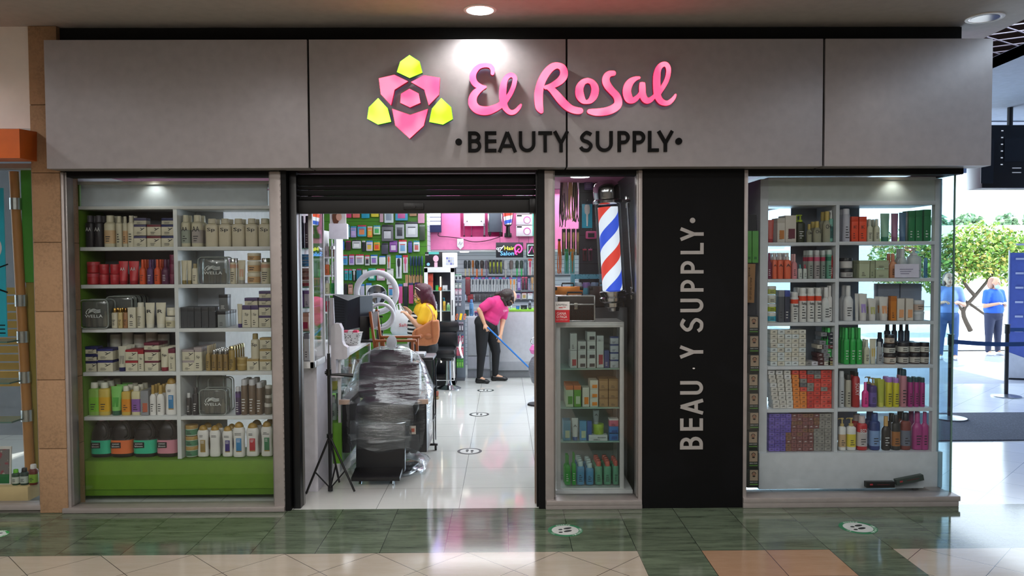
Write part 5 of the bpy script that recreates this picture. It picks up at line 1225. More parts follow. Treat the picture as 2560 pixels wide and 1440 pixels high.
for q_ in ZS[:3]: cpart(sc_, 'glass_shelf', xl+.03, xr_-.03, Y2+.03, Y2+.35, q_-.008, q_, mat('9fc0b6', .08, alpha=1), 0)
S3 = [q+' shelf, glass showcase' for q in ('top', 'second', 'third', 'bottom')]
YS_ = Y2+.05
row(S3[0], 922, YS_, ZS[0], '''
box 1426 1443 834-877 d0d4d4 | | tall white carton, upper
box 1426 1443 878 d0d4d4 - b03848 | | tall white carton, lower |2
box 1445 1466 854-876 d0d4d4 - 4a4a50 | | square white carton, top |1
box 1445 1466 876-899 d0d4d4 - 4a4a50 | | square white carton, middle |1
box 1445 1466 899 d0d4d4 - 4a4a50 | | square white carton, base |1
box 1468 1490 830-853 d0d4d4 - 3a3a42 | | white square carton, topmost of four |1
box 1468 1490 853-876 d0d4d4 - 3a3a42 | | white square carton, second of four |1
box 1468 1490 876-899 d0d4d4 - 3a3a42 | | white square carton, third of four |1
box 1468 1490 899 d0d4d4 - 3a3a42 | | white square carton, last of four |1
box 1492 1510 855 d0d4d4 - b03848 | | long white carton with red line |2
box 1492 1510 840-855 c8ccd0 | | small white carton on the long one
box 1511 1524 878 3a4a88 | | blue carton |1
box 1526 1547 842-861 c8ccd8 3a4a88 | | white and blue carton, topmost
box 1526 1547 861-881 c8ccd8 3a4a88 | | white and blue carton, second
box 1526 1547 881-901 c8ccd8 3a4a88 | | white and blue carton, third
box 1526 1547 901 c8ccd8 3a4a88 | | white and blue carton, bottom'''.replace('d4 | |', 'd4 - | |').replace('d0 | |', 'd0 - | |').replace('88 | | blue', '88 - | | blue'))
row(S3[1], 1021, YS_, ZS[1], '''
boxt 1415 1434 967 c8d8b8 e07a48 5a9a3a | | white carton with cucumber print |3
boxt 1435 1453 967 6aa838 e07a48 c8d8b8 | | green carton with cucumber print |3
boxt 1456 1474 972 dcd8cc - f08a20 | | tall white carton with orange print |1
box 1475 1496 951-974 dcd8cc - f08a20 | | square carton with orange print, top |1
box 1475 1496 974-997 dcd8cc - f08a20 | | square carton with orange print, middle |1
box 1475 1496 997 dcd8cc - f08a20 | | square carton with orange print, bottom |1
box 1498 1521 948-973 a8845a 8a6840 | | kraft carton in left file, top |1
box 1498 1521 973-997 a8845a 8a6840 | | kraft carton in left file, middle |1
box 1498 1521 997 a8845a 8a6840 | | kraft carton in left file, bottom |1
box 1522 1546 948-973 a8845a 8a6840 | | kraft carton in right file, top |1
box 1522 1546 973-997 a8845a 8a6840 | | kraft carton in right file, middle |1
box 1522 1546 997 a8845a 8a6840 | | kraft carton in right file, bottom |1''')
row(S3[2], 1106, YS_, ZS[2], '''
box 1408 1427 1055 5a98b8 - b8c8a8 | | tall light blue carton |1
boxt 1449 1467 1057 5a98c8 - b8c8a8 | | slim sky blue carton
tube 1430 1447 1050 d0d4d4 4a6aa8 | A | white tube with blue cap
box 1468 1480 1057 3a5aa8 | | slim royal blue carton
jar 1484 1512 1062-1090 9ab83a a8c848 | | lime green cube jar
tube 1483 1500 1026-1062 8a9298 a8b0b0 | A | grey tube standing on the lime jar
box 1523 1547 1048-1067 d86a88 e8e0e0 | | pink and white carton
box 1523 1547 1067-1086 3a78c8 - 2a50a0 | | bright blue carton, upper
box 1523 1547 1086 3a78c8 - 2a50a0 | | bright blue carton, lower'''.replace('5aa8 | |', '5aa8 - | |'))
row(S3[2], 1106, YS_-.02, ZS[2], 'box 1471 1520 1091 d0d4d8 - | BIOAQUA | long white carton lying flat')
row(S3[3], 1217, YS_, ZS[3], '''
long 1411 1428 1142 2aa83a 2a9a38 | | vivid green teardrop bottle |1
long 1430 1441 1136 2aa83a 2a9a38 | | vivid green teardrop bottle |1
bot 1442 1463 1158 5a9ac8 c8dce0 | | small blue bottle |3
bot 1465 1486 1163 5a9ac8 c8dce0 | | small blue bottle |3
bot 1488 1508 1158 6aa88a d86a60 | | clear green bottle with red cap |3
bot 1510 1530 1158 6aa88a d86a60 | | clear green bottle with red cap |3
bot 1533 1549 1157 6aa88a d86a60 | | clear green bottle with red cap |3''')
# plinth unit behind the showcase carrying the cases
m = MB(); wbox(X2(1395), X2(1590), .62, 1.2, 0, P(1500, 768, .65).z-.002, mat('8a8d90', .4, .3), m, .004); tag(link('steel_cabinet', m.mesh()), 'plain steel-grey cabinet behind the glass showcase', 'cabinet'); zk = P(1500, 768, .65).z
def flightcase(px0, px1, py0, py1, Y, z, shell, lab, quilt=False):
    v = P((px0+px1)/2, py1, Y); w = (px1-px0)/ppm(Y); h = (py1-py0)/ppm(Y); t = empty('vanity_case', (v.x, Y, v.z if z is None else z), lab, 'case'); dp = min(.24, w*.6)
    m = MB(); m.box((0, dp/2, h/2), (w-.008, dp-.008, h-.008), shell, .006); link('shell', m.mesh(), t); al = mat('b8babc', .25, .85)
    if quilt:
        for nm, pts in (('edge_trim', [(-w/2, h-.004), (w/2, h-.004), (-w/2, h*.66), (w/2, h*.66), (-w/2, .005), (w/2, .005)]),):
            for a in range(0, 6, 2): m = MB(); m.box((0, dp/2, pts[a][1]), (w, dp+.004, .010), al, .002); link(nm, m.mesh(), t)
        for sx in (-1, 1): m = MB(); m.box((sx*(w/2-.004), dp/2, h/2), (.010, dp+.004, h), al, .002); link('edge_trim', m.mesh(), t)
        m = MB(); m.box((0, -.006, h*.6), (.028, .014, .05), mat('a8a49c', .25, .9), .004); m.lathe([(.009, 0), (.006, .006)], al, 10, (0, -.013, h*.58), M=rx(PI/2)); link('latch', m.mesh(), t)
        m = MB()
        for i in range(9):
            for j in range(4): m.lathe([(.0045, 0), (.001, .003)], mat('4a2a20', .3, .5), 6, (-w*.42+i*w*.105, -.0005, h*(.08+.14*j)+(i % 2)*.008), M=rx(PI/2))
        link('studs', m.mesh(), t)
    else:
        for sx in (-1, 1):
            for zz in (.02, h-.02): m = MB(); m.box((sx*(w/2-.016), .014, zz), (.034, .03, .034), mat('2a2522', .4), .012); link('corner', m.mesh(), t)
    m = MB(); m.tube([(-w*.2, dp/2, h-.004), (-w*.19, dp/2, h+.022), (w*.19, dp/2, h+.022), (w*.2, dp/2, h-.004)], .007, mat('1f1f22', .4), 8); link('carry_handle', m.mesh(), t)
flightcase(1391, 1488, 741, 806, Y2+.04, zt+.0125, mat('2a1a16', .35), 'quilted dark brown vanity case with aluminium edges atop the showcase', True)
flightcase(1384, 1459, 713, 766, .66, zk, mat('c07838', .28, .75), 'copper metallic vanity case behind the quilted one')
flightcase(1473, 1562, 713, 766, .64, zk, mat('3a2826', .35), 'dark brown vanity case under the barber pole')
# barber pole ---------------------------------------------------------------
Yp = .30; tv, bv = P(1517, 478, Yp), P(1533, 752, Yp); ax = tv-bv; Hh = ax.length; tilt = math.atan2(ax.x, ax.z)
bp_ = empty('barber_pole', bv, 'large lit barber pole with red, white and blue spiral in the middle window', 'barber pole', None, (0, tilt, 0)); CH = mat('c8c8cc', .12, 1)
m = MB(); r = .078
zz0, zz1 = .075, Hh-.125
def polemat(name, per, s=1.0):
    mm_ = bpy.data.materials.new(name); mm_.use_nodes = True; nt = mm_.node_tree; b = nt.nodes['Principled BSDF']
    tc = nt.nodes.new('ShaderNodeTexCoord'); sp = nt.nodes.new('ShaderNodeSeparateXYZ'); nt.links.new(tc.outputs['Object'], sp.inputs[0])
    def mth(op, a, bb=0.0):
        n = nt.nodes.new('ShaderNodeMath'); n.operation = op
        for i, v in enumerate((a, bb)):
            if isinstance(v, (int, float)): n.inputs[i].default_value = v
            else: nt.links.new(v, n.inputs[i])
        return n.outputs[0]
    ang = mth('ARCTAN2', sp.outputs[1], sp.outputs[0]); fr = mth('FRACT', mth('SUBTRACT', mth('DIVIDE', mth('ADD', sp.outputs[2], .17*per), per), mth('MULTIPLY', ang, 1/(2*PI))))
    rp = nt.nodes.new('ShaderNodeValToRGB'); nt.links.new(fr, rp.inputs[0]); rp.color_ramp.interpolation = 'CONSTANT'; e = rp.color_ramp.elements
    cols = ['e8463a', 'f4f6ff', '3a5ad8', 'f4f6ff']; e[0].color = L(hx(cols[0])); e[1].position = .25; e[1].color = L(hx(cols[1]))
    for p_, c_ in ((.5, cols[2]), (.75, cols[3])): q_ = e.new(p_); q_.color = L(hx(c_))
    nt.links.new(rp.outputs[0], b.inputs['Base Color']); nt.links.new(rp.outputs[0], b.inputs['Emission Color']); b.inputs['Emission Strength'].default_value = s; b.inputs['Roughness'].default_value = .3
    return mm_
m.lathe([(r, zz0), (r, zz1)], polemat('pole_stripes', .455, .95), 40); link('striped_cylinder', m.mesh(), bp_)
m = MB(); m.lathe([(r*1.28, zz0-.01), (r*1.28, zz1+.03)], mat('f0f6fa', .03, kind='film'), 32); link('glass_tube', m.mesh(), bp_)
m = MB(); m.lathe([(r*1.2, zz1+.02), (r*1.45, zz1+.03), (r*1.45, zz1+.05), (r*1.3, zz1+.06), (r*1.36, zz1+.09), (r*1.36, zz1+.15), (r*1.2, zz1+.18), (r*.7, zz1+.205), (.001, zz1+.21)], CH, 36); link('top_cap', m.mesh(), bp_)
m = MB(); m.lathe([(.001, zz0-.16), (r*.5, zz0-.155), (r*.6, zz0-.13), (r*.9, zz0-.12), (r*.95, zz0-.09), (r*1.3, zz0-.075), (r*1.4, zz0-.05), (r*1.2, zz0-.04), (r*1.3, zz0-.02), (r*1.35, zz0), (r*1.1, zz0+.01)], CH, 36); link('base_cap', m.mesh(), bp_)
for zz in (zz0-.03, zz1+.04): m = MB(); m.tube([(r*1.2, 0, zz), (r*2.2, 0, zz), (r*2.2, .1, zz)], .012, CH, 8); m.box((r*2.2, .11, zz), (.03, .02, .1), CH, .004); link('bracket', m.mesh(), bp_)
m = MB(); m.tube([(r*2.2, .09, zz0-.03), (r*2.2, .09, zz1+.04)], .008, CH, 8); link('mounting_rod', m.mesh(), bp_)
# dark slat board behind the pole with hanging goods
Yw = 1.35; w = MB(); wbox(P(1448, 600, Yw).x, xs, Yw, Yw+.06, 1.1, 2.56, dark, w); struct('wall_slat_back', w)
S4 = 'dark wall of the middle window'
row(S4, 0, Yw-.005, None, '''
hair 1399 1412 450-568 3a2a2c 8a7a8c | | brown and grey hair extension hank
hair 1406 1420 450-552 b89ab8 d8c8a8 | | lilac-blond hair extension hank
hair 1420 1431 450-550 d8b888 c89a68 | | honey blond hair extension hank
hair 1430 1444 450-556 2a2628 a89878 | | dark and ash hair extension hank
pack 1459 1482 450-476 6a5a88 c8b8d0 8a7aa8 | | purple-topped pack
pack 1487 1500 452-474 8a3a68 e8e0e0 d85a90 | | small magenta pack
card 1453 1482 502-570 2aa0c0 1a2a3a d8d8d8 | | blue boxed straightener
pack 1462 1492 575-598 c8508a 1a1a24 1a1a24 | | pink pack with black pliers
card 1404 1415 572-638 4a3c30 2a2420 c8a878 | | bronze comb card
card 1416 1427 572-638 3c342c 2a2420 b89868 | | bronze comb card
card 1428 1439 572-638 3c342c 2a2420 b89868 | | bronze comb card
card 1440 1449 572-638 4a3c30 2a2420 c8a878 | | bronze comb card
card 1410 1423 622-684 6ab8b8 2a8a58 2a9a58 | | turquoise and green carded brush
card 1424 1437 622-684 6ab8b8 c08a30 c87828 | | turquoise carded amber brush
card 1456 1467 622-652 5a2030 c03858 2a2a2a | | red carded clipper
card 1470 1481 622-652 5a3048 c05888 2a2a2a | | pink carded clipper
hair 1394 1402 600-686 e87a30 d8601c | | orange hair strand
pack 1556 1568 505-540 2a6a98 1a4a78 2a5a88 | | round blue pack''', hang=True)
rzk = P(1470, 735, 1.0).z; m = MB(); m.box((0, .1, rzk-zk-.008), (.5, .24, .012), mat('c8ccd0', .4))
for sx in (-1, 1):
    for yy in (0, .2): m.box((sx*.23, yy, (rzk-zk)/2), (.014, .014, rzk-zk-.004), mat('c8ccd0', .4))
o = link('wire_rack', m.mesh(), None, (P(1470, 735, .95).x, .93, zk)); tag(o, 'small pale rack carrying the light blue basket', 'rack')
bk = empty('plastic_basket', P(1470, 735, .95), 'light blue perforated plastic basket on the rack behind the pole', 'basket'); bk.location.z = rzk; s_ = 1/ppm(.95)
m = MB(); ww = 75*s_; hh = 50*s_; LB = mat('6ac0dc', .4)
m.box((0, .1, .004), (ww, .2, .008), LB); m.box((0, 0, hh-.02), (ww, .01, .04), mat('6ac0dc', .4, kind='spots', size=60, col2='3a90ac', col3='6ac0dc')); m.box((-ww/2, 0, hh/2), (.03, .02, hh), LB, .003); m.box((ww/2, 0, hh/2), (.02, .02, hh), LB, .003); m.box((0, 0, .03), (ww, .01, .05), LB); m.box((-ww/2, .1, hh/2), (.01, .2, hh), LB); m.box((ww/2, .1, hh/2), (.01, .2, hh), LB); link('crate', m.mesh(), bk)
for i, c_ in enumerate(['d8e0e8', '9a7ab8', '8a9ab8']): m = MB(); m.lathe([(.03, .01), (.036, .08), (.03, .1)], mat(c_, .4), 14, (-ww*.3+i*ww*.28, .08, 0)); link('cup', m.mesh(), bk)
# round wall light inside and red sticker on the glass
c = G(1450, 441, 2.565); t = empty('ceiling_downlight', (c.x, c.y, 2.565), 'glowing round downlight in the pink ceiling of the middle window', 'ceiling light')
m = MB(); m.lathe([(.085, -.004), (.10, 0)], mat('e4e2df', .35), 24); link('rim', m.mesh(), t); m = MB(); m.lathe([(.08, -.006), (.001, -.006)], mat('ffffff', .4, emit=6), 20); link('bulb', m.mesh(), t)
lamp('window_downlight', 'SPOT', (c.x, c.y, 2.555), 12, (1, .97, .93), spot_size=math.radians(150), spot_blend=.6, shadow_soft_size=.06)
a, b = P(1385, 806, .045), P(1424, 754, .045); ww, hh = b.x-a.x, b.z-a.z
t = empty('window_sticker', (a.x+ww/2, .046, a.z), 'red and white square sticker low on the middle window glass', 'sticker')
m = MB(); m.box((0, 0, hh*.3), (ww, .002, hh*.6), mat('c8202c', .5), 0); link('red_panel', m.mesh(), t); m = MB(); m.box((0, 0, hh*.8), (ww, .002, hh*.4), mat('e8e6e4', .5)); link('white_panel', m.mesh(), t)
for s_, w_, h_, x_, z_, c_ in (('LifeMiles', .68, .09, 0, .85, '3a3a3e'), ('GANA', .6, .13, -.02, .43, 'f0e8e8'), ('O PAGA', .66, .13, 0, .27, 'f0e8e8'), ('con millas aqui', .74, .06, 0, .12, 'f0d8d8')):
    link('sticker_text', text_mesh(s_, ww*w_, hh*h_, mat(c_, .5), .001), t, (ww*x_, -.0018, hh*z_))
m = MB(); m.box((-.008, -.0016, hh*.71), (.03, .001, .006), mat('c8202c', .5)); m.box((.02, -.0016, hh*.735), (.02, .001, .004), mat('c8202c', .5)); link('red_swoosh', m.mesh(), t)

for px, nm in ((375, 'over the header of the green case'), (2245, 'over the header of the white case')):
    v = P(px, 440, .165); t = empty('ceiling_downlight', (v.x, .165, ZH-.0), 'small recessed spot, '+nm, 'ceiling light'); m = MB(); m.lathe([(.026, -.004), (.03, 0)], mat('e4e2df', .35), 18); m.lathe([(.022, -.006), (.001, -.006)], mat('fff4e0', .4, emit=3), 14); link('rim', m.mesh(), t)
    lamp('header_spot', 'SPOT', (v.x, .165, ZH-.012), 2.2, (1, .97, .88), (math.radians(12), 0, 0), spot_size=math.radians(110), spot_blend=.8, shadow_soft_size=.02)
# ------------------------------------------------------------ shop interior: counters, cabinets, equipment
CW = mat('e4e6e8', .4); CHR = mat('d0d2d6', .12, 1); BP = mat('141416', .35)
LEATH = mat('1a1c20', .32); FILM = mat('f4f8fa', .06, kind='film', add=.03, alpha=.985, milk='e8eef2', wrinkle=1.0, sc=(1.6, 1.6, 11))
XLc = -1.43                                           # aisle face of the left counter
def solid(name, x0, x1, y0, y1, z0, z1, m, label, cat, bev=.004, group=None):
    c = Vector(((x0+x1)/2, (y0+y1)/2, z0)); mb = MB(); mb.box((0, 0, (z1-z0)/2), (x1-x0, y1-y0, z1-z0), m, bev); o = link(name, mb.mesh(), None, c); tag(o, label, cat, group); return o
# glass wall cabinet just inside the door on the left
x0 = P(738, 700, .24).x; x1 = -1.475; z0 = P(780, 921, .24).z; wcab = empty('wall_cabinet', (x0, .24, z0), 'tall white glass wall cabinet just inside the doorway', 'cabinet'); yb = .64
cpart(wcab, 'bottom_panel', x0, x1, .24, yb, z0, z0+.05, CW); cpart(wcab, 'back_panel', x0, x0+.02, .24, yb, z0, 2.45, CW); cpart(wcab, 'corner_post', x1-.03, x1, .24, .27, z0, 2.45, CW); cpart(wcab, 'corner_post', x1-.02, x1, yb-.02, yb, z0, 2.45, CW); cpart(wcab, 'corner_post', x0-.02, x0+.02, .225, .25, z0-.9, 2.45, ALU2)
cpart(wcab, 'side_glass', x1-.012, x1-.006, .27, yb-.02, z0+.05, 2.45, mat(**GLASS), 0); cpart(wcab, 'top_panel', x0, x1, .24, yb, 2.45, 2.5, CW)
shz = [P(760, q, .3).z for q in (620, 717, 768, 828)]+[z0+.052]
for q in shz[:4]: cpart(wcab, 'glass_shelf', x0+.021, x1-.035, .28, yb-.02, q-.008, q, mat('7fa89c', .08, alpha=1), 0)
S5 = 'doorway glass cabinet'
row(S5, 620, .29, shz[0], 'bot 746 758 540 2a3048 3a3a50 | | navy bottle |1\nbot 760 773 540 5a4a58 3a3040 | | mauve bottle |1')
row(S5, 717, .29, shz[1], '''
jar 746 772 636-652 d8d0c8 4a8ac0 4a90c8 | | white tub with blue label, topmost
jar 746 772 652-668 d8d0c8 4a8ac0 4a90c8 | | white tub with blue label, second
jar 746 772 671-686 c8b8b0 a08078 8a5a50 | | tan tub, third from top
jar 746 772 686-701 c8b0a8 a08078 8a5048 | | tan tub, fourth from top
jar 746 772 702 d0c0b8 b0a098 a83848 | | white tub with red label, bottom''')
row(S5, 768, .29, shz[2], 'box 746 758 727 7a5aa8 5a3a88 | | purple carton |1\nbox 760 773 727 c8c0d0 8a6aa8 | | white and purple carton |1')
row(S5, 828, .29, shz[3], 'box 747 772 783 d8b0a0 c89888 a83858 | | peach carton |1')
row(S5, 914, .29, shz[4], 'box 747 757 842-872 c8c848 a8a838 | | yellow carton\nbox 759 773 846 d4d4d8 8a8a98 | | white ampoule carton |1\njar 746 758 884 b8a898 c8a860 | | jar with gold lid |1')
solid('cabinet_base', P(742, 1000, .45).x-.03, XLc-.075, .45, 1.0, 0, z0-.003, mat('cfcdd6', .5), 'plain lilac-white base unit under the doorway cabinet', 'base unit')
# long counter on the left with glass front
ct = empty('glass_counter', (XLc-.4, 1.8, 0), 'long glass-fronted counter with green base along the left side', 'counter')
cpart(ct, 'green_base', XLc-.6, XLc, 1.01, 2.55, .08, .44, mat('6aa82a', .4)); cpart(ct, 'skirting', XLc-.58, XLc-.02, 1.01, 2.55, 0, .08, mat('c8cacc', .5)); cpart(ct, 'top', XLc-.62, XLc+.01, 1.01, 2.55, .99, 1.02, CW)
cpart(ct, 'front_glass', XLc-.012, XLc-.006, 1.02, 2.53, .44, .99, mat(**GLASS), 0); cpart(ct, 'back_panel', XLc-.6, XLc-.58, 1.01, 2.55, .44, .99, CW)
cpart(ct, 'glass_shelf', XLc-.57, XLc-.02, 1.02, 2.53, .70, .708, mat('8fb8ac', .1), 0)
for y_ in (1.012, 2.52): cpart(ct, 'post', XLc-.03, XLc-.004, y_, y_+.025, .44, .99, CW)
for i in range(7):
    place('tall', (XLc-.10, 1.14+i*.2, .4415), .07, .22, ['c8dcd8', 'd8dcdc', 'c0d4d0'][i % 3], 'e0e4e4', '', '', 'pale bottle', 'low shelf of the glass counter', 'bottles in the glass counter', fixed='pale bottle standing in the file')
    place('pump' if i % 3 else 'jar', (XLc-.10, 1.15+i*.2, .7095), .075, .17 if i % 3 else .12, ['c8c060', 'd8d8d0', 'b8c8c0', 'e0dcd4'][i % 4], 'dcdcd8', '', '', '', 'upper shelf of the glass counter', 'bottles in the glass counter', fixed='toiletry standing in the file')
# white shelf tower behind
tw = empty('shelf_tower', (-2.15, 3.92, 0), 'narrow white shelf tower between counter and green wall', 'shelf')
xq0, xq1 = P(806, 700, 3.95).x, P(842, 700, 3.95).x
cpart(tw, 'side_panel', xq1-.03, xq1, 3.95, 4.35, 0, 2.25, CW); cpart(tw, 'side_panel', xq0-.03, xq0, 3.95, 4.35, 0, 2.25, CW)
S6 = 'white shelf tower'
for i, py in enumerate((642, 688, 735, 780)):
    z_ = P(825, py, 3.95).z; cpart(tw, 'shelf', xq0, xq1-.03, 3.96, 4.34, z_-.02, z_, CW)
    for j, c_ in enumerate([('d8c8c8', '8a4a3a'), ('e07a48', 'd8dcdc'), ('d8d8b0', '3aa858'), ('c04858', 'e0d0c8')][i]): place('bot', (xq0+.045+j*.07, 4.03, z_+.001), .06, .17, c_, 'dcdcdc', '', '', '%s bottle' % [('pale', 'rust'), ('orange', 'white'), ('cream', 'green'), ('crimson', 'ivory')][i][j], '%s shelf of the white tower' % ORD[i])
ph = empty('photo_lightbox', P(843, 598, 3.7), 'white display box with a portrait of a long-haired model above it', 'display'); s_ = 1/ppm(3.7)
m = MB(); m.box((0, .1, 20*s_), (44*s_, .2, 38*s_), mat('e8e8f0', .4), .004, M=rz(.12)); link('box', m.mesh(), ph); m = MB(); m.box((0, .06, 60*s_), (40*s_, .02, 42*s_), mat('dcdcd8', .5)); link('photo_panel', m.mesh(), ph)
m = MB(); m.lathe([(7*s_, 0), (7*s_, .004)], mat('d8a890', .5), 16, (3*s_, .045, 56*s_), M=rx(PI/2), sy=1.4); link('printed_face', m.mesh(), ph); m = MB(); m.lathe([(9*s_, 0), (9*s_, .003)], mat('6a4028', .5), 16, (-5*s_, .046, 56*s_), M=rx(PI/2), sy=2.2); link('printed_hair', m.mesh(), ph)
m = MB(); m.tube([(-.1, .15, 0), (-.1, .15, -.5)], .01, CHR); m.box((-.1, .2, -.1), (.04, .1, .04), CW); link('wall_arm', m.mesh(), ph)
# goods hanging on the green wall
S7 = 'green wall'; YG = 6.22
row(S7+', top row', 0, YG, None, '''
pack 863 880 520-545 e0407a c82060 | | hot pink pack
pack 881 901 520-545 e8786a d85848 | | coral pack
pack 903 925 520-546 2aa0c0 1a80a8 | | cyan pack
pack 927 948 520-543 e0d040 c8b828 | | yellow pack
pack 949 959 520-556 c8a0b0 a87888 | | dusty pink bag
pack 960 985 520-558 c8d4dc a8b8c8 90a0b0 | | white net bag
pack 987 1021 520-552 4aa0c8 d8c050 d060a0 | | patchwork coloured pack
pack 1023 1043 520-541 b89070 a07858 | | tan pack
pack 1044 1062 520-559 e8a8c8 d890b0 | | pink towel roll''', hang=True)
row(S7+', second row', 0, YG, None, '''
pack 864 875 563-594 8ac0d0 3a90c0 | | small aqua pack
pack 876 892 566-594 a898d0 4aa8d8 c8b0e0 | | lilac pack
pack 893 917 563-592 4aa8c8 d83a58 e08858 | | blue shower pack
pack 918 932 566-594 e88a48 e0d8d0 e8c040 | | orange pack
pack 933 952 564-587 c8e0c0 3aa0d0 50b860 | | green-striped pack
pack 953 985 562-604 6a6a70 2a2a30 c8c8d0 | | silver and black pack
pack 987 1012 556-598 a8acb4 2a2c34 3a3c44 | | grey clip pack
pack 1013 1046 555-594 c8ccd4 3a3c44 e0e4e8 | | large clear pack
pack 1048 1063 562-602 3a4a3a 8a9a8a | | dark green pack''', hang=True)
row(S7+', third row', 0, YG, None, '''
pack 838 847 606-627 8a5a3a 2a2a30 | | brown pack
pack 848 862 602-625 2a68b8 1a4890 3a80d0 | | royal blue pack
pack 864 878 602-626 4a2a38 b03868 | | dark plum pack
pack 880 904 600-622 d0d0d4 3a3a40 f0f0f0 | | pack of white beads
pack 905 914 602-629 2a2a30 d8d8dc | | thin black pack
pack 915 933 602-628 d8c8d8 3a88c8 e0c050 | | pastel mixed pack
pack 934 951 603-627 e0a030 3ab060 e85030 | | traffic-coloured pack
pack 953 972 608-636 4a4a58 2a2a38 | | charcoal pack
pack 973 995 602-631 8a50a0 6a3a88 d8c8e0 | | purple pack
pack 996 1018 600-634 dce4ec c83038 7aa8d0 | | white pack with red header
pack 1020 1031 603-632 5a58a8 3a3878 | | indigo pack
pack 1033 1050 602-630 e0e4e4 2a90a0 c86868 | | white and teal pack''', hang=True)
row(S7+', fourth row', 0, YG, None, '''
pack 840 855 637-663 d0c8d8 c83048 b8a8c8 | | white pack with red header
pack 856 870 637-663 6ab0d8 c83048 3a90c8 | | light blue pack
pack 872 887 636-663 c8b8e0 c83048 9a80c8 | | pale lilac pack
pack 888 911 636-662 e0e0e8 c83048 a8a8b8 | | wide white pack
pack 912 925 638-664 c8ccd0 d84058 3a3a40 | | grey pack
pack 926 945 637-662 d0d8e0 2a70c0 9a70c0 | | white pack with blue header
pack 947 965 640-662 dce4e4 2a70c0 | | clear white pack
card 967 977 637-674 c8ccd0 8a8a90 e06a4a | | green-grey carded roller
card 989 1005 638-696 e0e8ee 3a88d0 2a2a30 | | tall card with large black brush
card 1007 1020 638-682 dce0e4 c83048 e06090 | | pink carded brush
brush 1024 1030 640-690 2a3a58 2a4a6a | | navy comb
brush 1031 1037 640-690 1a2a48 2a3a5a | | navy comb
brush 1038 1044 640-690 2a3a58 2a4a6a | | navy comb
brush 1045 1051 640-690 1a2a48 2a3a5a | | navy comb
brush 1052 1058 640-690 2a3a58 2a4a6a | | navy comb''', hang=True)
row(S7+', fifth row', 0, YG, None, '''
pack 838 846 674-701 b03868 8a2858 | | dark pink pack
pack 847 860 673-701 3aa8b0 d85088 2a8890 | | teal and pink pack
pack 861 871 673-701 3aa8b0 d85088 2a8890 | | teal and pink pack
pack 872 880 673-701 3aa8b0 d85088 2a8890 | | teal and pink pack
card 881 890 673-703 2a2a30 c8c8cc d8d8d8 | | black carded tweezers
pack 891 905 672-701 2a7898 a83878 | | petrol blue pack
pack 906 919 674-690 d8dce0 c8c8cc | | white pack
pack 920 940 671-702 2a9a88 3ab0a0 d0e8e0 | | teal green pack
pack 941 964 672-702 c8a8c0 d85078 e8e8e8 | | rose mixed pack
pack 966 985 672-712 d8dcd8 c8c8c8 b8b0a8 | | pale tall pack
card 1013 1021 687-708 d8b088 c89868 c89868 | | pale wooden comb card
card 1022 1030 687-708 d8b088 c89868 c89868 | | pale wooden comb card
card 1031 1039 687-708 d8b088 c89868 c89868 | | pale wooden comb card
card 1040 1048 687-708 d8b088 c89868 c89868 | | pale wooden comb card
card 1049 1057 687-708 d8b088 c89868 c89868 | | pale wooden comb card''', hang=True)
row(S7+', sixth row', 0, YG, None, '''
pack 838 848 710-741 4aa0c8 d8d8e0 | | small sky blue pack
pack 849 859 708-740 1f2024 3a3a40 | | black glove pack
pack 860 869 708-740 1f2024 3a3a40 | | black glove pack
pack 870 883 708-736 b88878 3a3a40 c8a090 | | copper pack
pack 886 896 708-745 d0d0d4 8a8a90 | | slim white pack
pack 900 912 710-750 b8b8d0 4a8ac8 | | pale violet pack
pack 914 930 708-750 d8d8dc 3a78c0 | | white tool pack
pack 970 985 708-745 d0d0d8 c83048 4a90c8 | | white pack near the ring light
pack 996 1007 710-760 d85a98 3a78c0 | | pink towel pack
pack 1008 1020 708-772 2a2c34 e8b8d0 | | long charcoal bag
pack 1021 1034 706-760 d0508a 3a4a78 | | fuchsia pack
pack 1036 1052 706-745 b05a98 4a3a78 | | violet pack''', hang=True)
# ------------------------------------------------------------ back wall goods
S8 = 'back wall'; YBk = YB-.03
row(S8+', upper row', 0, YBk, None, '''
brush 1159 1168 651-690 c8b890 2a2c30 | | cream-handled black brush
brush 1169 1177 651-690 c8b890 2a2c30 | | cream-handled black brush
brush 1179 1185 651-686 c87030 b86828 | | slim orange wooden brush
brush 1187 1197 651-692 d86a2a 2a2a2e | | orange and black brush
brush 1200 1209 651-690 d86a2a 3a2a28 | | orange and black brush
brush 1212 1220 651-694 7a6a88 5a4a58 | | mauve brush
card 1222 1229 650-684 2a2a2e 1a1a1e b8c028 | | black card with lime clip
card 1231 1238 650-684 2a2a2e 1a1a1e b8c028 | | black card with lime clip
card 1240 1247 650-684 2a2a2e 1a1a1e b8c028 | | black card with lime clip
card 1249 1256 650-684 2a2a2e 1a1a1e b8c028 | | black card with lime clip
brush 1258 1270 651-694 a8a4a0 b0acb0 | | silver-grey brush
brush 1273 1284 651-694 a8a4a0 6a5a58 | | taupe brush
brush 1288 1297 651-690 2ab860 2a3a30 | | green-handled brush
brush 1299 1308 651-690 2ab860 2a3a30 | | green-handled brush
card 1309 1318 650-692 5a6a7a 4a5a6a 8a9aa8 | | slate card
card 1320 1330 647-690 e8dcdc e84830 c82868 | | white card with crimson brush''', hang=True)
T = ''
for i in range(13):
    x = 1178+i*8.6; c_ = ('e0e2e6', 'd8dade', 'd0d4da')[i % 3]; bc = 'e88a28' if i in (11, 12) else ('3a3e48', '5a5e68', '2a2c34')[i % 3]
    T += 'card %.1f %.1f 693-731 %s %s %s | | %s\n' % (x, x+8.2, c_, 'a858a0' if i % 2 else '4a80c0', bc, 'white card with orange brush' if i in (11, 12) else 'white card with dark hairbrush')
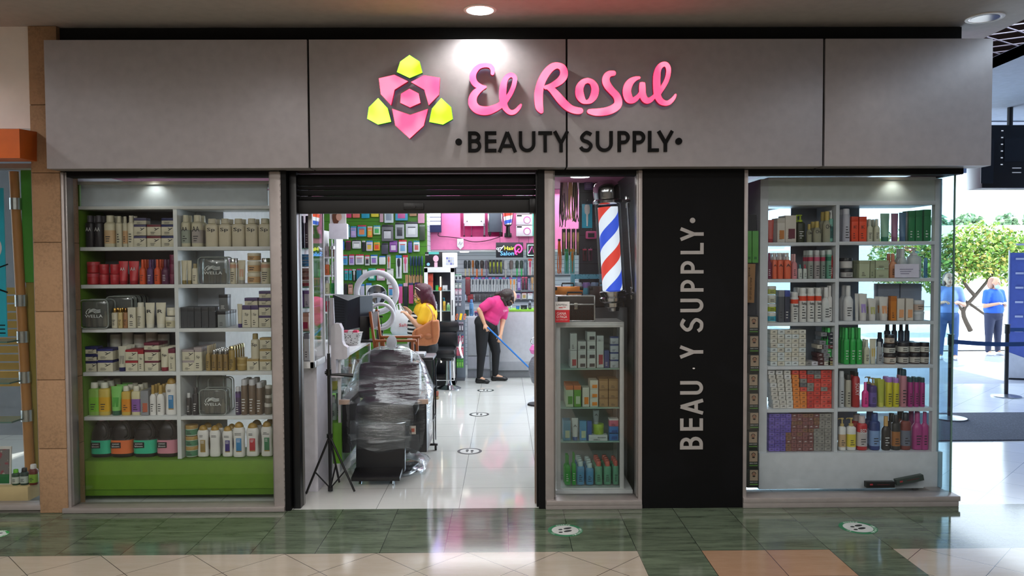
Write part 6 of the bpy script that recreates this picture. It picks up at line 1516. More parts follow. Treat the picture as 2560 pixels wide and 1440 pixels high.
row(S8+', middle row', 0, YBk, None, 'pack 1163 1176 693-738 7a3a40 c84058 | | wine red pack\npack 1153 1162 694-726 8a94a0 6a7480 | | grey strip pack\n'+T+'''pack 1293 1302 692-726 8a6ab8 6a4a98 c8b8e0 | | purple pack
card 1304 1311 692-724 3a2030 d85880 b04868 | | black floral card
card 1312 1319 692-724 3a2030 d85880 b04868 | | black floral card
card 1320 1326 692-726 b8a0c0 3a3a48 4a90a0 | | lilac card
brush 1327 1334 693-725 d0a070 c89868 | | plain wooden brush''', hang=True)
row(S8+', lower row', 0, YBk, None, '''
pack 1153 1166 734-752 c8c8e0 2a68c0 5a3a98 | | white pack with purple puff
pack 1168 1184 736-756 8a2a30 a83840 | | red bow pack
pack 1187 1198 733-755 4a4448 5a5a60 | | dark clip pack
pack 1200 1212 733-755 4a4448 5a5a60 | | dark clip pack
pack 1214 1226 733-755 4a4448 5a5a60 | | dark clip pack
pack 1228 1240 733-755 4a4448 5a5a60 | | dark clip pack
pack 1289 1302 731-748 c8b0c8 2a68c0 a05a98 | | pink bead pack
pack 1304 1317 731-748 d8d0c8 c83058 b8a060 | | tan bead pack
pack 1318 1332 731-748 d8e0e4 c83058 e8e8e8 | | white cotton pack''', hang=True)
for i, (px, z_) in enumerate([(1245, 0)]):
    pass
for k, py in enumerate((690.5, 731, 753)):
    a, b = P(1153, py, YBk-.02), P(1336, py, YBk-.02); m = MB(); m.box((0, 0, 0), (b.x-a.x+1.2, .05, .018), mat('3a3a44', .5)); o = link('goods_rail', m.mesh(), None, ((a.x+b.x)/2+.6, YB-.028, a.z)); tag(o, 'dark horizontal rail under the %s row of goods on the back wall' % ['upper', 'middle', 'lower'][k], 'rail')
# rotating strip of small packs beside the glass cabinet
T = ''
for i, py in enumerate((686, 706, 722, 738, 752)):
    for j in range(2): T += 'pack %d %d %d-%d %s %s %s | | %s\n' % (1137+j*9, 1145+j*9, py, py+15, ['c8ccd4', 'a8b8b0', 'd0b8c8', 'b8b8c8', '6a6a78'][i], ['3aa868', '4a4a54', 'b83058', '8a8a98', '3a3a48'][i], ['4a4a58', 'd8d8d8', 'e0d8e0', '5a5a68', 'c8c8d0'][i], ['green-tagged pin pack', 'pale clip pack', 'rose comb pack', 'violet-grey pick pack', 'dark bobby-pin pack'][i])
row('strip by the tall glass cabinet', 0, 5.95, None, T, hang=True)
T = ''
for i in range(4):
    for j in range(3): T += 'pack %d %d %d-%d %s %s %s | | %s\n' % (1141+j*6, 1147+j*6, 806+i*30, 830+i*30, ['4a4450', 'c85878', 'd8607a', '5ab848'][i], ['c8b0c8', '2a6898', 'e8c8d0', '3a8a38'][i], ['d8d8e0', 'e8e0e0', 'f08090', '9ad868'][i], ['dark scrunchie pack', 'rose clip pack', 'coral comb pack', 'bright green clip pack'][i])
row('floor rack behind the barber chair', 0, 6.0, None, T, hang=True)
rk = empty('spinner_rack', (P(1152, 900, 6.2).x, 6.2, 0), 'slim grey rack of small accessories beside the counter', 'rack'); m = MB(); m.box((0, .04, .8), (.14, .03, 1.52), mat('8a98a8', .4)); link('panel', m.mesh(), rk); m = MB(); m.box((0, .04, .02), (.12, .1, .04), mat('6a7078', .5)); link('foot', m.mesh(), rk)
nt_ = empty('number_tags', P(1147, 800, 5.93), 'bright yellow and orange number-shaped tags on the accessory rack', 'tags')
for i in range(4): link('digit', text_mesh('0' if i % 2 else '1', .035, .10, mat(['f0c020', 'f07030'][i % 2], .5, emit=.4)), nt_, (-.09+.06*i, 0, .05), (0, .2, 0))
# tall white-framed glass cabinet with LED strip --------------------------------
YK = 5.7; xk = lambda px: P(px, 800, YK).x; zk_ = lambda py: P(1098, py, YK).z
gk = empty('glass_cabinet', (xk(1098), YK, 0), 'tall white-framed glass cabinet with a lit strip behind the shoppers', 'cabinet')
for a, b in ((1061, 1070), (1127, 1137)): cpart(gk, 'frame_post', xk(a), xk(b), YK, YK+.04, 0, zk_(670), CW)
cpart(gk, 'frame_rail', xk(1061), xk(1137), YK, YK+.04, zk_(681), zk_(670), CW); cpart(gk, 'plinth', xk(1061), xk(1137), YK, YK+.42, 0, .12, mat('2a2a2e', .5)); cpart(gk, 'top', xk(1061), xk(1137), YK, YK+.42, zk_(670), zk_(668), CW)
cpart(gk, 'side_panel', xk(1061), xk(1064), YK+.04, YK+.42, .12, zk_(670), mat('3a3c44', .3)); cpart(gk, 'back_panel', xk(1061), xk(1137), YK+.40, YK+.42, .12, zk_(670), mat('33363f', .3))
cpart(gk, 'led_strip', xk(1095.5), xk(1098.5), YK+.37, YK+.385, .3, zk_(693), mat('fff6e0', .3, emit=3.5)); cpart(gk, 'lock', xk(1130), xk(1132), YK-.006, YK, zk_(788), zk_(750), mat('4a4c50', .3, .8))
SK = [zk_(727), zk_(778), zk_(830), .5]
for q in SK: cpart(gk, 'glass_shelf', xk(1066), xk(1133), YK+.05, YK+.38, q-.008, q, mat('9fb8b8', .1), 0)
row('glass cabinet, top shelf', 727, YK+.05, SK[0], '''
box 1070 1082 684-703 c84838 b03828 | | red-orange carton, upper
box 1070 1082 704 d05a40 b84838 | | red-orange carton, lower
jar 1073 1081 716 3a70d0 2a58b0 | | small blue round pot
jar 1088 1096 714 3ab850 2a9840 | | green round pot
jar 1095 1104 718 e8702a d05818 | | orange round pot
box 1106 1118 714 d0d4d8 | | white carton'''.replace('d4d8 | |', 'd4d8 - | |'))
row('glass cabinet, middle shelf', 778, YK+.05, SK[1], '''
bot 1072 1080 757 a8d0d8 d8e0e0 | | pale aqua bottle
pump 1107 1114 745 d8b040 2a98b0 | | amber pump bottle with teal head
bot 1083 1093 755 d8e0e8 d8e0e8 | | white bottle
bot 1116 1125 758 8ac888 d0e0d0 | | green bottle''')
row('glass cabinet, third shelf', 830, YK+.05, SK[2], 'box 1100 1124 806 6ab0d8 5aa0c8 | | sky blue carton\nbox 1076 1092 808 4a5a68 | | dark carton'.replace('5a68 | |', '5a68 - | |'))
t = empty('boxed_hood', (xk(1084), YK+.06, zk_(668)+.002), 'black retail box printed with a pink head bust on the glass cabinet', 'box'); s_ = 1/ppm(YK)
m = MB(); m.box((0, .1, 19*s_), (42*s_, .2, 38*s_), mat('17181c', .4), .003); link('carton', m.mesh(), t); m = MB(); m.box((1*s_, -.002, 35*s_), (26*s_, .002, 6*s_), mat('5ac0b8', .5)); link('colour_band', m.mesh(), t); link('printed_text', text_mesh('BOE', 8*s_, 3.4*s_, mat('f0f0f0', .5), .002), t, (-16*s_, -.003, 31*s_))
m = MB(); m.lathe([(7*s_, 0), (7*s_, .003)], mat('e8b8cc', .5), 18, (6*s_, -.001, 21*s_), M=rx(PI/2), sy=1.2); m.box((6*s_, -.002, 6*s_), (8*s_, .003, 12*s_), mat('e8b8cc', .5)); m.lathe([(4*s_, 0), (4*s_, .003)], mat('8ac8e8', .5), 14, (-13*s_, -.001, 7*s_), M=rx(PI/2)); link('printed_bust', m.mesh(), t)
t = empty('boxed_lamp', (xk(1124), YK+.06, zk_(668)+.002), 'white retail box with a grid of pictures on the glass cabinet', 'box')
m = MB(); m.box((0, .1, 18*s_), (36*s_, .2, 36*s_), mat('e6e6e4', .5), .003); link('carton', m.mesh(), t); m = MB()
for i in range(4):
    for j in range(3): m.box((-6*s_+i*5*s_, -.002, 8*s_+j*7*s_), (4*s_, .002, 5.4*s_), mat(['b8c0d8', 'c8ccd4', '6a70b8', 'a8b0c0'][(i+j) % 4], .5))
link('printed_pictures', m.mesh(), t)
# service counter at the back ---------------------------------------------------
Yc = 6.45; ZC1 = P(1285, 779, Yc).z; xc0, xc1 = P(1226, 850, Yc).x, 2.0
sv = empty('service_counter', (xc0, Yc, 0), 'pale grey service counter with lime edge at the back of the shop', 'counter')
cpart(sv, 'front_panel', xc0, xc1, Yc, Yc+.45, .26, ZC1, mat('c9ccd4', .4)); cpart(sv, 'kick_band', xc0, xc1, Yc+.002, Yc+.4, .12, .26, mat('a8acb4', .4)); cpart(sv, 'plinth', xc0, xc1, Yc+.03, Yc+.4, 0, .12, mat('7c8084', .5)); cpart(sv, 'lime_edge', xc0, xc1, Yc-.006, Yc+.47, ZC1, ZC1+.03, mat('8ac840', .4))
xd0 = P(1168, 850, Yc).x; sd = empty('drawer_cabinet', (xd0, Yc, 0), 'white cupboard unit at the left end of the service counter', 'cabinet')
zd = P(1195, 791, Yc).z; cpart(sd, 'body', xd0, xc0-.005, Yc+.02, Yc+.45, .14, zd, mat('d4d8e0', .4)); cpart(sd, 'door', xd0+.01, xc0-.03, Yc, Yc+.018, .36, zd-.02, mat('cdd2dc', .4)); cpart(sd, 'door', xd0+.01, xc0-.03, Yc, Yc+.018, .16, .345, mat('c8ccd8', .4)); cpart(sd, 'plinth', xd0, xc0-.005, Yc+.04, Yc+.43, 0, .14, mat('9a9ea8', .5))
row('white cupboard top', 791, Yc+.1, zd, '''
bot 1173 1184 750 5a90c0 4a80b8 | | blue water bottle
box 1160 1172 776 2a4a40 1a3a30 | | dark green carton
box 1186 1200 780 4a3a68 c85878 | | purple carton''')
row('service counter top', 778, Yc+.08, ZC1+.03, '''
bot 1274 1280 762 d8e8f0 4ab0e0 | | white bottle with blue cap
jar 1290 1299 770 3a80d0 2a68b8 | | blue tub
bot 1321 1329 757 3a3a48 8a90a0 | | dark bottle with silver cap
box 1302 1318 768 2a2e38 1a1e28 | | black camera-like carton''')
# pink bulkhead fittings ---------------------------------------------------------
def pos(px, py, Y=YP-.02): return P(px, py, Y)
s_ = 1/ppm(YP)
t = empty('led_barber_light', pos(1089, 581), 'square wall barber light with red and blue pixels on the pink bulkhead', 'light')
m = MB(); m.box((0, -.05, 26*s_), (30*s_, .1, 52*s_), mat('2a2e58', .4), .004); m.box((0, -.04, 60*s_), (30*s_, .08, 30*s_), mat('2a2e58', .4), .004); link('housing', m.mesh(), t)
m = MB()
for i in range(3): m.box((0, -.106, (22+i*10)*s_), (28*s_, .01, 8*s_), mat('f4f8ff', .4, emit=1.3))
for i in range(7):
    for j in range(5): m.box(((-12+i*4)*s_, -.106, (49+j*4.4)*s_), (2.8*s_, .01, 2.8*s_), mat(['4a68f0', 'e8503a', 'f4f8ff'][(0 if i < 3 else 1) if j > 0 else 2], .4, emit=1.5))
link('lit_pixels', m.mesh(), t)
lamp('blue_pixel_glow', 'POINT', (t.location.x, YP-.35, t.location.z+.42), 2.0, (.35, .35, 1), shadow_soft_size=.1)
niche = YP+.05; zn = P(1200, 592, YP).z
t = empty('nail_table', (pos(1185, 590, niche).x, niche, zn+.001), 'white folding table on slim legs standing in the pink niche', 'table')
m = MB(); m.box((0, .15, 45*s_), (54*s_, .04, 34*s_), mat('dcdee2', .4), .004); link('tabletop', m.mesh(), t)
for i, (x_, y_) in enumerate(((-25, .05), (25, .05), (-8, .28), (26, .28))): m = MB(); m.tube([(x_*s_, y_, .012), (x_*s_, y_, 34*s_)], .008, CHR); m.lathe([(.012, 0), (.016, .012), (.012, .03)], BP, 10, (x_*s_, y_, 0)); link('leg', m.mesh(), t)
for x_ in (-18, 18): m = MB(); m.lathe([(.008, 0), (.008, .006)], BP, 10, (x_*s_, .128, 40*s_), M=rx(PI/2)); link('screw', m.mesh(), t)
t = empty('suitcase', (pos(1238, 590, niche).x, niche, zn+.001), 'grey hard-shell suitcase with silver edges in the pink niche', 'suitcase')
m = MB(); m.box((0, .12, 40*s_), (34*s_, .2, 56*s_), mat('4a5560', .4), .006); link('shell', m.mesh(), t)
for sx in (-1, 1): m = MB(); m.box((sx*17*s_, .12, 40*s_), (.02, .21, 57*s_), CHR, .004); link('edge_trim', m.mesh(), t); m = MB(); m.lathe([(.028, -.012), (.028, .012)], BP, 14, (sx*14*s_, .1, .028), M=ry(PI/2)); m.box((sx*14*s_, .1, .06), (.05, .08, .05), BP, .004); link('caster', m.mesh(), t)
t = empty('barber_lantern', pos(1270, 600), 'small lantern-shaped barber light on a bracket over the neon board', 'light')
m = MB(); m.lathe([(8*s_, 38*s_), (13*s_, 72*s_)], polemat('lantern_stripes', .24, 1.1), 20, (0, -.14, 0)); link('lit_glass', m.mesh(), t)
m = MB(); m.lathe([(15*s_, 71*s_), (17*s_, 73*s_), (12*s_, 76*s_)], BP, 20, (0, -.14, 0)); m.lathe([(6*s_, 33*s_), (10*s_, 37*s_)], BP, 16, (0, -.14, 0))
for i in range(6): a = i*PI/3; m.tube([(9*s_*math.cos(a), -.14+9*s_*math.sin(a), 36*s_), (15*s_*math.cos(a), -.14+15*s_*math.sin(a), 72*s_)], .005, BP, 6)
link('cage', m.mesh(), t); m = MB(); m.tube([(0, -.14, 34*s_), (0, -.1, 22*s_), (0, -.01, 12*s_)], [.03, .035, .04], BP, 8); m.box((0, -.02, 12*s_), (18*s_, .05, 10*s_), BP, .006); link('bracket', m.mesh(), t)
def neon(name, lab, px0, px1, py0, py1):
    Yn = YP-.2; a, b = P(px0, py1, Yn), P(px1, py0, Yn); t = empty(name, ((a.x+b.x)/2, Yn, a.z), lab, 'neon sign'); w_, h_ = b.x-a.x, b.z-a.z
    m = MB(); m.box((0, .01, h_/2), (w_, .02, h_), mat('1c2026', .4), .002); link('board', m.mesh(), t); m = MB()
    for sx in (-.35, .35): m.tube([(w_*sx, .01, h_), (w_*sx, .03, h_+.10)], .003, BP, 5)
    link('hanging_wire', m.mesh(), t); return t, w_, h_
t, w_, h_ = neon('neon_sign', 'black neon board reading Hair Salon with a pink head outline', 1240, 1308, 606, 644)
link('lit_word', text_mesh('Hair', w_*.36, h_*.24, mat('e8f040', .4, emit=2), .01), t, (-w_*.01, -.012, h_*.62)); link('lit_word', text_mesh('Salon', w_*.5, h_*.27, mat('60a8ff', .4, emit=2.2), .01), t, (-w_*.09, -.012, h_*.28))
m = MB(); pk = mat('ff4088', .4, emit=2.2); m.tube([(w_*(.32+.13*math.cos(a)), -.014, h_*(.58+.26*math.sin(a))) for a in [i*PI/8 for i in range(-3, 12)]], .012, pk, 6); m.tube([(w_*.2, -.014, h_*.5), (w_*.21, -.014, h_*.25), (w_*.28, -.014, h_*.2)], .010, pk, 6); m.tube([(w_*.36, -.014, h_*.6), (w_*.28, -.014, h_*.45), (w_*.36, -.014, h_*.3)], .010, pk, 6); link('lit_head', m.mesh(), t)
m = MB(); wn_ = mat('e8ecff', .4, emit=1.2); m.tube([(-w_*.34, -.014, h_*.5), (-w_*.2, -.014, h_*.8)], .006, wn_, 5); m.tube([(-w_*.42, -.014, h_*.62), (-w_*.24, -.014, h_*.68)], .006, wn_, 5)
for x_, z_ in ((-.38, .45), (-.44, .58)): m.tube([(w_*(x_+.04*math.cos(a)), -.014, h_*(z_+.06*math.sin(a))) for a in [i*PI/4 for i in range(8)]], .004, wn_, 5, True)
link('lit_scissors', m.mesh(), t)
t, w_, h_ = neon('neon_sign', 'second neon board with pale frame cut off by the door jamb', 1316, 1352, 607, 644)
m = MB(); tl = mat('b0f0e0', .4, emit=1.4); m.tube([(-w_*.4, -.012, h_*.15), (w_*.4, -.012, h_*.15), (w_*.4, -.012, h_*.85), (-w_*.4, -.012, h_*.85)], .007, tl, 6, True); link('lit_frame', m.mesh(), t)
m = MB(); m.tube([(-w_*.35, -.012, h_*.3), (-w_*.1, -.012, h_*.75), (0, -.012, h_*.35), (w_*.2, -.012, h_*.75), (w_*.3, -.012, h_*.3)], .008, mat('e050a0', .4, emit=2), 6); link('lit_zigzag', m.mesh(), t)
t = empty('price_pennant', pos(1151, 624), 'white pennant-shaped price tag pinned to the pink bulkhead', 'tag'); m = MB(); m.prism([(-8*s_, 27*s_), (8*s_, 27*s_), (8*s_, 8*s_), (0, 0), (-8*s_, 8*s_)], -.006, 0, mat('e4e2e6', .6)); link('card', m.mesh(), t)
m = MB(); m.tube([(-4*s_, -.008, 12*s_), (-1*s_, -.008, 20*s_), (1*s_, -.008, 12*s_), (5*s_, -.008, 18*s_)], .003, mat('6a6a80', .6), 4); link('handwriting', m.mesh(), t)
m = MB(); m.tube(smooth([pos(1096, 582)-Vector((0, .01, 0)), pos(1097, 590), pos(1118, 592), pos(1150, 596), pos(1180, 604), pos(1215, 602), pos(1250, 592)], 5), .006, BP, 5); tag(link('wall_cable', m.mesh()), 'thin black cable sagging across the pink bulkhead', 'cable')
for i in range(4):
    t = empty('boxed_kit', (pos(1310, 590, niche).x, YP-.03, P(1310, 591, YP).z+i*.265*.68), 'white and purple retail box with a domed device, %s from bottom of the pile' % ORD[i], 'box', 'retail boxes piled at the pink wall')
    m = MB(); m.box((0, -.01-.05, .085), (40*s_, .1, .17), mat('dcd4dc', .5), .003); link('carton', m.mesh(), t); m = MB(); m.lathe([(.001, 0), (9*s_, .001), (9*s_, .003)], mat('c858a8', .5), 18, (7*s_, -.062-.05, .08), M=rx(PI/2)); m.lathe([(.001, 0), (7*s_, .001), (7*s_, .003)], mat('e8e4ec', .5), 18, (7*s_, -.065-.05, .075), M=rx(PI/2)); link('printed_device', m.mesh(), t); m = MB(); m.box((-12*s_, -.062-.05, .15), (12*s_, .003, .02), BL); link('printed_band', m.mesh(), t)
m = MB(); m.box((pos(1337, 560).x, YP-.02, P(1330, 560, YP).z), (14*s_, .03, 60*s_), mat('5ac0a8', .5)); tag(link('teal_poster', m.mesh()), 'narrow teal poster at the right end of the pink bulkhead', 'poster')
for i, px in enumerate((1161, 1292)):
    v = P(px, 627, YP+.12); t = empty('ceiling_downlight', (v.x, YP+.12, P(1200, 624, YP).z-.031), 'small lit downlight under the pink bulkhead, %s' % ['near the glass cabinet', 'behind the neon board'][i], 'ceiling light'); m = MB(); m.lathe([(.07, -.012), (.08, 0)], mat('fff8ec', .4, emit=4), 18); link('bulb', m.mesh(), t); lamp('soffit_spot', 'SPOT', (v.x, YP+.3, t.location.z-.03), 16, COOL, (math.radians(22), 0, 0), spot_size=math.radians(160), spot_blend=.5, shadow_soft_size=.06)

# ------------------------------------------------------------ ring lights, tripod, monitor, table ------------------------------------
RW = mat('c6c8ce', .35)
def ringlight(px, py, rpx, tpx, Y, lab, foot=True, zf_=1.02):
    c = P(px, py, Y); s = 1/ppm(Y); t = empty('ring_light', (c.x, Y, zf_ if not foot else 0), lab, 'ring light'); b = t.location.z
    m = MB(); R = (rpx-tpx/2)*s; n = 40; m.tube([(R*math.cos(2*PI*i/n), 0, c.z-b+R*math.sin(2*PI*i/n)) for i in range(n)], tpx/2*s, RW, 12, True); link('ring', m.mesh(), t)
    m = MB(); m.tube([(0, .03, 0.02), (0, .03, c.z-b-R)], .011, BP, 8); m.lathe([(.018, 0), (.018, .05)], BP, 10, (0, .03, c.z-b-R-.05)); m.lathe([(.016, 0), (.016, .04)], BP, 10, (0, .03, (c.z-b)*.6)); link('pole', m.mesh(), t)
    for i in range(3): a = i*2*PI/3+.4; m = MB(); m.tube([(0, .03, .22), (.26*math.cos(a), .03+.26*math.sin(a), .01)], .008, BP, 6); link('leg', m.mesh(), t)
    m = MB(); m.tube([(0, .0, c.z-b-R), (0, .02, c.z-b-R*.5), (0, -.02, c.z-b-.02)], .005, BP, 6); m.box((0, -.03, c.z-b), (.05, .02, .02), BP, .003); link('phone_clip', m.mesh(), t)
ringlight(941, 731, 57, 15, 3.5, 'largest white ring light on a black stand in the aisle')
ringlight(944, 778, 46, 12, 3.25, 'medium white ring light overlapping the largest one')
ringlight(953, 791, 35, 9, 3.0, 'smallest and frontmost white ring light on a thin stand')
Ym = 3.8; c = P(942, 737, Ym); t = empty('round_mirror', (c.x, Ym, 0), 'chrome-rimmed round mirror on a stand behind the ring lights', 'mirror'); s = 1/ppm(Ym)
m = MB(); m.tube([(24*s*math.cos(i*PI/14), 0, c.z+24*s*math.sin(i*PI/14)) for i in range(28)], .008, CHR, 6, True); link('rim', m.mesh(), t); m = MB(); m.lathe([(23*s, 0), (23*s, .01)], mat('b8bcc4', .05, 1), 28, (0, .005, c.z), M=rx(PI/2)); link('mirror_glass', m.mesh(), t); m = MB(); m.tube([(0, .02, .01), (0, .02, c.z-24*s)], .012, CHR, 8); m.lathe([(.16, 0), (.15, .02), (.02, .03)], CHR, 20); link('stand', m.mesh(), t)
# front tripod
c = G(826, 1230); t = empty('tripod_stand', c, 'black tripod stand at the left edge of the doorway', 'tripod'); s = 1/ppm(c.y); zz = lambda py: (1230-py)*s
m = MB(); m.tube([(0, 0, .015), (0, 0, zz(880))], .013, BP, 10); link('pole', m.mesh(), t); m = MB(); m.tube([(0, 0, zz(880)), (0, 0, zz(735))], .006, CHR, 8); link('upper_rod', m.mesh(), t)
m = MB(); m.lathe([(.024, 0), (.024, .03)], BP, 12, (0, 0, zz(1092))); m.lathe([(.02, 0), (.02, .03)], BP, 12, (0, 0, .01)); m.lathe([(.022, 0), (.022, .05)], BP, 12, (0, 0, zz(935))); link('collar', m.mesh(), t)
m = MB(); m.tube([(-.03, 0, zz(928)), (-.012, 0, zz(928))], .014, BP, 8); link('knob', m.mesh(), t); m = MB(); m.tube([(.01, 0, zz(933)), (.08, .0, zz(933)), (.19, .02, zz(937))], [.008, .012, .016], BP, 8); link('side_arm', m.mesh(), t)
for dx, dy in ((-.175, -.08), (.2, -.03), (.02, .24)): m = MB(); m.tube([(0, 0, zz(1088)), (dx, dy, .012)], .009, BP, 8); link('leg', m.mesh(), t); m = MB(); m.tube([(0, 0, .03), (dx*.62, dy*.62, zz(1088)*.39)], .006, BP, 6); link('brace', m.mesh(), t)
# white long lamp head by the tripod and white moulded panel
Yw2 = .93; pl = [(833, 812), (838, 808), (850, 809), (856, 822), (857, 852), (861, 862), (870, 868), (870, 893), (866, 897), (842, 897), (841, 938), (860, 939), (860, 942), (830, 943), (829, 820)]
c = P(845, 900, Yw2); mb = MB(); mb.prism([(P(a, b, Yw2).x-c.x, P(a, b, Yw2).z-P(845, 943, Yw2).z) for a, b in pl], -.03, .06, mat('dcd8de', .4)); o = link('towel_steamer', mb.mesh(), None, (c.x, Yw2, P(845, 943, Yw2).z)); tag(o, 'white moulded plastic appliance with a stepped side by the tripod', 'appliance')
m = MB(); v0, v1 = P(828, 862, .95)-o.location, P(829, 745, .95)-o.location; m.tube([v0, (v0+v1)/2+Vector((.004, 0, 0)), v1], [.02, .026, .018], mat('d4d0d8', .35), 10); link('curved_arm', m.mesh(), o)
# basket on the counter
c = P(878, 884, 2.0); t = empty('plastic_basket', (c.x, 2.0, 1.021), 'white perforated plastic basket with pink packets on the left counter', 'basket'); m = MB(); m.lathe([(.085, 0), (.11, .12), (.118, .125)], mat('e4e4e2', .4, kind='spots', size=55, col2='6a6a68', col3='e4e4e2'), 20, sy=.7, power=5); link('body', m.mesh(), t)
for i in range(3): m = MB(); m.box((-.05+.05*i, 0, .13), (.05, .09, .03), mat(['d85a78', 'e8e0e0', 'e0406a'][i], .5), .01); link('packet', m.mesh(), t)
# monitor seen from behind
Yq = 2.25; s = 1/ppm(Yq); c = P(890, 880, Yq); t = empty('computer_monitor', (c.x-.05, Yq, 1.021), 'black computer monitor seen from behind on the left counter', 'monitor'); zz0 = P(880, 760, Yq).z-1.021
m = MB(); m.add([(-.19, -.05, zz0-.3), (-.02, -.12, zz0-.26), (.0, -.12, zz0+.04), (-.17, -.05, zz0+.1), (-.19, .05, zz0-.3), (.2, .16, zz0-.26), (.2, .16, zz0+.08), (-.17, .05, zz0+.1), (.1, -.02, zz0-.24), (.1, -.02, zz0+.08)], [(0, 1, 2, 3), (1, 8, 9, 2), (8, 5, 6, 9), (3, 2, 9, 6, 7), (4, 7, 6, 5), (0, 3, 7, 4), (0, 4, 5, 8, 1)], mat('2a2c34', .4)); link('housing', m.mesh(), t)
m = MB()
for i in range(11): m.add([(-.175, -.0625, zz0-.26+i*.03), (-.04, -.118, zz0-.24+i*.026), (-.04, -.118, zz0-.232+i*.026), (-.175, -.0625, zz0-.25+i*.03)], [(0, 1, 2, 3)], mat('0c0c0e', .5))
link('vent_slots', m.mesh(), t); m = MB(); m.box((.14, .0, (zz0)/2-.05), (.1, .05, zz0-.15), BP, .01, M=rz(.3)); m.box((.14, .05, .01), (.22, .2, .02), BP, .006); link('stand', m.mesh(), t)
# white table with glass top, shopping bag
c = G(985, 960); yT = 5.05; s = 1/ppm(yT); t = empty('glass_table', (P(990, 860, yT).x, yT, 0), 'low white table with glass shelves behind the ring lights', 'table'); zt_ = P(990, 838, yT).z
m = MB(); m.box((0, 0, zt_), (.44, .3, .02), mat('b8ccd0', .1), .003); link('tabletop', m.mesh(), t); m = MB(); m.box((0, 0, zt_-.14), (.4, .26, .015), mat('dcdce0', .3)); link('shelf', m.mesh(), t)
for sx in (-1, 1):
    for sy in (-1, 1): m = MB(); m.box((sx*.19, sy*.12, zt_/2), (.03, .03, zt_), CW, .004); link('leg', m.mesh(), t)
c = P(1003, 838, yT); t = empty('shopping_bag', (c.x, yT, zt_+.012), 'white plastic shopping bag with red lettering on the glass table', 'bag')
m = MB(); m.lathe([(.12, 0), (.15, .05), (.14, .2), (.10, .3), (.07, .34)], mat('e4e6ea', .35), 18, sy=.55, power=2.6); link('bag_body', m.mesh(), t); m = MB(); m.tube([(-.05, 0, .32), (-.06, 0, .41), (-.02, 0, .43), (0, 0, .33)], [.02, .012, .012, .02], mat('e4e6ea', .35), 8); link('handle', m.mesh(), t); link('printed_text', text_mesh('Sally', .13, .055, mat('d02030', .5), .003), t, (.05, -.087, .13))
# wooden folding chair frames
def dchair(px, py, Y, lab):
    c = P(px, py, Y); t = empty('folding_chair', (c.x, Y, 0), lab, 'chair'); WD = mat('a85c28', .4); za = P(px, 852, Y).z
    for sy in (0, .4): m = MB(); m.box((.02, sy, za), (.42, .045, .025), WD, .006); link('arm_rest', m.mesh(), t)
    for sy in (0, .4):
        for dx in (-.17, .19): m = MB(); m.box((dx, sy, za/2+.1), (.03, .03, za-.2), WD, .004); link('post', m.mesh(), t)
        m = MB(); m.tube([(-.2, sy, .012), (.2, sy, za*.55)], .014, WD, 6); m.tube([(.2, sy, .012), (-.2, sy, za*.55)], .014, WD, 6); link('leg', m.mesh(), t)
    m = MB(); m.box((0, .2, za*.56), (.36, .4, .02), BP, .004); link('seat', m.mesh(), t); m = MB(); m.tube([(-.19, 0, za-.1), (-.24, 0, za+.3)], .016, WD, 8); m.tube([(-.19, .4, za-.1), (-.24, .4, za+.3)], .016, WD, 8); m.box((-.23, .2, za+.2), (.012, .42, .16), BP); link('backrest', m.mesh(), t)
dchair(985, 870, 2.15, 'brown wooden folding chair between wrapped chair and yellow-shirted shopper')
# grey trolley behind the wrapped chair and its magnifier lamp
t = empty('salon_trolley', (P(1035, 960, 1.9).x, 1.9, 0), 'black and grey salon trolley behind the wrapped chair', 'trolley'); ztr = P(1040, 893, 1.86).z
m = MB(); m.box((0, 0, ztr), (.42, .36, .03), mat('2a2a30', .4), .01); m.box((0, -.04, ztr+.03), (.24, .2, .035), mat('b8c0c4', .35), .01); link('tray', m.mesh(), t)
for sx in (-1, 1):
    m = MB(); m.tube([(sx*.2, -.1, .05), (sx*.2, -.1, ztr)], .009, CHR, 6); m.tube([(sx*.2, .12, .05), (sx*.2, .12, ztr)], .009, CHR, 6); link('post', m.mesh(), t)
    m = MB(); m.lathe([(.03, -.01), (.03, .01)], BP, 12, (sx*.22, -.1, .03), M=ry(PI/2)); m.box((sx*.2, -.1, .055), (.08, .03, .02), BP, .005); link('caster', m.mesh(), t)
for zq in (.3, .6): m = MB(); m.box((0, 0, zq), (.4, .34, .02), mat('1c1c22', .4), .004); link('shelf', m.mesh(), t)
lo2 = Vector((P(1002, 898, 1.8).x, 1.8, ztr))-t.location; z9 = P(980, 860, 1.8).z-ztr
m = MB(); m.lathe([(.028, 0), (.05, .02), (.05, .04), (.02, .05)], mat('b4bcc0', .35), 18, lo2+Vector((-.085, 0, z9)), M=rx(.9), sy=1.5); link('lamp_head', m.mesh(), t); m = MB(); m.tube([lo2+Vector((-.07, 0, z9-.01)), lo2+Vector((-.01, .02, z9*.4)), lo2+Vector((.04, .05, -.03))], [.02, .012, .012], mat('b4bcc0', .3, .4), 8); link('lamp_arm', m.mesh(), t)

# ------------------------------------------------------------ chairs ------------------------------------
def cush(mb, c, d, m, b=.05, M=None): mb.box(c, d, m, b, M)
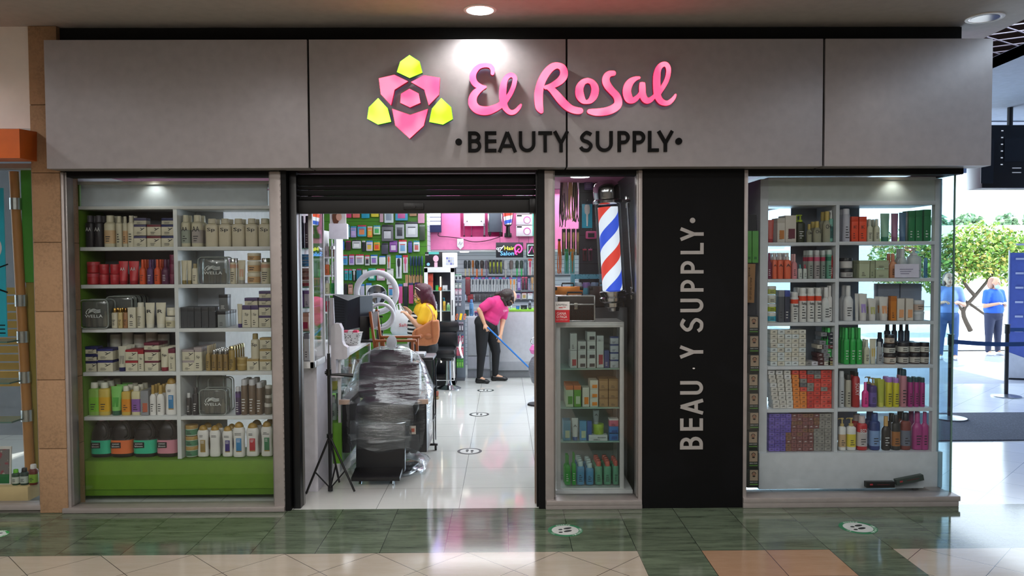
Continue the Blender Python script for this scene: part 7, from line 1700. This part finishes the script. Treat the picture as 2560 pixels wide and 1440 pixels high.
# black styling chair wrapped in clear film, right behind the threshold
cc = G(960, 1172); t = empty('salon_chair', (cc.x+.05, cc.y, 0), 'black reclining salon chair wrapped in clear plastic film just inside the doorway', 'salon chair'); s = 1/ppm(cc.y)
m = MB(); m.box((-.02, .22, .76), (.58, .14, .34), LEATH, .13, M=rx(-.25)); m.box((-.02, .29, .93), (.40, .12, .22), LEATH, .10, M=rx(-.25)); link('backrest', m.mesh(), t)
m = MB(); m.box((0, -.02, .56), (.52, .46, .14), LEATH, .06); m.box((-.0, -.2, .50), (.52, .1, .14), LEATH, .05); link('seat', m.mesh(), t)
for sx in (-1, 1):
    m = MB(); m.box((sx*.33, -.02, .42), (.07, .5, .42), mat('161618', .3), .015); link('side_panel', m.mesh(), t)
    m = MB(); m.box((sx*.335, -.02, .655), (.085, .52, .035), mat('3a3433', .35), .012); link('arm_pad', m.mesh(), t)
    m = MB(); m.box((sx*.335, -.29, .655), (.09, .03, .04), mat('b49c8c', .5), .004); link('arm_end', m.mesh(), t)
m = MB(); m.box((-.02, -.34, .27), (.42, .05, .40), LEATH, .03, M=rx(-.12)); link('leg_rest', m.mesh(), t)
m = MB(); m.box((-.03, -.47, .085), (.40, .22, .035), mat('101012', .4), .008, M=rx(.15)); link('footrest', m.mesh(), t)
for sx in (-.14, .12): m = MB(); m.tube([(sx-.03, -.47, .07), (sx-.03, -.50, .008)], .014, CHR, 8); link('footrest_leg', m.mesh(), t)
m = MB(); m.lathe([(.31, 0), (.31, .012), (.26, .03), (.08, .05), (.05, .07)], CHR, 32); link('base_disc', m.mesh(), t); m = MB(); m.lathe([(.045, .05), (.045, .4)], CHR, 16); link('column', m.mesh(), t)
m = MB(); m.box((.0, .45, .3), (.5, .25, .5), mat('17171a', .4), .03); link('rear_shell', m.mesh(), t)
m = MB(); m.box((.25, -.33, .42), (.05, .01, .07), mat('c8b8a8', .5), 0); m.box((.25, -.337, .42), (.03, .006, .03), mat('b0482a', .5)); link('warning_tag', m.mesh(), t)
# film: loose shell round chair, wrinkled
def filmshell(mb, rings, n=36, seed=1, amp=.018):
    r = random.Random(seed); vs = []; fs = []; ph_ = [r.uniform(0, 6) for _ in range(8)]
    for j, (z, cx, cy, rx_, ry_) in enumerate(rings):
        for i in range(n):
            a = 2*PI*i/n; ca, sa = math.cos(a), math.sin(a); k = (abs(ca)**3.2+abs(sa)**3.2)**(-1/3.2)
            w_ = 1+amp*(math.sin(7*a+ph_[j % 8]+j)+.6*math.sin(13*a+2.1*j))
            vs.append((cx+rx_*k*ca*w_, cy+ry_*k*sa*w_, z+.012*math.sin(5*a+j)))
    for j in range(len(rings)-1):
        for i in range(n): fs.append((j*n+i, j*n+(i+1) % n, (j+1)*n+(i+1) % n, (j+1)*n+i))
    fs.append(tuple((len(rings)-1)*n+i for i in range(n))); mb.add(vs, fs, FILM, True)
m = MB(); filmshell(m, [(.20, 0, .02, .34, .36), (.3, 0.01, .0, .36, .40), (.42, 0.01, -.02, .365, .40), (.54, 0.01, -.02, .37, .40), (.66, 0.01, -.01, .38, .38), (.72, 0, .08, .385, .32), (.82, -.01, .2, .34, .22), (.90, -.02, .26, .31, .17), (.99, -.02, .29, .25, .14), (1.05, -.02, .3, .14, .09)]); link('plastic_wrap', m.mesh(), t)
m = MB(); filmshell(m, [(.27, -.02, -.36, .235, .06), (.33, -.02, -.36, .25, .07), (.4, -.02, -.36, .26, .08), (.5, -.02, -.32, .25, .08)], 30, 4, .03); link('plastic_wrap', m.mesh(), t)
m = MB(); filmshell(m, [(.006, 0, 0, .33, .33), (.05, 0, 0, .345, .345), (.1, .02, 0, .3, .28), (.16, .02, 0, .16, .16)], 30, 6, .04); link('plastic_wrap', m.mesh(), t)
# barber chair behind the shoppers
cc = G(1122, 972); t = empty('barber_chair', cc, 'black barber chair with chrome round base beside the woman in yellow', 'barber chair', None, (0, 0, 0)); s = 1/ppm(cc.y); zz = lambda py: (972-py)*s
m = MB(); m.box((-.01, .18, zz(818)), (54*s, .14, 30*s), LEATH, .07); link('headrest_cushion', m.mesh(), t); m = MB(); m.box((-.05, .16, zz(850)), (62*s, .16, 42*s), LEATH, .07); link('backrest', m.mesh(), t); m = MB(); m.box((-.06, -.08, zz(878)), (60*s, .5, 22*s), LEATH, .05); link('seat', m.mesh(), t)
for sx in (-1, 1): m = MB(); m.tube([(sx*.19-.03, .12, zz(838)), (sx*.215-.03, .0, zz(845)), (sx*.2-.03, -.12, zz(868)), (sx*.24-.03, -.2, zz(890))], .014, CHR, 8, flat=1.6); link('arm_frame', m.mesh(), t)
m = MB(); m.lathe([(.18, 0), (.18, .012), (.14, .03), (.06, .06), (.045, .1), (.035, zz(893))], CHR, 32); link('pedestal', m.mesh(), t); m = MB(); m.box((-.03, 0, zz(895)), (.16, .18, .06), BP, .015); link('swivel_mount', m.mesh(), t)
m = MB(); m.tube([(-.15, -.1, zz(888)), (-.19, -.32, zz(942)), (.1, -.32, zz(942)), (.07, -.1, zz(888))], .01, CHR, 8); link('footrest', m.mesh(), t)
# pink and grey wrapped appliance cut off by the door jamb
c = G(1345, 1012); t = empty('hair_steamer', c, 'pink and grey wrapped salon steamer cut off by the door jamb', 'salon equipment'); s = 1/ppm(c.y); zz = lambda py: (1012-py)*s
m = MB(); m.lathe([(.001, zz(965)), (.08, zz(955)), (.12, zz(930)), (.12, zz(910)), (.08, zz(893)), (.03, zz(888))], mat('6a6e78', .35, kind='streak', bs=1.0), 22); link('wrapped_body', m.mesh(), t)
m = MB(); m.lathe([(.001, zz(888)), (.09, zz(882)), (.11, zz(872)), (.08, zz(862)), (.02, zz(858))], mat('e070b8', .35), 22); m.lathe([(.02, zz(846)), (.05, zz(842)), (.04, zz(838))], mat('e070a8', .35), 14, (0, 0, 0)); link('pink_dome', m.mesh(), t)
m = MB(); m.tube([(.09*math.cos(a), 0, zz(858)+.06*math.sin(a)+.03) for a in [i*PI/8 for i in range(16)]], .006, CHR, 6, True); link('steam_ring', m.mesh(), t); m = MB(); m.tube([(0, 0, .02), (0, 0, zz(962))], .016, CHR, 8); m.lathe([(.14, 0), (.13, .02), (.02, .03)], BP, 18); link('stand', m.mesh(), t)
# ------------------------------------------------------------ people
def blob(prims, voxel, m, sm=6, mats=None):
    """one continuous skin from overlapping tapered limbs and ellipsoids"""
    mb = MB()
    for p in prims:
        if p[0] == 'c':
            a, b, r0, r1 = Vector(p[1]), Vector(p[2]), p[3], p[4]; fl_ = p[5] if len(p) > 5 else 1.0
            d = (b-a).normalized(); pts = []; rr = []
            for k in range(4): an = PI/2*(k+.3)/4; pts.append(a-d*r0*math.cos(an)); rr.append(r0*math.sin(an))
            pts += [a, b]; rr += [r0, r1]
            for k in range(3, -1, -1): an = PI/2*(k+.3)/4; pts.append(b+d*r1*math.cos(an)); rr.append(r1*math.sin(an))
            mb.tube(pts, rr, m, 14, flat=fl_)
        else:
            c, r = Vector(p[1]), p[2]; M_ = Euler(p[3]).to_matrix() if len(p) > 3 else Matrix.Identity(3)
            prof = [(math.sin(PI*k/10)+1e-6, -math.cos(PI*k/10)) for k in range(11)]
            S = Matrix(((r[0], 0, 0), (0, r[1], 0), (0, 0, r[2]))); mb.lathe(prof, m, 16, tuple(c), M=M_@S)
    me = mb.mesh(); o = bpy.data.objects.new('b', me); COL.objects.link(o)
    r = o.modifiers.new('r', 'REMESH'); r.mode = 'VOXEL'; r.voxel_size = voxel; r.use_smooth_shade = True
    q = o.modifiers.new('s', 'SMOOTH'); q.iterations = sm; q.factor = .5
    bpy.context.view_layer.update(); out = bpy.data.meshes.new_from_object(o.evaluated_get(bpy.context.evaluated_depsgraph_get()))
    bpy.data.objects.remove(o); out.materials.clear(); out.materials.append(m)
    for p_ in out.polygons: p_.use_smooth = True
    return out
SKIN = mat('d0a080', .5, var=.04)
def hand(wr, tip, up, s=1.0, curl=.5):
    """palm, four bent fingers of different length and a side thumb"""
    wr, tip, up = Vector(wr), Vector(tip), Vector(up); d = (tip-wr).normalized(); sd = d.cross(up).normalized(); up = sd.cross(d)
    pr = [('c', wr, wr+d*.03*s, .024*s, .030*s, .6), ('c', wr+d*.03*s+sd*.012*s, wr+d*.075*s+sd*.018*s, .022*s, .018*s, .7), ('c', wr+d*.03*s-sd*.012*s, wr+d*.075*s-sd*.018*s, .022*s, .018*s, .7)]
    for i, ln in enumerate((.062, .072, .068, .054)):
        b = wr+d*.08*s+sd*(.028-.019*i)*s; k1 = b+(d*math.cos(curl*.6)-up*math.sin(curl*.6))*ln*.5*s; k2 = k1+(d*math.cos(curl*1.6)-up*math.sin(curl*1.6))*ln*.35*s; k3 = k2+(d*math.cos(curl*2.6)-up*math.sin(curl*2.6))*ln*.25*s
        pr += [('c', b, k1, .009*s, .0082*s), ('c', k1, k2, .0082*s, .0074*s), ('c', k2, k3, .0074*s, .0066*s)]
    tb = wr+d*.025*s+sd*.026*s; t1 = tb+(d*.7+sd*.6-up*.3).normalized()*.035*s; pr += [('c', tb, t1, .013*s, .0105*s), ('c', t1, t1+(d*.9+sd*.1-up*.5).normalized()*.03*s, .0105*s, .008*s)]
    return pr
def head_prims(c, f, u, s=1.0):
    """skull, jaw, nose, ears facing f"""
    c, f, u = Vector(c), Vector(f).normalized(), Vector(u).normalized(); r = f.cross(u).normalized(); u = r.cross(f)
    M_ = Matrix((r, f, u)).transposed().to_euler()
    e = lambda off, rad: ('e', c+r*off[0]*s+f*off[1]*s+u*off[2]*s, tuple(q*s for q in rad), tuple(M_))
    return [e((0, -.01, .02), (.075, .092, .10)), e((0, .035, -.045), (.055, .055, .07)), e((0, .085, -.09), (.022, .02, .02)), e((0, .098, -.012), (.011, .018, .02)), e((0, .092, .012), (.009, .012, .03)), e((.028, .078, .028), (.02, .012, .012)), e((-.028, .078, .028), (.02, .012, .012)),
            e((0, .09, -.052), (.024, .012, .008)), e((.077, -.012, -.005), (.010, .018, .03)), e((-.077, -.012, -.005), (.010, .018, .03))], (c, f, u, r, M_)
def face_parts(t, hp, s=1.0, mask=None, glasses=False):
    c, f, u, r, M_ = hp; o0 = t.location
    for sx in (-1, 1):
        m = MB(); p = c+(r*.028*sx+f*.084+u*.008)*s-o0; m.lathe([(math.sin(PI*k/8)*.011*s+1e-5, -math.cos(PI*k/8)*.009*s) for k in range(9)], mat('f0ece8', .3), 10, tuple(p)); p2 = p+f*.007*s; m.lathe([(math.sin(PI*k/6)*.006*s+1e-5, -math.cos(PI*k/6)*.005*s) for k in range(7)], mat('2a1a14', .3), 8, tuple(p2)); link('eye', m.mesh(), t)
        m = MB(); m.tube([c+(r*(.012)*sx+f*.094+u*.034)*s-o0, c+(r*.028*sx+f*.094+u*.040)*s-o0, c+(r*.045*sx+f*.084+u*.034)*s-o0], .0035*s, mat('2a1a16', .6), 6); link('eyebrow', m.mesh(), t)
    if mask:
        pr = [('e', c+(f*.060-u*.055)*s-o0, (.058*s, .055*s, .052*s), tuple(M_)), ('e', c+(f*.088-u*.045)*s-o0, (.034*s, .03*s, .036*s), tuple(M_))]; link('face_mask', blob(pr, .008, mask, 4), t)
        m = MB()
        for sx in (-1, 1): m.tube([c+(r*.055*sx+f*.04-u*.04)*s-o0, c+(r*.08*sx-f*.01+u*.0)*s-o0], .0025, mask, 5)
        link('mask_loop', m.mesh(), t)
    else: m = MB(); m.tube([c+(-r*.022+f*.096-u*.052)*s-o0, c+(f*.102-u*.050)*s-o0, c+(r*.022+f*.096-u*.052)*s-o0], .004*s, mat('b86a60', .5), 6); link('mouth', m.mesh(), t)
    if glasses:
        m = MB(); gm = mat('8a6a50', .3, .6)
        for sx in (-1, 1): m.tube([c+(r*(.03*sx+.023*math.cos(a))+f*.10+u*(.006+.019*math.sin(a)))*s-o0 for a in [i*PI/6 for i in range(12)]], .0022, gm, 5, True); m.tube([c+(r*.053*sx+f*.098+u*.008)*s-o0, c+(r*.078*sx-f*.01+u*.01)*s-o0], .0022, gm, 5)
        link('glasses', m.mesh(), t)

# --- woman in a yellow shirt reading a phone -----------------------------------
Yw_ = 4.62; q = lambda zx, zy, dy=0: P(1000+zx/4.5, 690+zy/4.5, Yw_+dy)
t = empty('person', (q(300, 1400).x, Yw_, 0), 'person in yellow and striped shirt and black leggings reading a phone', 'person'); O = t.location; rel = lambda v: Vector(v)-O
hp_, hf = head_prims(q(240, 208), (-1, -.15, -.42), (-.35, 0, 1), 1.02)
ankF, ankB = q(385, 1335, .0), q(345, 1310, .16); ankF.z = .075; ankB.z = .075
kneeF, kneeB = q(345, 1060, -.02), q(300, 1060, .14); hipF, hipB = q(275, 820, -.02), q(275, 820, .15)
shF, shB = q(295, 385, -.13), q(300, 385, .2); elF, elB = q(225, 585, -.2), q(215, 560, .1); wrF, wrB = q(100, 455, -.17), q(110, 400, .06)
body = hp_+[('c', q(290, 300, .03), q(285, 345, .03), .052, .06), ('c', shF, shB, .06, .06), ('e', q(275, 470, .04), (.155, .17, .24)), ('e', q(255, 640, .04), (.175, .19, .22)), ('e', q(270, 760, .05), (.17, .19, .16)),
    ('c', shF, elF, .058, .048), ('c', elF, wrF, .045, .028), ('c', shB, elB, .055, .045), ('c', elB, wrB, .043, .027), ('c', hipF, kneeF, .115, .068), ('c', kneeF, ankF, .062, .038), ('c', hipB, kneeB, .11, .068), ('c', kneeB, ankB, .062, .038),
    ('c', ankF, Vector((ankF.x-.12, ankF.y, .035)), .036, .03), ('c', ankB, Vector((ankB.x-.12, ankB.y, .035)), .036, .03)]
body += hand(wrF, q(40, 395, -.17), (.2, -.3, 1), .95, .7)+hand(wrB, q(60, 352, .05), (.2, .3, 1), .95, .7)
def R_(pr): return [(p[0], Vector(p[1])-O)+((Vector(p[2])-O,)+tuple(p[3:]) if p[0] == 'c' else tuple(p[2:])) for p in pr]
link('body', blob(R_(body), .0085, SKIN, 4), t)
face_parts(t, hf, 1.02, mat('e0b828', .6, kind='spots', size=40, col2='f0e8d8', col3='3a5a30'), True)
HR = mat('4a1a2a', .4, kind='streak', sc=(60, 60, 3), bs=.5)
link('hair', blob(R_([('e', q(262, 175), (.112, .10, .115)), ('e', q(300, 230, .0), (.09, .10, .13)), ('c', q(330, 250), q(375, 330, .0), .08, .045), ('c', q(305, 150), q(345, 300), .07, .06), ('c', q(365, 300, -.02), q(405, 380, -.03), .03, .012), ('c', q(215, 130), q(250, 140), .06, .07), ('c', q(230, 160, -.075), q(250, 300, -.08), .022, .018)]), .009, HR, 4), t)
m = MB(); m.tube(smooth([q(172, 128, -.06)-O, q(195, 140, -.10)-O, q(225, 165, -.115)-O], 4), .005, mat('e8e0d8', .4), 6); link('headband', m.mesh(), t)
YEL = mat('f2c020', .7, var=.05)
link('shirt', blob(R_([('c', shF, shB, .085, .085), ('e', q(285, 430, .04), (.165, .195, .20)), ('c', shF, elF+(shF-elF)*.42, .085, .082), ('c', shB, elB+(shB-elB)*.42, .08, .078), ('e', q(320, 345, .04), (.10, .13, .05))]), .010, YEL, 5), t)
link('striped_top', blob(R_([('e', q(262, 500, .04), (.185, .19, .18)), ('e', q(252, 625, .04), (.205, .21, .20)), ('c', q(180, 540, .04), q(190, 600, .04), .12, .13)]), .010, mat('e8e4dc', .8, kind='stripe', size=.052, duty=.5, col2='17181c'), 5), t)
link('leggings', blob(R_([('e', q(262, 770, .05), (.195, .205, .15)), ('c', hipF, kneeF, .128, .080), ('c', kneeF, ankF+Vector((0, 0, .03)), .074, .046), ('c', hipB, kneeB, .122, .080), ('c', kneeB, ankB+Vector((0, 0, .03)), .074, .046), ('e', q(300, 800, .05), (.16, .18, .14))]), .010, mat('0f1013', .7), 5), t)
for a_ in (ankF, ankB):
    m = MB(); p = a_-O; m.box((p.x-.06, p.y, .018), (.25, .095, .035), mat('a89070', .6), .012); m.box((p.x-.10, p.y, .065), (.07, .1, .05), mat('9a5a48', .6), .02); m.box((p.x+.03, p.y, .075), (.06, .095, .07), mat('9a5a48', .6), .02); link('sandal', m.mesh(), t)
ph_ = empty('smartphone', q(42, 372, -.12), 'dark smartphone with pale case held by the woman in yellow', 'phone', None, (0, -.6, 0)); m = MB(); m.box((0, 0, 0), (.012, .075, .15), mat('d8d4d0', .4), .005); link('case', m.mesh(), ph_); m = MB(); m.box((.007, 0, 0), (.002, .068, .14), mat('1a1a20', .1)); link('screen', m.mesh(), ph_)
# tan shoulder bag
TAN = mat('b8744a', .5, var=.12, scale=20); bo = q(290, 785, -.27); t = empty('handbag', bo, 'tan leather shoulder bag with front pockets carried by the woman in yellow', 'bag'); s = 1/ppm(Yw_-.27)/4.5; b = lambda zx, zy, dy=0: ((zx-290)*s, dy, (785-zy)*s)
m = MB(); prof = [(135, 640), (165, 600), (250, 560), (345, 500), (440, 490), (448, 600), (442, 680), (420, 760), (300, 785), (190, 780), (150, 745)]; m.prism([(b(*p)[0], b(*p)[2]) for p in prof][::-1], -.055, .055, TAN); me = m.mesh(); o = link('bag_body', me, t); bv_ = o.modifiers.new('b', 'BEVEL'); bv_.width = .025; bv_.segments = 3
for x0_, x1_ in ((190, 268), (278, 368)):
    m = MB(); cx_, cz_ = (x0_+x1_)/2, 672; m.lathe([(.02*1, 0), ((x1_-x0_)/2*s*.98, .012), ((x1_-x0_)/2*s, .02)], mat('a8663e', .5), 18, (b(cx_, 0)[0], -.075, b(0, cz_)[2]), M=rx(-PI/2), sy=.72); link('front_pocket', m.mesh(), t)
for xs_ in ((185, 745, 195, 600), (378, 735, 365, 500)): m = MB(); m.tube([b(xs_[0], xs_[1], -.062), b(xs_[2], xs_[3], -.062)], .011, mat('a05c36', .5), 8, flat=.5); link('side_strap', m.mesh(), t)
m = MB(); m.tube(smooth([b(365, 500, -.05), b(375, 440, -.02), b(345, 370, .0), b(300, 318, .06), b(320, 330, .2), b(370, 440, .2), b(400, 500, .06)], 5), .010, TAN, 8, flat=.5); link('shoulder_strap', m.mesh(), t)

# --- woman in a pink polo sweeping ----------------------------------------------
Yp_ = 6.05; q = lambda zx, zy, dy=0: P(1160+zx/5.335, 700+zy/5.335, Yp_+dy)
t = empty('person', (q(300, 1350).x, Yp_, 0), 'person in pink polo and black trousers bending forward to sweep', 'person'); O = t.location
hp_, hf = head_prims(q(610, 235, -.02), (.5, -.45, -.75), (.75, -.2, .55), 1.0)
aL, aR = q(208, 1285, -.10), q(415, 1262, .12); aL.z = .08; aR.z = .08
kL, kR = q(232, 975, -.10), q(425, 950, .08); hL, hR = q(245, 600, -.08), q(350, 620, .1)
sL, sR = q(350, 300, -.15), q(535, 405, .12); eL, eR = q(205, 400, -.2), q(515, 560, .05); wL, wR = q(275, 590, -.22), q(490, 735, -.1)
body = hp_+[('c', q(545, 265, 0), q(470, 300, 0), .05, .06), ('c', sL, sR, .06, .06), ('e', q(420, 370, 0), (.15, .15, .2), (0, .7, 0)), ('e', q(340, 480, 0), (.14, .15, .2), (0, .5, 0)), ('e', q(285, 580, 0), (.155, .17, .14)),
    ('c', sL, eL, .05, .043), ('c', eL, wL, .04, .026), ('c', sR, eR, .048, .042), ('c', eR, wR, .038, .025), ('c', hL, kL, .10, .062), ('c', kL, aL, .056, .036), ('c', hR, kR, .10, .062), ('c', kR, aR, .056, .036),
    ('c', aL, Vector((aL.x+.10, aL.y-.05, .035)), .036, .028), ('c', aR, Vector((aR.x+.14, aR.y-.02, .035)), .036, .028)]
body += hand(wL, q(318, 655, -.26), (.5, -1, .3), .95, .9)+hand(wR, q(478, 805, -.14), (.3, -1, 0), .95, .9)
link('body', blob(R_(body), .0085, SKIN, 4), t); face_parts(t, hf, 1.0, mat('2a1c1e', .6))
HB = mat('2a1e1a', .4, kind='streak', sc=(60, 60, 4), bs=.4)
link('hair', blob(R_([('e', q(578, 205, -.02), (.125, .115, .105)), ('e', q(560, 240, 0), (.10, .11, .08)), ('c', q(510, 180, .02), q(440, 195, .04), .045, .04), ('c', q(440, 195, .04), q(400, 222, .02), .04, .012), ('c', q(520, 260, -.08), q(560, 340, -.12), .05, .018), ('c', q(650, 230, -.1), q(660, 310, -.12), .03, .01)]), .009, HB, 4), t)
PK = mat('d8307c', .7, var=.08)
link('polo_shirt', blob(R_([('c', sL, sR, .082, .075), ('e', q(425, 365, 0), (.165, .18, .2), (0, .75, 0)), ('e', q(355, 475, 0), (.16, .175, .2), (0, .5, 0)), ('e', q(330, 520, 0), (.17, .175, .09), (0, .45, 0)), ('c', sL, eL+(sL-eL)*.35, .076, .07), ('c', sR, eR+(sR-eR)*.45, .072, .066)]), .010, PK, 5), t)
m = MB(); m.tube(smooth([q(465, 270, -.11)-O, q(500, 310, -.13)-O, q(520, 345, -.12)-O, q(535, 300, -.02)-O], 4), .014, mat('c8286e', .7), 8, flat=.5); link('collar', m.mesh(), t)
link('chest_logo', text_mesh('El Rosal', .06, .03, mat('f0c8dc', .6), .002), t, q(552, 408, -.2)-O, (0, -.3, 0))
link('trousers', blob(R_([('e', q(285, 570, 0), (.175, .185, .13), (0, .2, 0)), ('c', hL, kL, .115, .075), ('c', kL, aL+Vector((0, 0, .02)), .069, .047), ('c', hR, kR, .112, .075), ('c', kR, aR+Vector((0, 0, .02)), .069, .047)]), .010, mat('101216', .7), 5), t)
for a_, dx, dy in ((aL, .11, -.05), (aR, .15, -.02)):
    link('shoe', blob(R_([('c', a_+Vector((-.02, 0, -.03)), Vector((a_.x+dx, a_.y+dy, .035)), .045, .032), ('e', Vector((a_.x+dx, a_.y+dy, .03)), (.05, .04, .028)), ('e', Vector((a_.x-.02, a_.y, .03)), (.05, .042, .04))]), .008, mat('0c0c0e', .35), 4), t)
a, b_ = q(312, 628, -.27), q(880, 1160, -.3); br = empty('broom', (b_.x+(b_.x-a.x)*.30, Yp_-.32, 0), 'blue-handled broom held by the sweeping person in pink', 'broom'); m = MB(); e_ = Vector((br.location.x, Yp_-.32, .06)); m.tube([a-br.location, e_-br.location], .0125, mat('2a78c8', .35), 10); link('handle', m.mesh(), br); m = MB(); m.box((0, 0, .05), (.28, .05, .03), mat('2a60a8', .5), .008); m.box((0, 0, .02), (.27, .045, .04), mat('c8c8cc', .9), .004); link('brush_head', m.mesh(), br)
# pole passes through the lower hand; extend grip above the upper one

# --- person in blue outside, and a second one seen through the corner glass ------
def standing(px, pyf, H, Y, lab, shirt, pants, hairc, facing, mask, look):
    c = P(px, pyf, Y); t = empty('person', (c.x, Y, 0), lab, 'person'); global O; O = Vector((c.x, Y, 0)); k = H/1.6; V = lambda x, y, z: O+Vector((x*k, y*k, z*k)); f = Vector(facing)
    hp_, hf = head_prims(V(f.x*.04, f.y*.04, 1.46), (f.x, f.y, look), (0, 0, 1), k)
    sd = Vector((f.y, -f.x, 0)); sL, sR = V(*(sd*.17+Vector((0, 0, 1.27)))), V(*(sd*-.17+Vector((0, 0, 1.27)))); eL, eR = V(*(sd*.25+f*.02+Vector((0, 0, 1.0)))), V(*(sd*-.25+f*.02+Vector((0, 0, 1.0)))); wL, wR = V(*(sd*.10+f*.22+Vector((0, 0, 1.06)))), V(*(sd*-.10+f*.22+Vector((0, 0, 1.06))))
    hL, hR = V(*(sd*.09+Vector((0, 0, .80)))), V(*(sd*-.09+Vector((0, 0, .80)))); kL, kR = V(*(sd*.11+Vector((0, 0, .44)))), V(*(sd*-.11+Vector((0, 0, .44)))); aL, aR = V(*(sd*.12+Vector((0, 0, .07)))), V(*(sd*-.12+Vector((0, 0, .07))))
    fL, fR = aL+f*.12-Vector((0, 0, .035)), aR+f*.12-Vector((0, 0, .035))
    body = hp_+[('c', V(0, 0, 1.36), V(0, 0, 1.26), .05, .06), ('c', sL, sR, .055, .055), ('e', V(0, 0, 1.12), (.15, .13, .2)), ('e', V(0, 0, .92), (.155, .14, .17)), ('c', sL, eL, .05, .042), ('c', sR, eR, .05, .042), ('c', eL, wL, .04, .026), ('c', eR, wR, .04, .026), ('c', hL, kL, .09, .06), ('c', hR, kR, .09, .06), ('c', kL, aL, .055, .036), ('c', kR, aR, .055, .036), ('c', aL, fL, .035, .028), ('c', aR, fR, .035, .028)]+hand(wL, wL+f*.1-sd*.03, (0, 0, 1), .95, .5)+hand(wR, wR+f*.1+sd*.03, (0, 0, 1), .95, .5)
    link('body', blob(R_(body), .010, SKIN, 4), t); face_parts(t, hf, k, mask)
    link('hair', blob(R_([('e', V(-f.x*.02, -f.y*.02, 1.50), (.092*k, .10*k, .09*k)), ('e', V(-f.x*.06, -f.y*.06, 1.43), (.085*k, .07*k, .1*k)), ('e', V(*(sd*.07-f*.01+Vector((0, 0, 1.42)))), (.03*k, .05*k, .08*k)), ('e', V(*(sd*-.07-f*.01+Vector((0, 0, 1.42)))), (.03*k, .05*k, .08*k))]), .010, hairc, 4), t)
    link('shirt', blob(R_([('c', sL, sR, .072, .072), ('e', V(0, 0, 1.12), (.175, .155, .22)), ('e', V(0, 0, .93), (.185, .165, .15)), ('c', sL, eL+(sL-eL)*.3, .07, .062), ('c', sR, eR+(sR-eR)*.3, .07, .062)]), .012, shirt, 5), t)
    link('trousers', blob(R_([('e', V(0, 0, .82), (.17, .155, .12)), ('c', hL, kL, .10, .072), ('c', hR, kR, .10, .072), ('c', kL, aL+Vector((0, 0, .02)), .066, .05), ('c', kR, aR+Vector((0, 0, .02)), .066, .05)]), .012, pants, 5), t)
    for a_, f_ in ((aL, fL), (aR, fR)): link('shoe', blob(R_([('c', a_-Vector((0, 0, .03)), f_, .042, .036)]), .010, mat('e4e4e8', .5), 3), t)
    return wL, wR, f
wl, wr, f_ = standing(2482, 893, 1.52, 9.0, 'person in blue polo, dark jeans and face mask standing outside the entrance', mat('2a62d0', .7), mat('2a3048', .8), mat('a8806a', .5), (.25, -.97, 0), mat('a8d0e8', .6), -.3)
pf = empty('paper_sheet', (wl+wr)/2+f_*.12, 'folded white paper held by the person in blue outside', 'paper', None, (.6, 0, .25)); m = MB(); m.box((0, 0, 0), (.16, .10, .004), mat('e8ecf4', .6)); link('sheet', m.mesh(), pf)
standing(2368, 905, 1.62, 8.4, 'person in pale blue shirt and jeans seen through the corner glass', mat('8aa8e0', .7), mat('3a5a88', .8), mat('6a5a50', .5), (-.3, -.95, 0), None, 0)
finish_labels()
